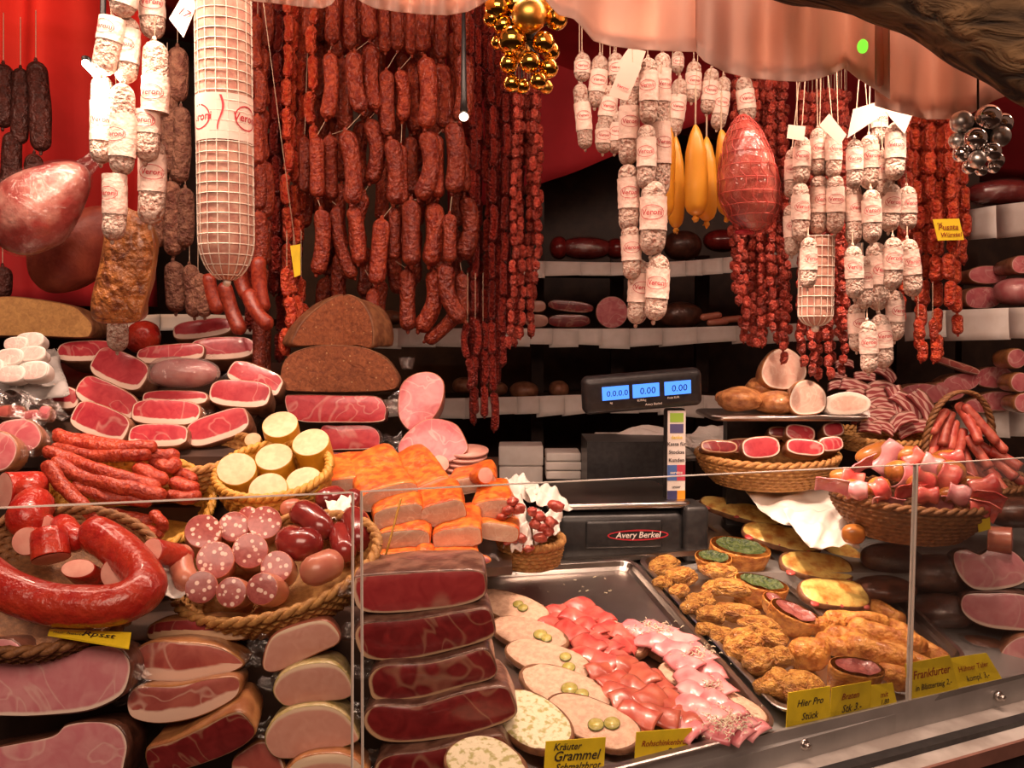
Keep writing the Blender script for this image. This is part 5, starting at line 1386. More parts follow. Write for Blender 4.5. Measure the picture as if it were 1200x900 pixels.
for i, (u, v, w_, dp, a, of, l) in enumerate(((868, 603, 98, .06, -16, .030, 'cheese-topped bread lying farthest back beside the scale'), (915, 634, 92, .07, -14, .034, 'cheese-topped bread in front of the white cloth'), (955, 668, 84, .075, -8, .030, 'browned cheese bread, third from the back'), (975, 700, 78, .075, -2, .022, 'cheese bread with greenish topping, frontmost'), (985, 650, 50, .05, -35, .012, 'small browned bread piece right of the cheese breads'))):
    root, mt, L = flat_piece('cheese_bread', l, 'open sandwich', u, v, w_, dp, a, of, .014, 'meltcheese', 'breadcrust', 20, 2.8, 'cheese-topped breads', .1, 60 + i)
    g = G()
    for k in range(5):
        q = blob(.009 + .004 * (k % 2), .008, .003, .3, 3, k + i, 12, 8); V = q.all() + np.array(((k - 2) * L * .36, -dp * .38 + .004 * (k % 2), .012)); g.add(V, q.f)
    link('ham_edge', g.warp(.002, 60, i).mesh('ham_edge', [MT['hamslice']]), root)

# white cloth on the right
def crumple(name, label, cat, corners, amp, seed, m='paper', n=28, freq=(5, 7), sag=0, group=None):
    q = [P(*c) for c in corners]; c = sum(q, Vector()) / 4; r = random.Random(seed); p1, p2, p3 = (r.uniform(0, 6) for _ in range(3))
    def fn(a, b):
        p = q[0] * (1 - a) * (1 - b) + q[1] * a * (1 - b) + q[3] * (1 - a) * b + q[2] * a * b - c
        h = abs(math.sin(a * freq[0] + b * 3 + p1)) * .6 + abs(math.sin(b * freq[1] - a * 4 + p2)) * .5 + .3 * math.sin(a * 17 + b * 13 + p3)
        return p + Vector((.3 * math.sin(b * 9 + p1), -.5, .8)) * (amp * (h - .5)) + Vector((0, 0, -sag * (abs(a - .5) * 2) ** 2))
    o = link(name, sheet(fn, n, n, .0006).mesh(name, [MT[m]]), None, Matrix.Translation(c)); tag(o, label, cat, group); return o


crumple('white_cloth', 'brightly lit crumpled white cloth below the baskets on the right', 'cloth', [(868, 572, 2.0), (985, 566, 2.0), (1005, 628, 1.78), (905, 612, 1.80)], .016, 3)
crumple('white_cloth', 'end of white cloth hanging beside the small bun', 'cloth', [(915, 600, 1.80), (990, 598, 1.80), (1008, 640, 1.70), (950, 645, 1.70)], .016, 8)
ball_meat('bread_bun', 'small brown bun on the white cloth end', 'bun', 1000, 626, 28, 24, 1.66, 'bun', d=.03, seed=3)

# ================================================================ BASKETS ON THE RIGHT
basket('straw basket with speck pieces standing on the counter behind the cloth', 899, 532, 1.98, 162, .12, .062, 'wicker', 5, 0, rb=.72, coils=8)
for i, (u, v, w_, h, a, y, l, fc) in enumerate(((843, 523, 44, 16, -3, 1.92, 'film-wrapped dark speck end at left in the straw basket', 'speckdark'), (892, 524, 46, 26, 4, 1.93, 'speck piece with white fat rim standing in the basket middle', 'speckface'), (868, 522, 40, 18, 3, 1.97, 'dark red speck piece between the wrapped one and the rimmed one', 'speckdark'),
     (944, 524, 46, 20, -5, 1.91, 'bright red speck slab lying at the front of the straw basket', 'speckface'), (938, 507, 36, 20, -8, 1.97, 'dark rimmed speck piece in second layer of the straw basket', 'speckface'), (977, 503, 26, 18, 8, 1.97, 'small red speck piece highest at right in the straw basket', 'speckface'), (974, 520, 30, 18, 5, 1.93, 'speck piece at right rim of the straw basket', 'speckface'), (912, 506, 24, 14, 0, 2.0, 'small dark speck piece at the back of the straw basket', 'speckdark'))):
    cut('speck_piece', l, 'cured meat', ob(u, v, w_, h, a, 2.8), y, .06, 'rind', fc, (2, 2, 2, 2, 2), tilt=18, group='speck pieces in the straw basket', film_=-1 if i == 0 else 0)
# tray with roast knuckles
c = P(928, 490, 1.95); root = link('roast_tray', rbox(px(186, 1.95), .22, .012, .03).mesh('roast_tray', [MT['steel']]), None, Matrix.Translation((c.x, 2.05, c.z - .006))); tag(root, 'thin steel tray with roasted pork above the straw basket', 'tray')
tag(link('tray_stand', box(c.x - .10, c.x + .10, 2.10, 2.14, ZB, c.z - .0065).mesh('tray_stand', [MT['blackplastic']], False)), 'dark stand carrying the roast tray behind the straw basket', 'stand')
o = crumple('tray_paper', 'crinkled white paper under the roast pork on the tray', 'paper', [(836, 481, 2.12), (1018, 480, 2.12), (1020, 489, 1.94), (834, 489, 1.94)], .004, 4)
MT['roast'] = mat('roasted_crackling', (.60, .28, .10), (.34, .12, .04), 60, .4, .8, .005, 90, coat=.3, detail=6)
MT['roastcut'] = facemat('cooked_pork_cut', (.82, .56, .44), (.74, .42, .32), (.88, .74, .62), 2, 4, 40, vein=.4, coat=.2)
for i, (u, v, rx, rz, y, m, l) in enumerate(((866, 468, 30, 13, 2.0, 'roast', 'brown roast pork knuckle at the left end of the tray'), (893, 455, 22, 12, 2.08, 'roast', 'small browned roast piece behind the left knuckle'), (908, 472, 26, 14, 2.0, 'roast', 'brown crackling roast in the tray middle'), (925, 462, 22, 12, 2.1, 'roast', 'rear roast piece under the tall pork joint'))):
    g = blob(px(rx, y), .05, px(rz, y), .2, 2.6, 40 + i, 36, 24).warp(.003, 45, i); tag(link('roast_knuckle', g.mesh('roast_knuckle', [MT[m]]), None, Matrix.Translation(P(u, v, y))), l, 'roast pork')
cut('roast_joint', 'tall pale roast pork joint standing at the top of the tray', 'roast pork', [(893, 430), (905, 412), (925, 408), (942, 422), (945, 440), (930, 455), (905, 455), (893, 445)], 2.02, .08, 'roast', 'roastcut', (3, 2, 2, 2, 2), tilt=10, lump=.005)
cut('roast_joint', 'overexposed white roast pork joint at the front of the tray', 'roast pork', [(926, 462), (935, 448), (950, 445), (966, 456), (969, 472), (960, 484), (935, 486), (925, 476)], 1.95, .08, 'roast', 'roastcut', (3, 2, 2, 2, 2), tilt=10, lump=.004)
cut('fat_slab', 'long white fat slab at the right end of the tray', 'roast pork', [(969, 468), (985, 460), (1005, 460), (1020, 468), (1018, 480), (1000, 486), (972, 484)], 1.95, .07, 'roastcut2' if 'roastcut2' in MT else 'paper', 'roastcut', (9, 0, 0, 0, 0), tilt=10)
# bacon fan on a basket
basket('flat straw basket under the sliced bacon', 1032, 510, 2.08, 112, .11, .03, 'wicker', 4, -1, rb=.8, coils=5)
_bm = {}
MT['bac0'] = plain('bacon_lean', (.30, .05, .05), .4, coat=.3); MT['bac1'] = plain('bacon_fat', (.62, .36, .30), .4, coat=.3); MT['bac2'] = mat('bacon_rind', (.22, .07, .04), None, 40, .5, .2, .002)


def bacon_mesh(k):
    if k not in _bm:
        r = random.Random(k); g = G(); L = .062; nn = 14; bands = [(0, .10, 2), (.10, .26, 1), (.26, .46, 0), (.46, .60, 1), (.60, .76, 0), (.76, .88, 1), (.88, 1, 0)]
        W = .024; bend = r.uniform(.003, .010)
        for y0 in (0,):
            V = []; zz = []
            rows = sorted({b for bb in bands for b in bb[:2]})
            for j, q in enumerate(rows):
                for i in range(nn + 1):
                    x = (i / nn - .5) * L; wob = .0012 * math.sin(i * .9 + j * 1.7 + k) if 0 < j < len(rows) - 1 else 0
                    V.append((x, 0, W * (.5 - q) + wob - bend * (2 * i / nn - 1) ** 2))
            m = nn + 1; Fc = []; mi = []
            for j in range(len(rows) - 1):
                for i in range(nn): Fc.append((j * m + i, (j + 1) * m + i, (j + 1) * m + i + 1, j * m + i + 1)); mi.append(bands[j][2])
            n0 = len(V); V += [(x, .014, z) for x, _, z in V]
            Fc += [tuple(q + n0 for q in f[::-1]) for f in Fc]; mi += mi
            rr = len(rows)
            ed = [(i, i + 1) for i in range(nn)] ; 
            for i in range(nn):
                Fc.append((i + 1, i + 1 + n0, i + n0, i)); mi.append(2); b = (rr - 1) * m; Fc.append((b + i, b + i + n0, b + i + 1 + n0, b + i + 1)); mi.append(0)
            for j in range(rr - 1):
                Fc.append((j * m, j * m + n0, (j + 1) * m + n0, (j + 1) * m)); mi.append(bands[j][2]); b = j * m + nn; Fc.append((b + m, b + m + n0, b + n0, b)); mi.append(bands[j][2])
            g.add(V, Fc, mi)
        _bm[k] = g.mesh('bacon_slab', [MT['bac0'], MT['bac1'], MT['bac2']])
    return _bm[k]


it = []
for i, (u, v, w_, a, y) in enumerate(((990, 424, 17, 0, 2.25), (1014, 440, 20, -5, 2.2), (1040, 436, 22, -40, 2.2), (984, 440, 14, -10, 2.2), (984, 450, 20, -5, 2.18), (1004, 452, 28, -20, 2.15), (1033, 453, 30, -2, 2.15), (1035, 461, 32, -2, 2.12), (1033, 472, 28, 2, 2.10), (1034, 485, 28, -3, 2.07), (1034, 498, 24, -12, 2.02), (1016, 492, 26, -18, 2.03), (1057, 490, 27, 25, 2.04),
     (1054, 470, 32, -80, 2.1), (1067, 474, 34, -55, 2.09), (1085, 474, 34, -60, 2.08), (1008, 462, 26, -15, 2.14), (1020, 500, 22, -8, 2.01), (1012, 478, 30, -8, 2.09), (1070, 500, 30, 15, 2.06))):
    s = px(w_ * 1.2, y) / .062
    o = link('bacon_slab', bacon_mesh(i % 4), None, Matrix.Translation(P(u, v, y)) @ rot(0, 15, a) @ Matrix.Diagonal((s, 1, s * 1.15, 1))); tag(o, 'x', 'bacon', 'striped bacon slabs on the flat basket'); it.append((o, u, v))
autolabel(it, 'striped bacon slab piled right of the roast tray', 14)

# handled basket with dried sausage sticks
basket('basket with tall arched handle holding dried sausage sticks', 1128, 560, 1.95, 150, .10, .05, 'wicker_dark', 8, 0, rb=.7, coils=7)
a0, a1 = P(1082, 538, 1.93), P(1166, 530, 1.98); pp = [P(1083, 540, 1.90), P(1086, 510, 1.90), P(1096, 482, 1.90), P(1112, 464, 1.91), P(1130, 459, 1.92), P(1148, 466, 1.93), P(1160, 488, 1.94), P(1164, 520, 1.95), P(1165, 545, 1.95)]
g = G(); c = pp[0]; sp = smooth_path([q - c for q in pp], 70)
for s in (0, 1, 2):
    ph = np.linspace(0, 60, 70) + s * 2.09; tube(sp + np.stack([.0045 * np.cos(ph), .0045 * np.sin(ph), 0 * ph], 1), .004, 6, 'round', g)
o = link('handle', g.mesh('handle', [MT['wicker_dark']])); hb = [x for x in SC.objects if x.get('label', '').startswith('basket with tall arched')][0]; o.parent = hb; o.matrix_basis = hb.matrix_basis.inverted() @ Matrix.Translation(c)
MT['stick'] = mat('dried_meat_stick', (.42, .05, .035), (.58, .14, .09), 60, .45, .4, .003, 120, var=.2)
for i, (u0, v0, u1, v1, r_) in enumerate(((1122, 472, 1140, 502, 6.5), (1114, 484, 1104, 522, 6), (1128, 474, 1170, 520, 6), (1132, 488, 1148, 518, 5.5), (1120, 492, 1112, 530, 6), (1129, 505, 1124, 530, 5.5), (1140, 494, 1146, 516, 6), (1132, 512, 1160, 548, 6), (1145, 520, 1178, 540, 6), (1127, 525, 1142, 560, 6), (1150, 500, 1180, 530, 5.5), (1160, 528, 1196, 548, 6), (1145, 535, 1172, 565, 6), (1105, 500, 1090, 535, 6), (1112, 510, 1100, 545, 6), (1165, 540, 1190, 560, 6), (1138, 545, 1165, 570, 6), (1172, 550, 1205, 570, 5.5), (1110, 480, 1092, 508, 5.5), (1155, 550, 1180, 578, 5.5))):
    y = 1.93 - .008 * (i % 4); long('meat_stick', 'dried red meat stick in the handled basket, ' + ORD[i] + ' counted from the top of the fan', 'dried sausage', [(u0, v0, y + .015), ((u0 + u1) / 2, (v0 + v1) / 2 - 1, y), (u1, v1, y - .02)], r_, 'stick', 'dried meat sticks fanned in the handled basket', n=14, ends='flat' if i % 2 else 'round', seg=10)

# big basket with ham rolls
basket('large brown basket heaped with ham-filled buns, right of the white cloth', 1068, 580, 1.70, 184, .11, .075, 'wicker_dark', 6, -3, rb=.62, coils=9)
r = random.Random(12); it = []
MT['rollham'] = MT['hamslice']
for i, (u, v, rx, rz, a, y) in enumerate(((1030, 530, 28, 12, 15, 1.76), (990, 560, 18, 10, -10, 1.68), (1030, 571, 13, 12, 0, 1.63), (1052, 552, 15, 13, 0, 1.68), (1064, 533, 16, 11, 5, 1.74), (1080, 564, 20, 11, 8, 1.64), (1095, 544, 16, 12, -15, 1.70), (1115, 553, 16, 14, 0, 1.66), (1110, 536, 18, 9, 5, 1.74), (1115, 580, 16, 10, 0, 1.62), (1145, 570, 22, 12, -12, 1.66), (1085, 580, 16, 8, 0, 1.61), (1005, 572, 16, 9, -20, 1.64), (1140, 590, 16, 8, 0, 1.63))):
    root = link('ham_bun', blob(px(rx, y), px(rz, y) * 1.1, px(rz, y), .06, 2, i + 1, 26, 18, .95).mesh('ham_bun', [MT['bun']]), None, Matrix.Translation(P(u, v, y)) @ rot(r.uniform(-20, 20), 0, a)); tag(root, 'x', 'ham roll', 'buns with ham in the large brown basket'); it.append((root, u, v))
    sx, ph = px(rx * 1.1, y), r.uniform(0, 6)
    def fn(aa, bb, sx=sx, ph=ph):
        th = (aa - .5) * 2.6 - .3; rr = px(rz, y) * (1.08 + .05 * math.sin(bb * 4 + ph))
        return ((bb - .5) * 1.35 * sx, -rr * math.cos(th) * 1.2 - .002, rr * math.sin(th) * 1.15 - .001 + .0018 * math.sin(bb * 9 + aa * 4 + ph))
    link('ham_slice', sheet(fn, 14, 10, .0014).mesh('ham_slice', [MT['hampale' if i % 3 == 0 else 'hamslice']]), root, Matrix.Translation((r.uniform(-.4, .4) * sx, 0, r.uniform(-.3, .2) * sx)) @ Matrix.Rotation(r.uniform(-.7, .7), 4, 'Y'))
autolabel(it, 'glazed bun wrapped in red ham in the large basket', 16)
for i, (u, v, a) in enumerate(((975, 568, -15), (1066, 575, 10), (1100, 590, -5), (1150, 596, -30), (1010, 545, 30), (1130, 560, -50), (1040, 590, 0), (1158, 585, -20))):
    o = link('ham_slice', fold_mesh('hamslice' if i % 2 else 'hampale', i % 5), None, Matrix.Translation(P(u, v, 1.62 if v > 560 else 1.68)) @ rot(0, 50, a)); tag(o, 'loose ham slice hanging out between the buns, ' + ORD[sorted([975, 1066, 1100, 1150, 1010, 1130, 1040, 1158]).index(u)] + ' from the left', 'ham slice', 'loose ham slices between the buns')

# hams at the right end of the counter
structure('display_step_right', quadbox([D(1085, 700, .0), D(1330, 660, .0), D(1330, 610, .0) + Vector((0, .1, 0)), D(1060, 640, .0)], (0, 0, .012)), [MT['darkwood']])
cut('smoked_ham_half', 'pink notched ham half, upper of the pair behind the right glass', 'ham', [(1122, 652), (1135, 645), (1150, 650), (1160, 643), (1180, 642), (1195, 655), (1200, 672), (1188, 684), (1160, 692), (1140, 690), (1126, 674)], 1.72, .13, 'rind_dark', 'hamface', (3, 4, 0, 0, 0), tilt=12, yaw=-18, film_=-1, lump=.006)
cut('smoked_ham_half', 'broad pink ham half, lower of the pair behind the right glass', 'ham', [(1136, 700), (1160, 696), (1190, 694), (1215, 700), (1225, 718), (1210, 735), (1170, 738), (1145, 732), (1132, 718)], 1.66, .14, 'rind_dark', 'hamface', (3, 4, 0, 0, 0), tilt=10, yaw=-18, lump=.006)
cut('smoked_ham_half', 'lowest purple-pink ham half behind the yellow cards', 'ham', [(1182, 758), (1200, 745), (1230, 745), (1240, 780), (1215, 800), (1185, 795), (1176, 775)], 1.62, .12, 'rind', 'hamface', (3, 3, 0, 0, 0), tilt=6, yaw=-18, lump=.006)
ball_meat('smoked_ham', 'brown film-wrapped smoked ham lying low behind the yellow cards', 'ham', 1145, 775, 90, 60, 1.68, 'rind', film_=True, seed=8)
ball_meat('smoked_ham', 'dark smoked ham behind the left side of the upper pink half', 'ham', 1098, 672, 80, 44, 1.80, 'rind_dark', seed=9, film_=True)
ball_meat('smoked_ham', 'dark smoked ham to the left of the lower pink half', 'ham', 1105, 716, 74, 40, 1.74, 'rind_dark', seed=10, film_=True)
ball_meat('smoked_ham', 'dark ham in the shade below the large basket', 'ham', 1045, 655, 70, 36, 1.82, 'rind_dark', seed=11, film_=True)
ball_meat('smoked_ham', 'dark long ham in the shade beside the glass joint', 'ham', 1035, 690, 70, 30, 1.74, 'rind_dark', seed=12)
ball_meat('smoked_ham', 'dark ham under the handled basket at the right edge', 'ham', 1190, 600, 70, 36, 1.85, 'rind_dark', seed=13)
cut('ham_hock', 'short pale pink ham hock above the upper pink half', 'ham', ob(1184, 634, 16, 30, 0, 2.2), 1.72, .02, 'rosyskin', 'hampalef' if 'hampalef' in MT else 'hamface', tilt=0, yaw=45)
long('ham_hock', 'pale pink rolled ham beside the small yellow tag', 'ham', [(1158, 632, 1.74), (1172, 633, 1.73), (1186, 634, 1.72)], 16, 'rosyskin', ends='flat')
card('small yellow tag hanging under the large brown basket', [(1146, 610), (1160, 606), (1161, 620), (1147, 624)], 1.62, 'yellowcard', [], name='price_card')

# ================================================================ SCALE
ys = 1.86
yaw = math.radians(6)
cs = P(725, 655, 1.92); cs.z = ZB
root = empty('shop_scale', cs, 'black shop scale with steel platform and tall display column', 'scale', mtx=Matrix.Translation(cs) @ Matrix.Rotation(yaw, 4, 'Z'))
s = 1.92 / F
hb_ = (655 - 588) * s
zt = P(725, 588, 1.92).z - ZB
w_ = 148 * s
body = rbox(w_, .24, zt - .01, .018); V = body.all(); V[:, 0] *= 1 - .0 * V[:, 2]; body.set(V)
link('housing', body.xf(Matrix.Translation((-.01, .05, 0))).mesh('housing', [MT['blackplastic']]), root)
link('side_block', rbox(.05, .1, zt + .002, .01).xf(Matrix.Translation((w_ / 2 + .012, -.03, 0))).mesh('side_block', [MT['blackplastic']]), root)
link('recessed_panel', rbox(w_ * .6, .01, zt * .5, .006).xf(Matrix.Translation((-.005, -.07, zt * .28))).mesh('recessed_panel', [MT['blackplastic']]), root)
q = merge(text_g('Avery Berkel', .017, .2, .012)).xf(Matrix.Translation((.022, -.0765, zt * .52))); link('brand_plate', q.mesh('brand_plate', [plain('pale_print', (.85, .75, .7), .5)], False), root)
q = sheet(lambda a, b: ((a - .5) * .12, 0, .010 * (math.sin(a * math.pi)) * (b * 1.25 - .25) * 1.15), 24, 1); q = ring_g(.062, .011, .0032, 30); link('red_swoosh', q.xf(Matrix.Translation((.022, -.0763, zt * .52))).mesh('red_swoosh', [MT['redprint']], False), root)
for dx in (-.1, .06): link('foot', tube([(dx, -.03, -.0), (dx, -.03, .01)], .012, 12, 'flat').mesh('foot', [MT['blackplastic']]), root)
for k, dx in enumerate((.0, .012, .024)):
    link('button', rbox(.008, .003, .006, .002).xf(Matrix.Translation((w_ / 2 + dx, -.082, .018))).mesh('button', [MT['wraplabel']]), root)
pw = 168 * s
pl = link('weighing_platform', rbox(pw, .30, .014, .02).xf(Matrix.Translation((-.012, .08, zt - .004))).mesh('weighing_platform', [MT['steel']]), root)
# column
xc = .110; yc_ = -.02
zc0 = zt; ztop = P(790, 478, 1.92).z - ZB
link('column', rbox(.040, .03, ztop - .0, .006).xf(Matrix.Translation((xc, yc_, 0))).mesh('column', [MT['blackplastic']]), root)
st = link('column_sticker', box(xc - .0185, xc + .0185, yc_ - .0165, yc_ - .0150, zt - .006, ztop - .004).mesh('column_sticker', [MT['paper']], False), root)
hh = ztop - zt
def blk(x0, x1, z0, z1, c, n):
    link('printed_block', box(xc + x0, xc + x1, yc_ - .0172, yc_ - .0166, zt + hh * z0, zt + hh * z1).mesh('printed_block', [plain(n, c, .6)], False), st)
blk(-.014, .014, .86, .955, (.32, .55, .06), 'green_print'); blk(-.014, .014, .745, .84, (.10, .09, .22), 'violet_print')
blk(-.0185, .001, .245, .41, (.08, .17, .45), 'blue_print'); blk(.001, .0185, .245, .41, (.55, .06, .10), 'red_block_print')
blk(-.0185, .002, .02, .14, (.05, .05, .16), 'navy_print'); blk(.002, .0185, .02, .14, (.85, .33, .02), 'orange_print')
for (t_, z_, sz, mm) in (('danke', .70, .010, 'yellowcard'), ('Kassa für', .63, .0105, 'darkprint'), ('Stocksa', .545, .0105, 'darkprint'), ('Kunden', .46, .0105, 'darkprint'), ('service', .33, .009, 'paper'), ('unser', .18, .008, 'darkprint')):
    link('sticker_text', text_g(t_, sz, 0, .02).xf(Matrix.Translation((xc, yc_ - .0176, zt + hh * z_))).mesh('sticker_text', [MT[mm]], False), st)
# display head
cx = -.0 + (745 - 725) * s; zd = P(745, 457, 1.92).z - ZB
hd = Matrix.Translation((cx + .003, yc_ - .012, zd)) @ Matrix.Rotation(math.radians(-4.5), 4, 'Y') @ Matrix.Rotation(math.radians(8), 4, 'X')
g = rbox(140 * s, 44 * s, .04, .014).xf(Matrix.Rotation(math.pi / 2, 4, 'X') @ Matrix.Translation((0, 0, -.02)))
head = link('display_head', g.mesh('display_head', [MT['blackplastic']]), root, hd)
lcd = plain('blue_lcd', (.02, .06, .4), .3, emit=((.08, .28, 1.0), 1.6)); seg = plain('lcd_digits', (.01, .02, .15), .4)
for k, (dx, t_) in enumerate(((-.058, '0.0.0.0'), (.004, '0.00'), (.069, '0.00'))):
    x0 = dx; d = link('lcd_screen', box(x0 - .027, x0 + .027, -.0225, -.0205, -.009, .018).mesh('lcd_screen', [lcd], False), head)
    link('digits', text_g(t_, .0165 if k == 0 else .019, .05, .006).xf(Matrix.Translation((x0 + .003, -.0232, .0035))).mesh('digits', [seg], False), d)
    link('caption', text_g('kg' if k == 0 else 'EUR/kg' if k == 1 else 'Preis EUR', .006, 0, .01).xf(Matrix.Translation((x0 - .01, -.0232, -.0145))).mesh('caption', [MT['paper']], False), head)
link('brand_print', text_g('Avery Berkel', .0065, .1, .01).xf(Matrix.Translation((.018, -.0232, -.024))).mesh('brand_print', [MT['paper']], False), head)
# tray edge / steel plate under scale
pa, pb = P(590, 662, 1.80), P(872, 641, 1.86)
root = link('steel_plate', quadbox([pa, pb, pb + Vector((.0, .30, 0)), pa + Vector((0, .30, 0))], (0, 0, -.010)).mesh('steel_plate', [MT['steel']], False)); tag(root, 'steel plate under the shop scale, its front edge shining', 'plate')

# ================================================================ LEFT SIDE
# stepped dark boards that carry the goods
structure('display_step_low', box(-1.0, -.12, 1.26, 1.60, .9, P(0, 748, 1.27).z), [MT['darkwood']])
structure('display_step_middle', box(-1.15, -.16, 1.56, 1.80, .9, P(0, 590, 1.6).z), [MT['darkwood']])
za, zb = P(0, 535, 1.66).z, P(0, 425, 2.12).z
structure('display_slope', quadbox([(-1.25, 1.66, za), (-.50, 1.66, za), (-.50, 2.12, zb), (-1.25, 2.12, zb)], (0, 0, -.02)), [MT['darkwood']])
structure('display_step_back', box(-.46, -.03, 1.80, 2.1, .9, P(0, 558, 1.80).z), [MT['darkwood']])
structure('display_base', box(-1.2, -.16, 1.0, 1.27, .85, .97), [MT['darkwood']])

# speck pieces on the slope
SP = [(140, 432, 66, 34, -22, 'with deep red face, tilted, below the white salami stub'), (125, 466, 74, 30, -24, 'with a thin line through the fat, left of the plastic-wrapped one'), (117, 494, 68, 32, -20, 'lowest left, tilted, above the red dried sausages'), (194, 483, 76, 26, -2, 'wide one in shining film above the bottom row'), (185, 510, 66, 24, 0, 'bottom row middle, pale red'),
      (255, 500, 70, 30, 18, 'bottom row right, tilted upward'), (281, 461, 68, 28, -4, 'white-rimmed, above the right bottom one'), (299, 443, 64, 26, -20, 'at right edge touching the brown bread'), (237, 385, 64, 20, 7, 'topmost at the back of the pile'), (260, 408, 70, 24, 2, 'just below the topmost, under the hanging sausages'),
      (200, 414, 74, 20, 4, 'dark one left of the back pair'), (205, 466, 72, 16, 0, 'thin dark one above the wide film-wrapped one'), (60, 463, 64, 24, -10, 'pale striped fatty one in paper on the left'), (100, 411, 62, 22, 2, 'block at upper left beside the white stub')]
for i, (u, v, w_, h, a, l) in enumerate(SP):
    y = 1.66 + (512 - v) / 130 * .38
    fat_ = (1.5, 11, .8, 2, 2) if i != 12 else (4, 10, 0, 0, 0)
    cut('speck_piece', 'speck piece ' + l, 'cured meat', ob(u, v, w_ * 1.08, h * 1.15, a, 3.2, jit=.012, seed=i), y, .085, 'rind', 'speckface', fat_, tilt=22, group='speck pieces heaped on the left', film_=[0, -1, 0, 1, 0, 0, 0, -1, 0, 1, 1, 0, -1, -1][i])
ball_meat('film_wrapped_speck', 'speck piece in glittering crinkled film in the middle of the pile', 'cured meat', 215, 437, 76, 34, 1.84, 'hampale', d=.07, seed=6, film_='shiny')
ball_meat('smoked_ham', 'round rosy ham end standing beside the white salami stub', 'ham', 168, 396, 38, 40, 1.98, 'hamred2' if 'hamred2' in MT else 'ringred', d=.08, seed=2)
basket('pale straw basket edge under the speck heap behind the dried sausages', 205, 532, 1.62, 190, .10, .05, 'wicker', 14, 4, rb=.8, coils=6)
# garlic-white lumps on paper
crumple('wrapping_paper', 'greyish wrapping paper under the white bacon lumps at left', 'paper', [(-40, 440, 1.85), (66, 412, 1.95), (82, 464, 1.74), (-40, 474, 1.74)], .03, 2, 'greypaper')
MT['lardo'] = facemat('white_bacon_lump', (.82, .58, .52), (.78, .45, .40), (.88, .78, .70), 2, 5, 50, vein=.6, coat=.5)
for i, (u, v, w_, h) in enumerate(((18, 402, 26, 14), (34, 398, 30, 16), (10, 418, 30, 18), (36, 414, 30, 16), (12, 438, 30, 18), (38, 434, 34, 20), (-8, 430, 20, 18))):
    cut('white_bacon_lump', 'bright white bacon piece on paper under the pale bread, ' + ['back left', 'back right', 'middle left', 'middle right', 'front left', 'front right', 'cut off by the picture edge'][i], 'bacon', ob(u, v, w_ * 1.1, h * 1.15, 4, 2.6), 1.72 + (440 - v) * .002, .04, 'paper', 'lardo', (3, 0, 0, 0, 0), tilt=20, group='white bacon pieces on paper')
cut('ham_round', 'round red ham slice stack in film at left, upper', 'ham', [(-4, 498), (8, 492), (28, 491), (42, 498), (50, 512), (46, 524), (30, 530), (5, 530), (-8, 515)], 1.52, .05, 'rind', 'hamred', (1.5, 1, 1, 1, 1), tilt=20, film_=1)
cut('ham_round', 'round red ham slice stack cut by the left picture edge', 'ham', [(-30, 512), (-10, 505), (8, 508), (20, 522), (18, 540), (4, 552), (-30, 550)], 1.44, .05, 'rind', 'hamred', (2, 1, 1, 1, 1), tilt=15, film_=1)
for i, (u, v, w_, h, a, l) in enumerate(((35, 487, 24, 14, 10, 'small pink bacon cube in film left of the lowest speck piece'), (52, 484, 16, 18, -5, 'second small pink bacon cube beside the film-wrapped one'), (12, 482, 34, 16, 0, 'brownish spiced meat piece at the left under grey film'))):
    cut('bacon_piece', l, 'bacon', ob(u, v, w_, h, a, 3), 1.62, .03, 'rind', 'hamred' if i < 2 else 'bellyface', (1, 3, 0, 0, 0), tilt=20)
crumple('plastic_sheet', 'crinkled grey plastic sheet at the left among the meat pieces', 'plastic', [(-20, 455, 1.68), (60, 470, 1.66), (85, 490, 1.6), (20, 505, 1.58)], .02, 6, 'film')

# breads
def bread_half(label, poly, y, depth, face='breadface', crust='breadcrust', tilt=4, yaw=0):
    o = cut('bread_loaf', label, 'bread', poly, y, depth, crust, face, (1.5, 0, 1.5, 0, 0), tilt=tilt, yaw=yaw, lump=.004, bulge=.001); return o


bread_half('pale tan half loaf at the left above the white bacon', [(-60, 392), (-60, 352), (-10, 348), (15, 347), (50, 351), (85, 358), (98, 368), (108, 380), (106, 392), (95, 396), (40, 394), (0, 394)], 1.95, .12, 'breadpale')
bread_half('large dark bread half with seeds, cut face to the front', [(328, 442), (332, 424), (345, 412), (370, 405), (400, 404), (430, 408), (452, 420), (466, 438), (467, 450), (455, 458), (400, 460), (345, 459), (330, 455)], 1.88, .10)
bread_half('upper dark bread quarter, shaded left cut side', [(348, 404), (352, 388), (362, 372), (380, 355), (400, 344), (403, 360), (403, 403), (375, 405)], 1.92, .07, yaw=38)
bread_half('upper dark bread quarter, bright right cut side', [(398, 403), (398, 360), (400, 345), (415, 348), (430, 362), (438, 380), (440, 400), (436, 408), (420, 405)], 1.93, .08, yaw=-30)

# three specks stacked under the dark bread
for i, (poly, y, l) in enumerate((([(333, 466), (345, 462), (400, 463), (440, 464), (452, 474), (453, 486), (446, 495), (400, 496), (355, 495), (338, 486)], 1.78, 'top speck of the three stacked under the dark bread'), ([(376, 500), (395, 498), (430, 498), (443, 505), (446, 517), (440, 526), (400, 528), (376, 526)], 1.78, 'middle speck of the three stacked under the dark bread'),
                                 ([(380, 532), (400, 529), (430, 530), (440, 538), (440, 552), (425, 556), (385, 556)], 1.78, 'bottom speck of the three stacked under the dark bread'))):
    cut('cured_speck', l, 'cured meat', poly, y, .10, 'rind_dark', 'speckface', (1, 2.5, 0, 1, 1), tilt=8, film_=1, group='specks stacked under the dark bread')
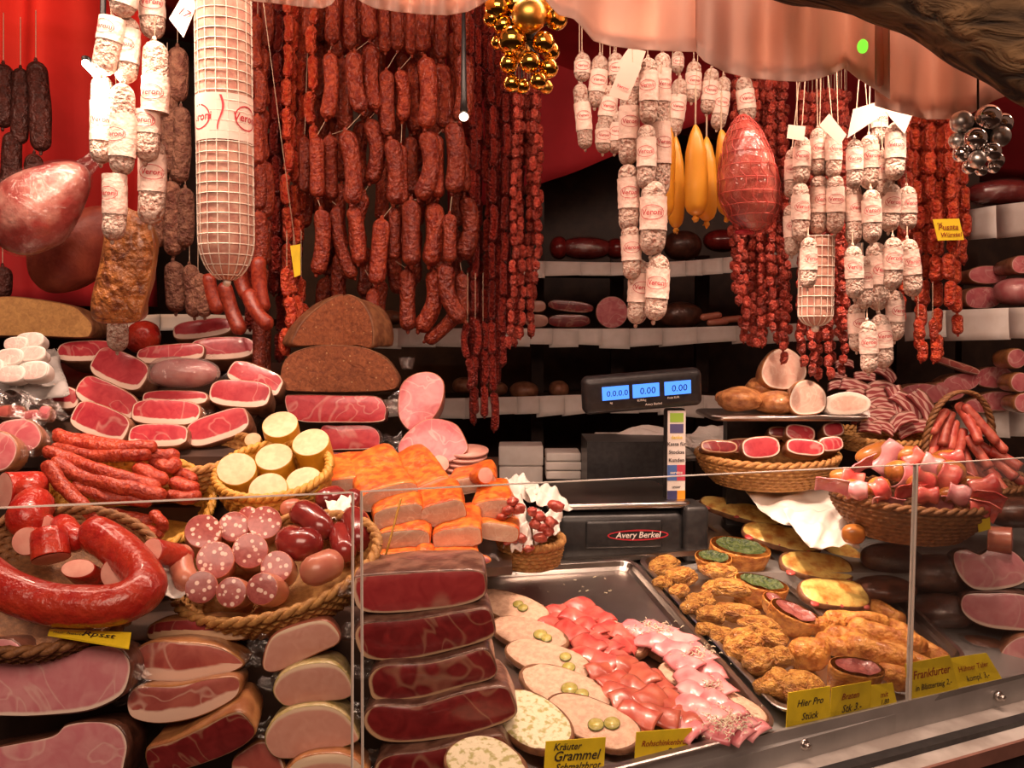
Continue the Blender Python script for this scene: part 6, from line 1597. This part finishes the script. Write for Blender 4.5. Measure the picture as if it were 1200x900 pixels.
# cooked hams
cut('cooked_ham', 'tall oval cooked ham end in film right of the bread', 'ham', [(466, 470), (470, 450), (485, 438), (505, 436), (519, 446), (520, 465), (512, 485), (495, 502), (480, 504), (468, 490)], 1.82, .10, 'rosyskin', 'hamred', (2, 0, 0, 0, 0), tilt=12, film_=-1)
link('film_tip', sheet(lambda a, b: (.012 * (1 + .4 * a) * math.cos(b * 6.28), .012 * math.sin(b * 6.28), .022 * a + .002 * math.sin(b * 25)), 4, 24).mesh('film_tip', [MT['film']])).matrix_basis = Matrix.Translation(P(477, 432, 1.86))
tag(SC.objects['film_tip'], 'gathered clear film tip sticking up behind the tall cooked ham', 'plastic'); SC.objects['film_tip'].name = 'plastic_film_tip'
cut('cooked_ham', 'broad pink cooked ham half leaning below the oval one', 'ham', [(466, 525), (475, 508), (495, 493), (515, 491), (535, 498), (546, 515), (548, 528), (530, 540), (500, 545), (475, 538)], 1.78, .09, 'rosyskin', 'hamred', (1.5, 0, 0, 0, 0), tilt=18, film_=-1)
root = None
for i in range(5):
    u, v = 548 - i * 1.5, 530 + i * 6
    pts = [(u + 24 * math.cos(t), 0, 0) for t in (0,)]
    g = tube([(0, 0, 0), (0, 0, .005)], px(25, 1.78), 28, 'flat', squash=1.0); V = g.all(); V[:, 1] *= .9; g.set(V)
    tag(link('sausage_round', g.mesh('sausage_round', [MT['pinkcut']]), None, Matrix.Translation(P(u, v, 1.80)) @ Matrix.Rotation(math.radians(12), 4, 'X')), 'pale pink meat loaf slice right of the cooked ham, ' + ORD[i] + ' from the top', 'sliced sausage', 'stack of pale meat loaf slices')
stub('white_sausage_end', 'glaring white cut sausage end between ham and slices', 'sausage', 516, 543, 11, 1.70, .05, 'rosyskin', 'pinkcut', 20, 30)

# paprika bellies
PB = [(457, 583, 66, 30, 12, 1.52, .15, -20, 22, 'large orange-topped belly slab, highest on the left'), (468, 607, 60, 32, 10, 1.49, .10, -12, 10, 'orange-rubbed belly piece second layer left'), (520, 602, 54, 30, 12, 1.50, .11, -14, 10, 'orange-rubbed belly piece in the middle'), (472, 634, 66, 28, 5, 1.47, .10, -12, 0, 'orange-rubbed belly piece third layer left'), (536, 631, 60, 28, 8, 1.48, .10, -14, 0, 'orange-rubbed belly piece third layer right'),
      (577, 599, 50, 28, 8, 1.56, .10, -16, 0, 'orange-rubbed belly piece next to the white paper cones'), (508, 574, 44, 24, 20, 1.58, .14, -20, 24, 'long orange belly slab leaning back towards the cooked ham'), (553, 568, 60, 22, 12, 1.64, .08, -14, 0, 'orange belly piece behind, below the meat loaf slices'), (464, 657, 60, 20, 4, 1.45, .07, -8, 0, 'lowest orange belly piece lying left above the steel edge'), (584, 624, 50, 24, -8, 1.54, .06, -10, 0, 'reddish belly piece in film near the paper basket'), (410, 572, 66, 26, 6, 1.56, .11, -20, 10, 'orange belly slab behind the dark red sausages'),
      (530, 654, 64, 18, 2, 1.46, .07, -8, 0, 'low orange belly piece behind the narrow wrapped one')]
for (u, v, w_, h, a, y, d, t, yw, l) in PB:
    cut('paprika_belly', l, 'pork belly', ob(u, v, w_, h, a, 3.4, jit=.02, seed=int(u)), y, d, 'paprika', 'whitebelly', (1.5, 2, .5, 1, 1), tilt=t, group='orange paprika-rubbed bellies', lump=.007, roll=0, yaw=yw)
stub('bone_end', 'bright white bone-like end of the rear orange belly piece', 'pork belly', 569, 557, 10, 1.60, .05, 'paprika', 'pinkcut', 25, 10)
cut('wrapped_meat_piece', 'narrow film-wrapped meat piece lying on the steel edge', 'cured meat', [(508, 650), (520, 644), (545, 646), (572, 652), (573, 660), (545, 663), (515, 664)], 1.42, .03, 'paprika', 'hamred', (1, 0, 0, 0, 0), tilt=10, film_=1)
ball_meat('orange_sausage_end', 'small orange sausage end under the third layer bellies', 'sausage', 498, 646, 24, 20, 1.47, 'paprika', d=.05, seed=3)
a, b = P(395, 674, 1.42), P(600, 664, 1.50)
tag(link('steel_shelf', quadbox([a, b, b + Vector((0, .30, 0)), a + Vector((0, .30, 0))], (0, 0, -.014)).mesh('steel_shelf', [MT['steel']], False)), 'steel shelf carrying the orange bellies and the paper-cone basket', 'shelf')
ps = [P(446, 668, 1.40), P(455, 640, 1.40), P(470, 584, 1.42)]
tag(link('bamboo_skewer', tube(smooth_path([p - ps[0] for p in ps], 12), .0018, 6, 'round').mesh('bamboo_skewer', [MT['wicker_yellow']]), None, Matrix.Translation(ps[0])), 'yellow skewer standing before the orange bellies', 'skewer')

# paper cones with cracklings
basket('small wicker basket with paper-wrapped cracklings left of the scale', 622, 632, 1.62, 74, .05, .045, 'wicker', 8, 0, rb=.85, coils=6, k=24)
for i, (cn, s_) in enumerate((([(582, 566, 1.68), (612, 556, 1.7), (640, 580, 1.66), (600, 590, 1.64)], 3), ([(612, 572, 1.66), (650, 570, 1.68), (673, 602, 1.64), (630, 595, 1.6)], 4), ([(585, 590, 1.62), (612, 582, 1.64), (622, 625, 1.58), (590, 640, 1.57)], 5), ([(622, 598, 1.60), (660, 600, 1.62), (655, 625, 1.58), (626, 640, 1.57)], 6), ([(590, 620, 1.58), (618, 612, 1.58), (626, 642, 1.55), (600, 648, 1.55)], 7))):
    crumple('paper_cone', 'white paper cone with cracklings, ' + ['rear left', 'rear right with pointed corner', 'front left', 'front right', 'lowest, hanging over the rim'][i], 'paper', cn, .014, s_, n=14, freq=(4, 5), group='white paper cones left of the scale')
it = []
r = random.Random(3)
for i, (u, v) in enumerate(((600, 588), (608, 596), (595, 598), (624, 600), (632, 606), (628, 614), (636, 618), (642, 622), (652, 593), (603, 622), (610, 630), (598, 632), (618, 642), (634, 630), (645, 612), (588, 606))):
    q = 6.5 + (i % 3); g = blob(px(q, 1.55), .010, px(q * .8, 1.55), .35, 3.5, i, 18, 14)
    o = link('crackling', g.mesh('crackling', [MT['nugget']]), None, Matrix.Translation(P(u, v, 1.555))); tag(o, 'x', 'crackling', 'red crackling pieces in paper'); it.append((o, u, v))
autolabel(it, 'red meat nugget in the white paper cones', 9)

# ---- baskets left
# yellow basket with liver sausages
basket('honey-yellow basket with cut liver sausages', 320, 550, 1.52, 132, .085, .075, 'wicker_yellow', 24, 2, rb=.75, coils=8, k=30)
for i, (u, v, r_, y, el, az, l, L) in enumerate(((328, 497, 21, 1.60, 48, 0, 'top centre', .075), (364, 518, 22, 1.56, 50, -5, 'tallest, upper right', .085), (321, 535, 22, 1.55, 50, 0, 'middle', .06), (277, 549, 23, 1.50, 40, 10, 'leftmost, facing front', .06), (314, 573, 23, 1.47, 42, 0, 'bottom', .05), (356, 564, 22, 1.49, 46, -5, 'lower right', .05), (296, 515, 10, 1.62, 40, 0, 'tiny one at the back', .04))):
    stub('liver_sausage_end', 'cut yellow liver sausage with cream face, ' + l, 'sausage', u, v, r_, y, L, 'yellowskin', 'yellowcut', az, el, 1.0, 'cut liver sausages in the yellow basket', (.8, 0, 0, 0, 0), .95)
# oval basket with mixed sausages
basket('large oval straw basket with brawn and blood sausages in front', 324, 662, 1.30, 246, .115, .055, 'wicker', 24, 12, rb=.74, coils=7, k=54)
crumple('napkin', 'white napkin corner at the left rim of the oval basket', 'napkin', [(172, 668, 1.25), (215, 650, 1.30), (222, 700, 1.22), (190, 702, 1.20)], .008, 5, n=12)
crumple('napkin', 'white napkin tuft between the dark red sausages', 'napkin', [(383, 590, 1.42), (412, 582, 1.44), (412, 605, 1.38), (384, 612, 1.38)], .012, 6, n=12)
BL = [(238, 622, 21, 18, 30, 1.32, 'upper left end'), (274, 617, 18, 15, 20, 1.36, 'dark one second in the top row'), (310, 612, 20, 15, 25, 1.37, 'top row right'), (252, 656, 22, 12, 20, 1.27, 'left centre'), (293, 645, 21, 12, 20, 1.29, 'middle centre'), (324, 664, 19, 5, 22, 1.26, 'right centre'), (236, 688, 19, 18, 15, 1.22, 'lower left'), (271, 694, 18, 5, 18, 1.21, 'bottom'), (307, 690, 19, 0, 18, 1.21, 'lower right'), (290, 605, 12, 0, 20, 1.40, 'small at the back')]
for i, (u, v, r_, az, el, y, l) in enumerate(BL):
    stub('brawn_sausage_end', 'cut brawn sausage with fat dots in oval basket, ' + l, 'sausage', u, v, r_, y, .07, 'rosyskin', 'blutface', az, el, 1.0, 'cut brawn sausages in the oval basket', (.6, 0, 0, 0, 0), .95)
long('boiled_sausage', 'whole pinkish sausage lying along the left rim of the oval basket', 'sausage', [(212, 640, 1.27), (212, 662, 1.25), (222, 690, 1.22)], 15, 'rosyskin')
long('boiled_sausage', 'thick pale pink sausage at the lower right of the oval basket', 'sausage', [(352, 674, 1.22), (375, 666, 1.23), (400, 655, 1.25)], 19, 'rosyskin')
for i, (pts, r_, l) in enumerate((([(345, 600, 1.40), (360, 604, 1.38), (378, 620, 1.36), (388, 628, 1.36)], 17, 'dark red blood sausage curving at the top of the oval basket'), ([(333, 630, 1.34), (352, 638, 1.31), (375, 632, 1.33)], 20, 'dark red blood sausage in the middle of the oval basket'), ([(410, 603, 1.40), (420, 620, 1.36), (420, 645, 1.33)], 17, 'tall dark red sausage at the right rim of the oval basket'), ([(398, 618, 1.38), (402, 640, 1.33), (410, 655, 1.31)], 15, 'dark red sausage left beside the tall one'),
                                ([(372, 590, 1.44), (388, 583, 1.46), (402, 580, 1.48)], 14, 'dark red sausage at the back behind the napkin tuft'), ([(420, 575, 1.52), (410, 590, 1.50), (402, 600, 1.48)], 12, 'small dark red sausage end behind the glass joint'))):
    long('blood_sausage', l, 'sausage', pts, r_, 'bloodskin', 'dark red blood sausages', warp=.001)
long('boiled_sausage', 'pink sausage right behind the top row of brawn ends', 'sausage', [(328, 600, 1.42), (342, 596, 1.43), (356, 594, 1.44)], 11, 'rosyskin')

# red dried sausages basket
basket('yellow straw basket under the long wrinkled red sausages', 150, 588, 1.50, 190, .13, .06, 'wicker_yellow', 26, -8, rb=.75, coils=7, k=44)
DR = [([(62, 508, 1.56), (100, 516, 1.55), (150, 524, 1.53), (182, 524, 1.53)], 7.5, 'uppermost, running right'), ([(62, 512, 1.52), (110, 523, 1.50), (160, 524, 1.50), (185, 523, 1.51)], 8, 'second from top, nearly straight'), ([(60, 526, 1.50), (110, 534, 1.48), (150, 534, 1.47), (178, 532, 1.47)], 8, 'third from top'), ([(50, 528, 1.46), (85, 540, 1.45), (130, 556, 1.43), (188, 573, 1.44)], 8.5, 'long one starting at the left bend'),
      ([(60, 540, 1.44), (100, 560, 1.43), (150, 572, 1.42), (195, 582, 1.43)], 9, 'thick one just above the glass edge line'), ([(52, 542, 1.40), (75, 570, 1.38), (110, 605, 1.35), (158, 645, 1.32)], 9, 'foremost, crossing down to the right'), ([(85, 566, 1.43), (120, 582, 1.42), (180, 587, 1.43)], 8, 'ending below the thick one'), ([(130, 610, 1.40), (165, 623, 1.40), (192, 625, 1.42)], 8.5, 'lowest, seen through the glass'),
      ([(158, 545, 1.47), (180, 558, 1.46), (198, 562, 1.47)], 9, 'short one with knotted end'), ([(160, 530, 1.52), (190, 535, 1.52), (210, 532, 1.54)], 8, 'upper right end piece'), ([(175, 542, 1.52), (198, 548, 1.51), (210, 540, 1.53)], 9, 'right end, dark curled'), ([(200, 565, 1.50), (220, 570, 1.49), (234, 572, 1.50)], 9, 'rightmost at the basket rim'), ([(195, 580, 1.47), (215, 583, 1.46), (236, 582, 1.48)], 8, 'rightmost just below the rim piece'),
      ([(178, 600, 1.42), (190, 612, 1.41), (192, 622, 1.42)], 7, 'small end pointing down at the lower right'), ([(115, 600, 1.44), (150, 606, 1.43), (180, 612, 1.43)], 8, 'dark one deep inside the basket'), ([(205, 552, 1.53), (222, 560, 1.52), (232, 562, 1.52)], 8, 'dark end behind the rim piece')]
for (pts, r_, l) in DR:
    o = long('dried_sausage', 'long wrinkled red dried sausage, ' + l, 'sausage', pts, r_, 'polish', 'wrinkled red dried sausages', warp=.0022, wscale=120, n=50, seg=14)

# ring sausage and stubs in the front left basket
basket('brown wicker basket under the big red ring sausage at the left edge', 55, 672, 1.22, 250, .14, .05, 'wicker_dark', 26, -8, rb=.75, coils=7, k=54)
long('ring_sausage', 'big glossy red ring sausage curled along the basket front at the left', 'sausage', [(-70, 600, 1.26), (-45, 650, 1.18), (0, 685, 1.13), (50, 706, 1.12), (105, 712, 1.12), (150, 705, 1.13), (170, 685, 1.16), (155, 660, 1.20), (125, 632, 1.24), (100, 622, 1.26)], 24, 'ringred', warp=.002, wscale=45, n=60, seg=20)
long('red_sausage', 'thick red sausage with cut end behind the left stub', 'sausage', [(48, 582, 1.34), (35, 600, 1.30), (28, 622, 1.26)], 24, 'ringred', ends='round')
RS = [(31, 634, 21, 17, 1.22, 15, 15, .06, 'large, facing front at left'), (55, 620, 11, 16, 1.28, -30, 0, .06, 'narrow, behind the large left one'), (60, 655, 22, 22, 1.22, -35, -60, .04, 'dark one lying on its side'), (91, 666, 21, 12, 1.20, 5, 35, .06, 'flat oval in front'), (133, 672, 17, 18, 1.19, 5, 10, .07, 'right front with long body'), (177, 646, 18, 16, 1.22, 30, 20, .06, 'small at the right beside the brawn'), (5, 575, 16, 22, 1.34, 30, 5, .06, 'at the upper left picture edge')]
for (u, v, rx, rz, y, az, el, L, l) in RS:
    stub('red_sausage_end', 'cut red sausage with pale pink face, ' + l, 'sausage', u, v, rx, y, L, 'ringred', 'pinkcut', -az, el, rz / rx, 'cut red sausages in the left basket', (.8, 0, 0, 0, 0), .95)
for (pts, r_, l) in (([(20, 568, 1.36), (35, 572, 1.35), (46, 560, 1.38)], 14, 'short red sausage piece at the top of the left basket'), ([(95, 640, 1.25), (80, 625, 1.27), (70, 612, 1.3)], 16, 'red sausage piece in the middle of the left basket')):
    long('red_sausage', l, 'sausage', pts, r_, 'ringred')

# ---- lower stacks behind the glass, left
cut('ham_slice_block', 'huge pink cut ham with dark rind below, upper at the left edge', 'ham', [(-70, 770), (-30, 752), (10, 750), (32, 770), (50, 772), (85, 765), (105, 757), (135, 758), (152, 772), (155, 790), (148, 812), (125, 826), (95, 834), (40, 838), (-10, 838), (-65, 845)], 1.13, .10, 'rind_dark', 'hamface', (1.5, 5, .5, 0, 2), tilt=12, film_=1)
cut('ham_slice_block', 'huge pink cut ham at the bottom left corner', 'ham', [(-60, 890), (-10, 876), (20, 870), (60, 862), (75, 850), (105, 846), (135, 850), (150, 868), (150, 890), (140, 915), (90, 935), (-40, 945)], 1.12, .10, 'rind_dark', 'hamface', (1.5, 2, 2, 0, 2), tilt=12)
ball_meat('smoked_meat_top', 'reddish smoked meat edge behind the upper huge ham', 'cured meat', 25, 757, 90, 22, 1.22, 'rind_gold', d=.06, seed=3)
BE = [([(155, 765), (175, 752), (215, 752), (255, 757), (283, 772), (285, 782), (260, 792), (215, 800), (170, 797), (157, 785)], 1.18, 0, 'bellyface', 'golden-topped belly piece, upper of the striped ones'), ([(150, 812), (165, 804), (205, 803), (245, 795), (275, 793), (283, 803), (275, 820), (235, 840), (190, 848), (158, 843), (148, 830)], 1.15, 0, 'bellyface', 'striped belly with broad white fat band in the middle'),
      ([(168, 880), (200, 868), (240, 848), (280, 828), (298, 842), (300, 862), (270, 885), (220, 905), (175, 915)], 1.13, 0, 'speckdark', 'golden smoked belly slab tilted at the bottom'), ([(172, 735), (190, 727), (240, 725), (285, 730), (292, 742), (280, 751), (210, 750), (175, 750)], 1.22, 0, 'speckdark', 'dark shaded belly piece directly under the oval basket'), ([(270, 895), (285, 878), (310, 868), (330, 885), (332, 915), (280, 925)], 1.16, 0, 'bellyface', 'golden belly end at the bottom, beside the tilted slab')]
for i, (poly, y, ro, fc, l) in enumerate(BE):
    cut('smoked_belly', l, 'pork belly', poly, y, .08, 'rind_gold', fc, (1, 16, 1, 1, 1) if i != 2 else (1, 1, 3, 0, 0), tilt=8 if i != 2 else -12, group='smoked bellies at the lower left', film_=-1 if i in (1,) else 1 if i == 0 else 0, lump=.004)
LO = [([(308, 772), (318, 745), (345, 732), (380, 727), (397, 742), (396, 756), (370, 768), (330, 785), (312, 785)], 'rosyskin', 'loinface', 'pale pink loin piece, top of the right column under the oval basket'), ([(320, 810), (328, 790), (352, 778), (385, 776), (405, 788), (414, 812), (402, 822), (365, 824), (335, 827)], 'rind_herb', 'loinface', 'rounded loin piece with green herb rind, second in the column'),
      ([(310, 865), (320, 842), (345, 828), (380, 826), (405, 838), (419, 860), (419, 872), (390, 882), (350, 889), (322, 886)], 'rind_herb', 'loinface', 'large herb-crusted loin piece, third in the column'), ([(335, 915), (342, 893), (365, 883), (400, 883), (422, 895), (428, 915)], 'rind_gold', 'loinface', 'golden loin piece at the bottom of the column')]
for i, (poly, rd, fc, l) in enumerate(LO):
    cut('smoked_loin', l, 'ham', poly, 1.19 - .02 * i, .08, rd, fc, (1.2, 0, 5 if i < 3 else 12, 1, 1), tilt=4 if i else 8, group='loin pieces in the column', film_=-1 if i < 3 else 0, yaw=6)
DS = [([(413, 680), (425, 673), (500, 668), (560, 667), (571, 680), (568, 700), (540, 712), (480, 720), (425, 719), (412, 700)], 'top'), ([(415, 738), (430, 728), (480, 724), (540, 715), (572, 712), (581, 730), (578, 748), (540, 762), (480, 776), (430, 775), (416, 758)], 'second'), ([(432, 790), (450, 778), (500, 775), (540, 765), (570, 758), (582, 775), (580, 795), (540, 808), (490, 822), (440, 824), (430, 808)], 'third'),
      ([(424, 840), (440, 826), (490, 825), (540, 810), (590, 802), (605, 820), (604, 842), (560, 860), (500, 872), (450, 873), (428, 860)], 'fourth'), ([(435, 905), (450, 885), (500, 878), (545, 866), (585, 858), (600, 875), (602, 900), (560, 935), (440, 940)], 'lowest')]
for i, (poly, l) in enumerate(DS):
    cut('dark_cured_speck', 'long dark red speck side in the centre stack behind the glass joint, ' + l, 'cured meat', poly, 1.20 - .012 * i, .10, 'rind_speck', 'speckdark' if i in (1, 2, 3, 4) else 'speckmid', (1, 4.5, .5, 5, 1), tilt=-6, group='dark red speck sides in the centre stack', film_=-1, lump=.004, bulge=.003)
card('long yellow price card lying under the red ring sausage', [(58, 737), (154, 741), (151, 760), (56, 744)], [1.13, 1.13, 1.10, 1.10], 'yellowcard', [('Rpsst', .55, .01, .002), ('nur heute', .3, -.025, -.002)], 'darkprint')

# yellow price cards at the glass
def gcard(label, c4, m, lines, pm='darkprint', back=.02, fs=1.0):
    u0 = sum(c[0] for c in c4) / 4
    yl = gy((c4[0][0] + c4[3][0]) / 2) + back * .3; yr = gy((c4[1][0] + c4[2][0]) / 2) + back * .3
    return card(label, c4, [yl, yr, yr, yl], m, lines, pm, size=None)


gcard('yellow card reading Kräuter Grammel Schmalzbrot behind the glass', [(640, 869), (710, 864), (706, 925), (636, 930)], 'yellowcard', [('Kräuter', .19, -.014, .025), ('Grammel', .27, .0, .013), ('Schmalzbrot', .20, .003, -.0005)])
gcard('yellow card reading Rohschinkenbrot 2.- behind the glass', [(746, 858), (811, 853), (807, 912), (742, 916)], 'yellowcard', [('Rohschinkenbrot', .165, 0, .017, 'brownprint'), ('2.-', .26, .012, .003)])
gcard('shaded yellow card reading Hier Pro Stück, left of the bolt', [(924, 812), (973, 804), (972, 848), (921, 857)], 'yellowcard', [('Hier Pro', .26, 0, .010), ('Stück', .26, 0, -.010)])
gcard('shaded yellow card reading Braten Stk 3.-, right of the left bolt', [(975, 806), (1021, 798), (1019, 838), (972, 848)], 'yellowcard', [('Braten', .26, -.004, .010, 'brownprint'), ('Stk 3.-', .30, 0, -.008)])
gcard('narrow bright yellow card half hidden left of the glass joint', [(1021, 803), (1046, 800), (1052, 828), (1020, 836)], 'yellowcard', [('mit', .3, 0, .004, 'brownprint'), ('1.80', .26, 0, -.007)])
gcard('bright yellow card reading Frankfurter in Blätterteig at the right glass joint', [(1061, 778), (1113, 768), (1125, 811), (1065, 824)], 'yellowcard', [('Frankfurter', .30, 0, .010, 'brownprint'), ('in Blätterteig 2,-', .21, 0, -.010)], back=.018)
gcard('bright yellow card reading Hühner Taler kompl., rightmost at the glass', [(1108, 772), (1156, 765), (1176, 798), (1124, 812)], 'yellowcard', [('Hühner Taler', .23, 0, .008, 'brownprint'), ('kompl. 3,-', .24, 0, -.010)], back=.032)
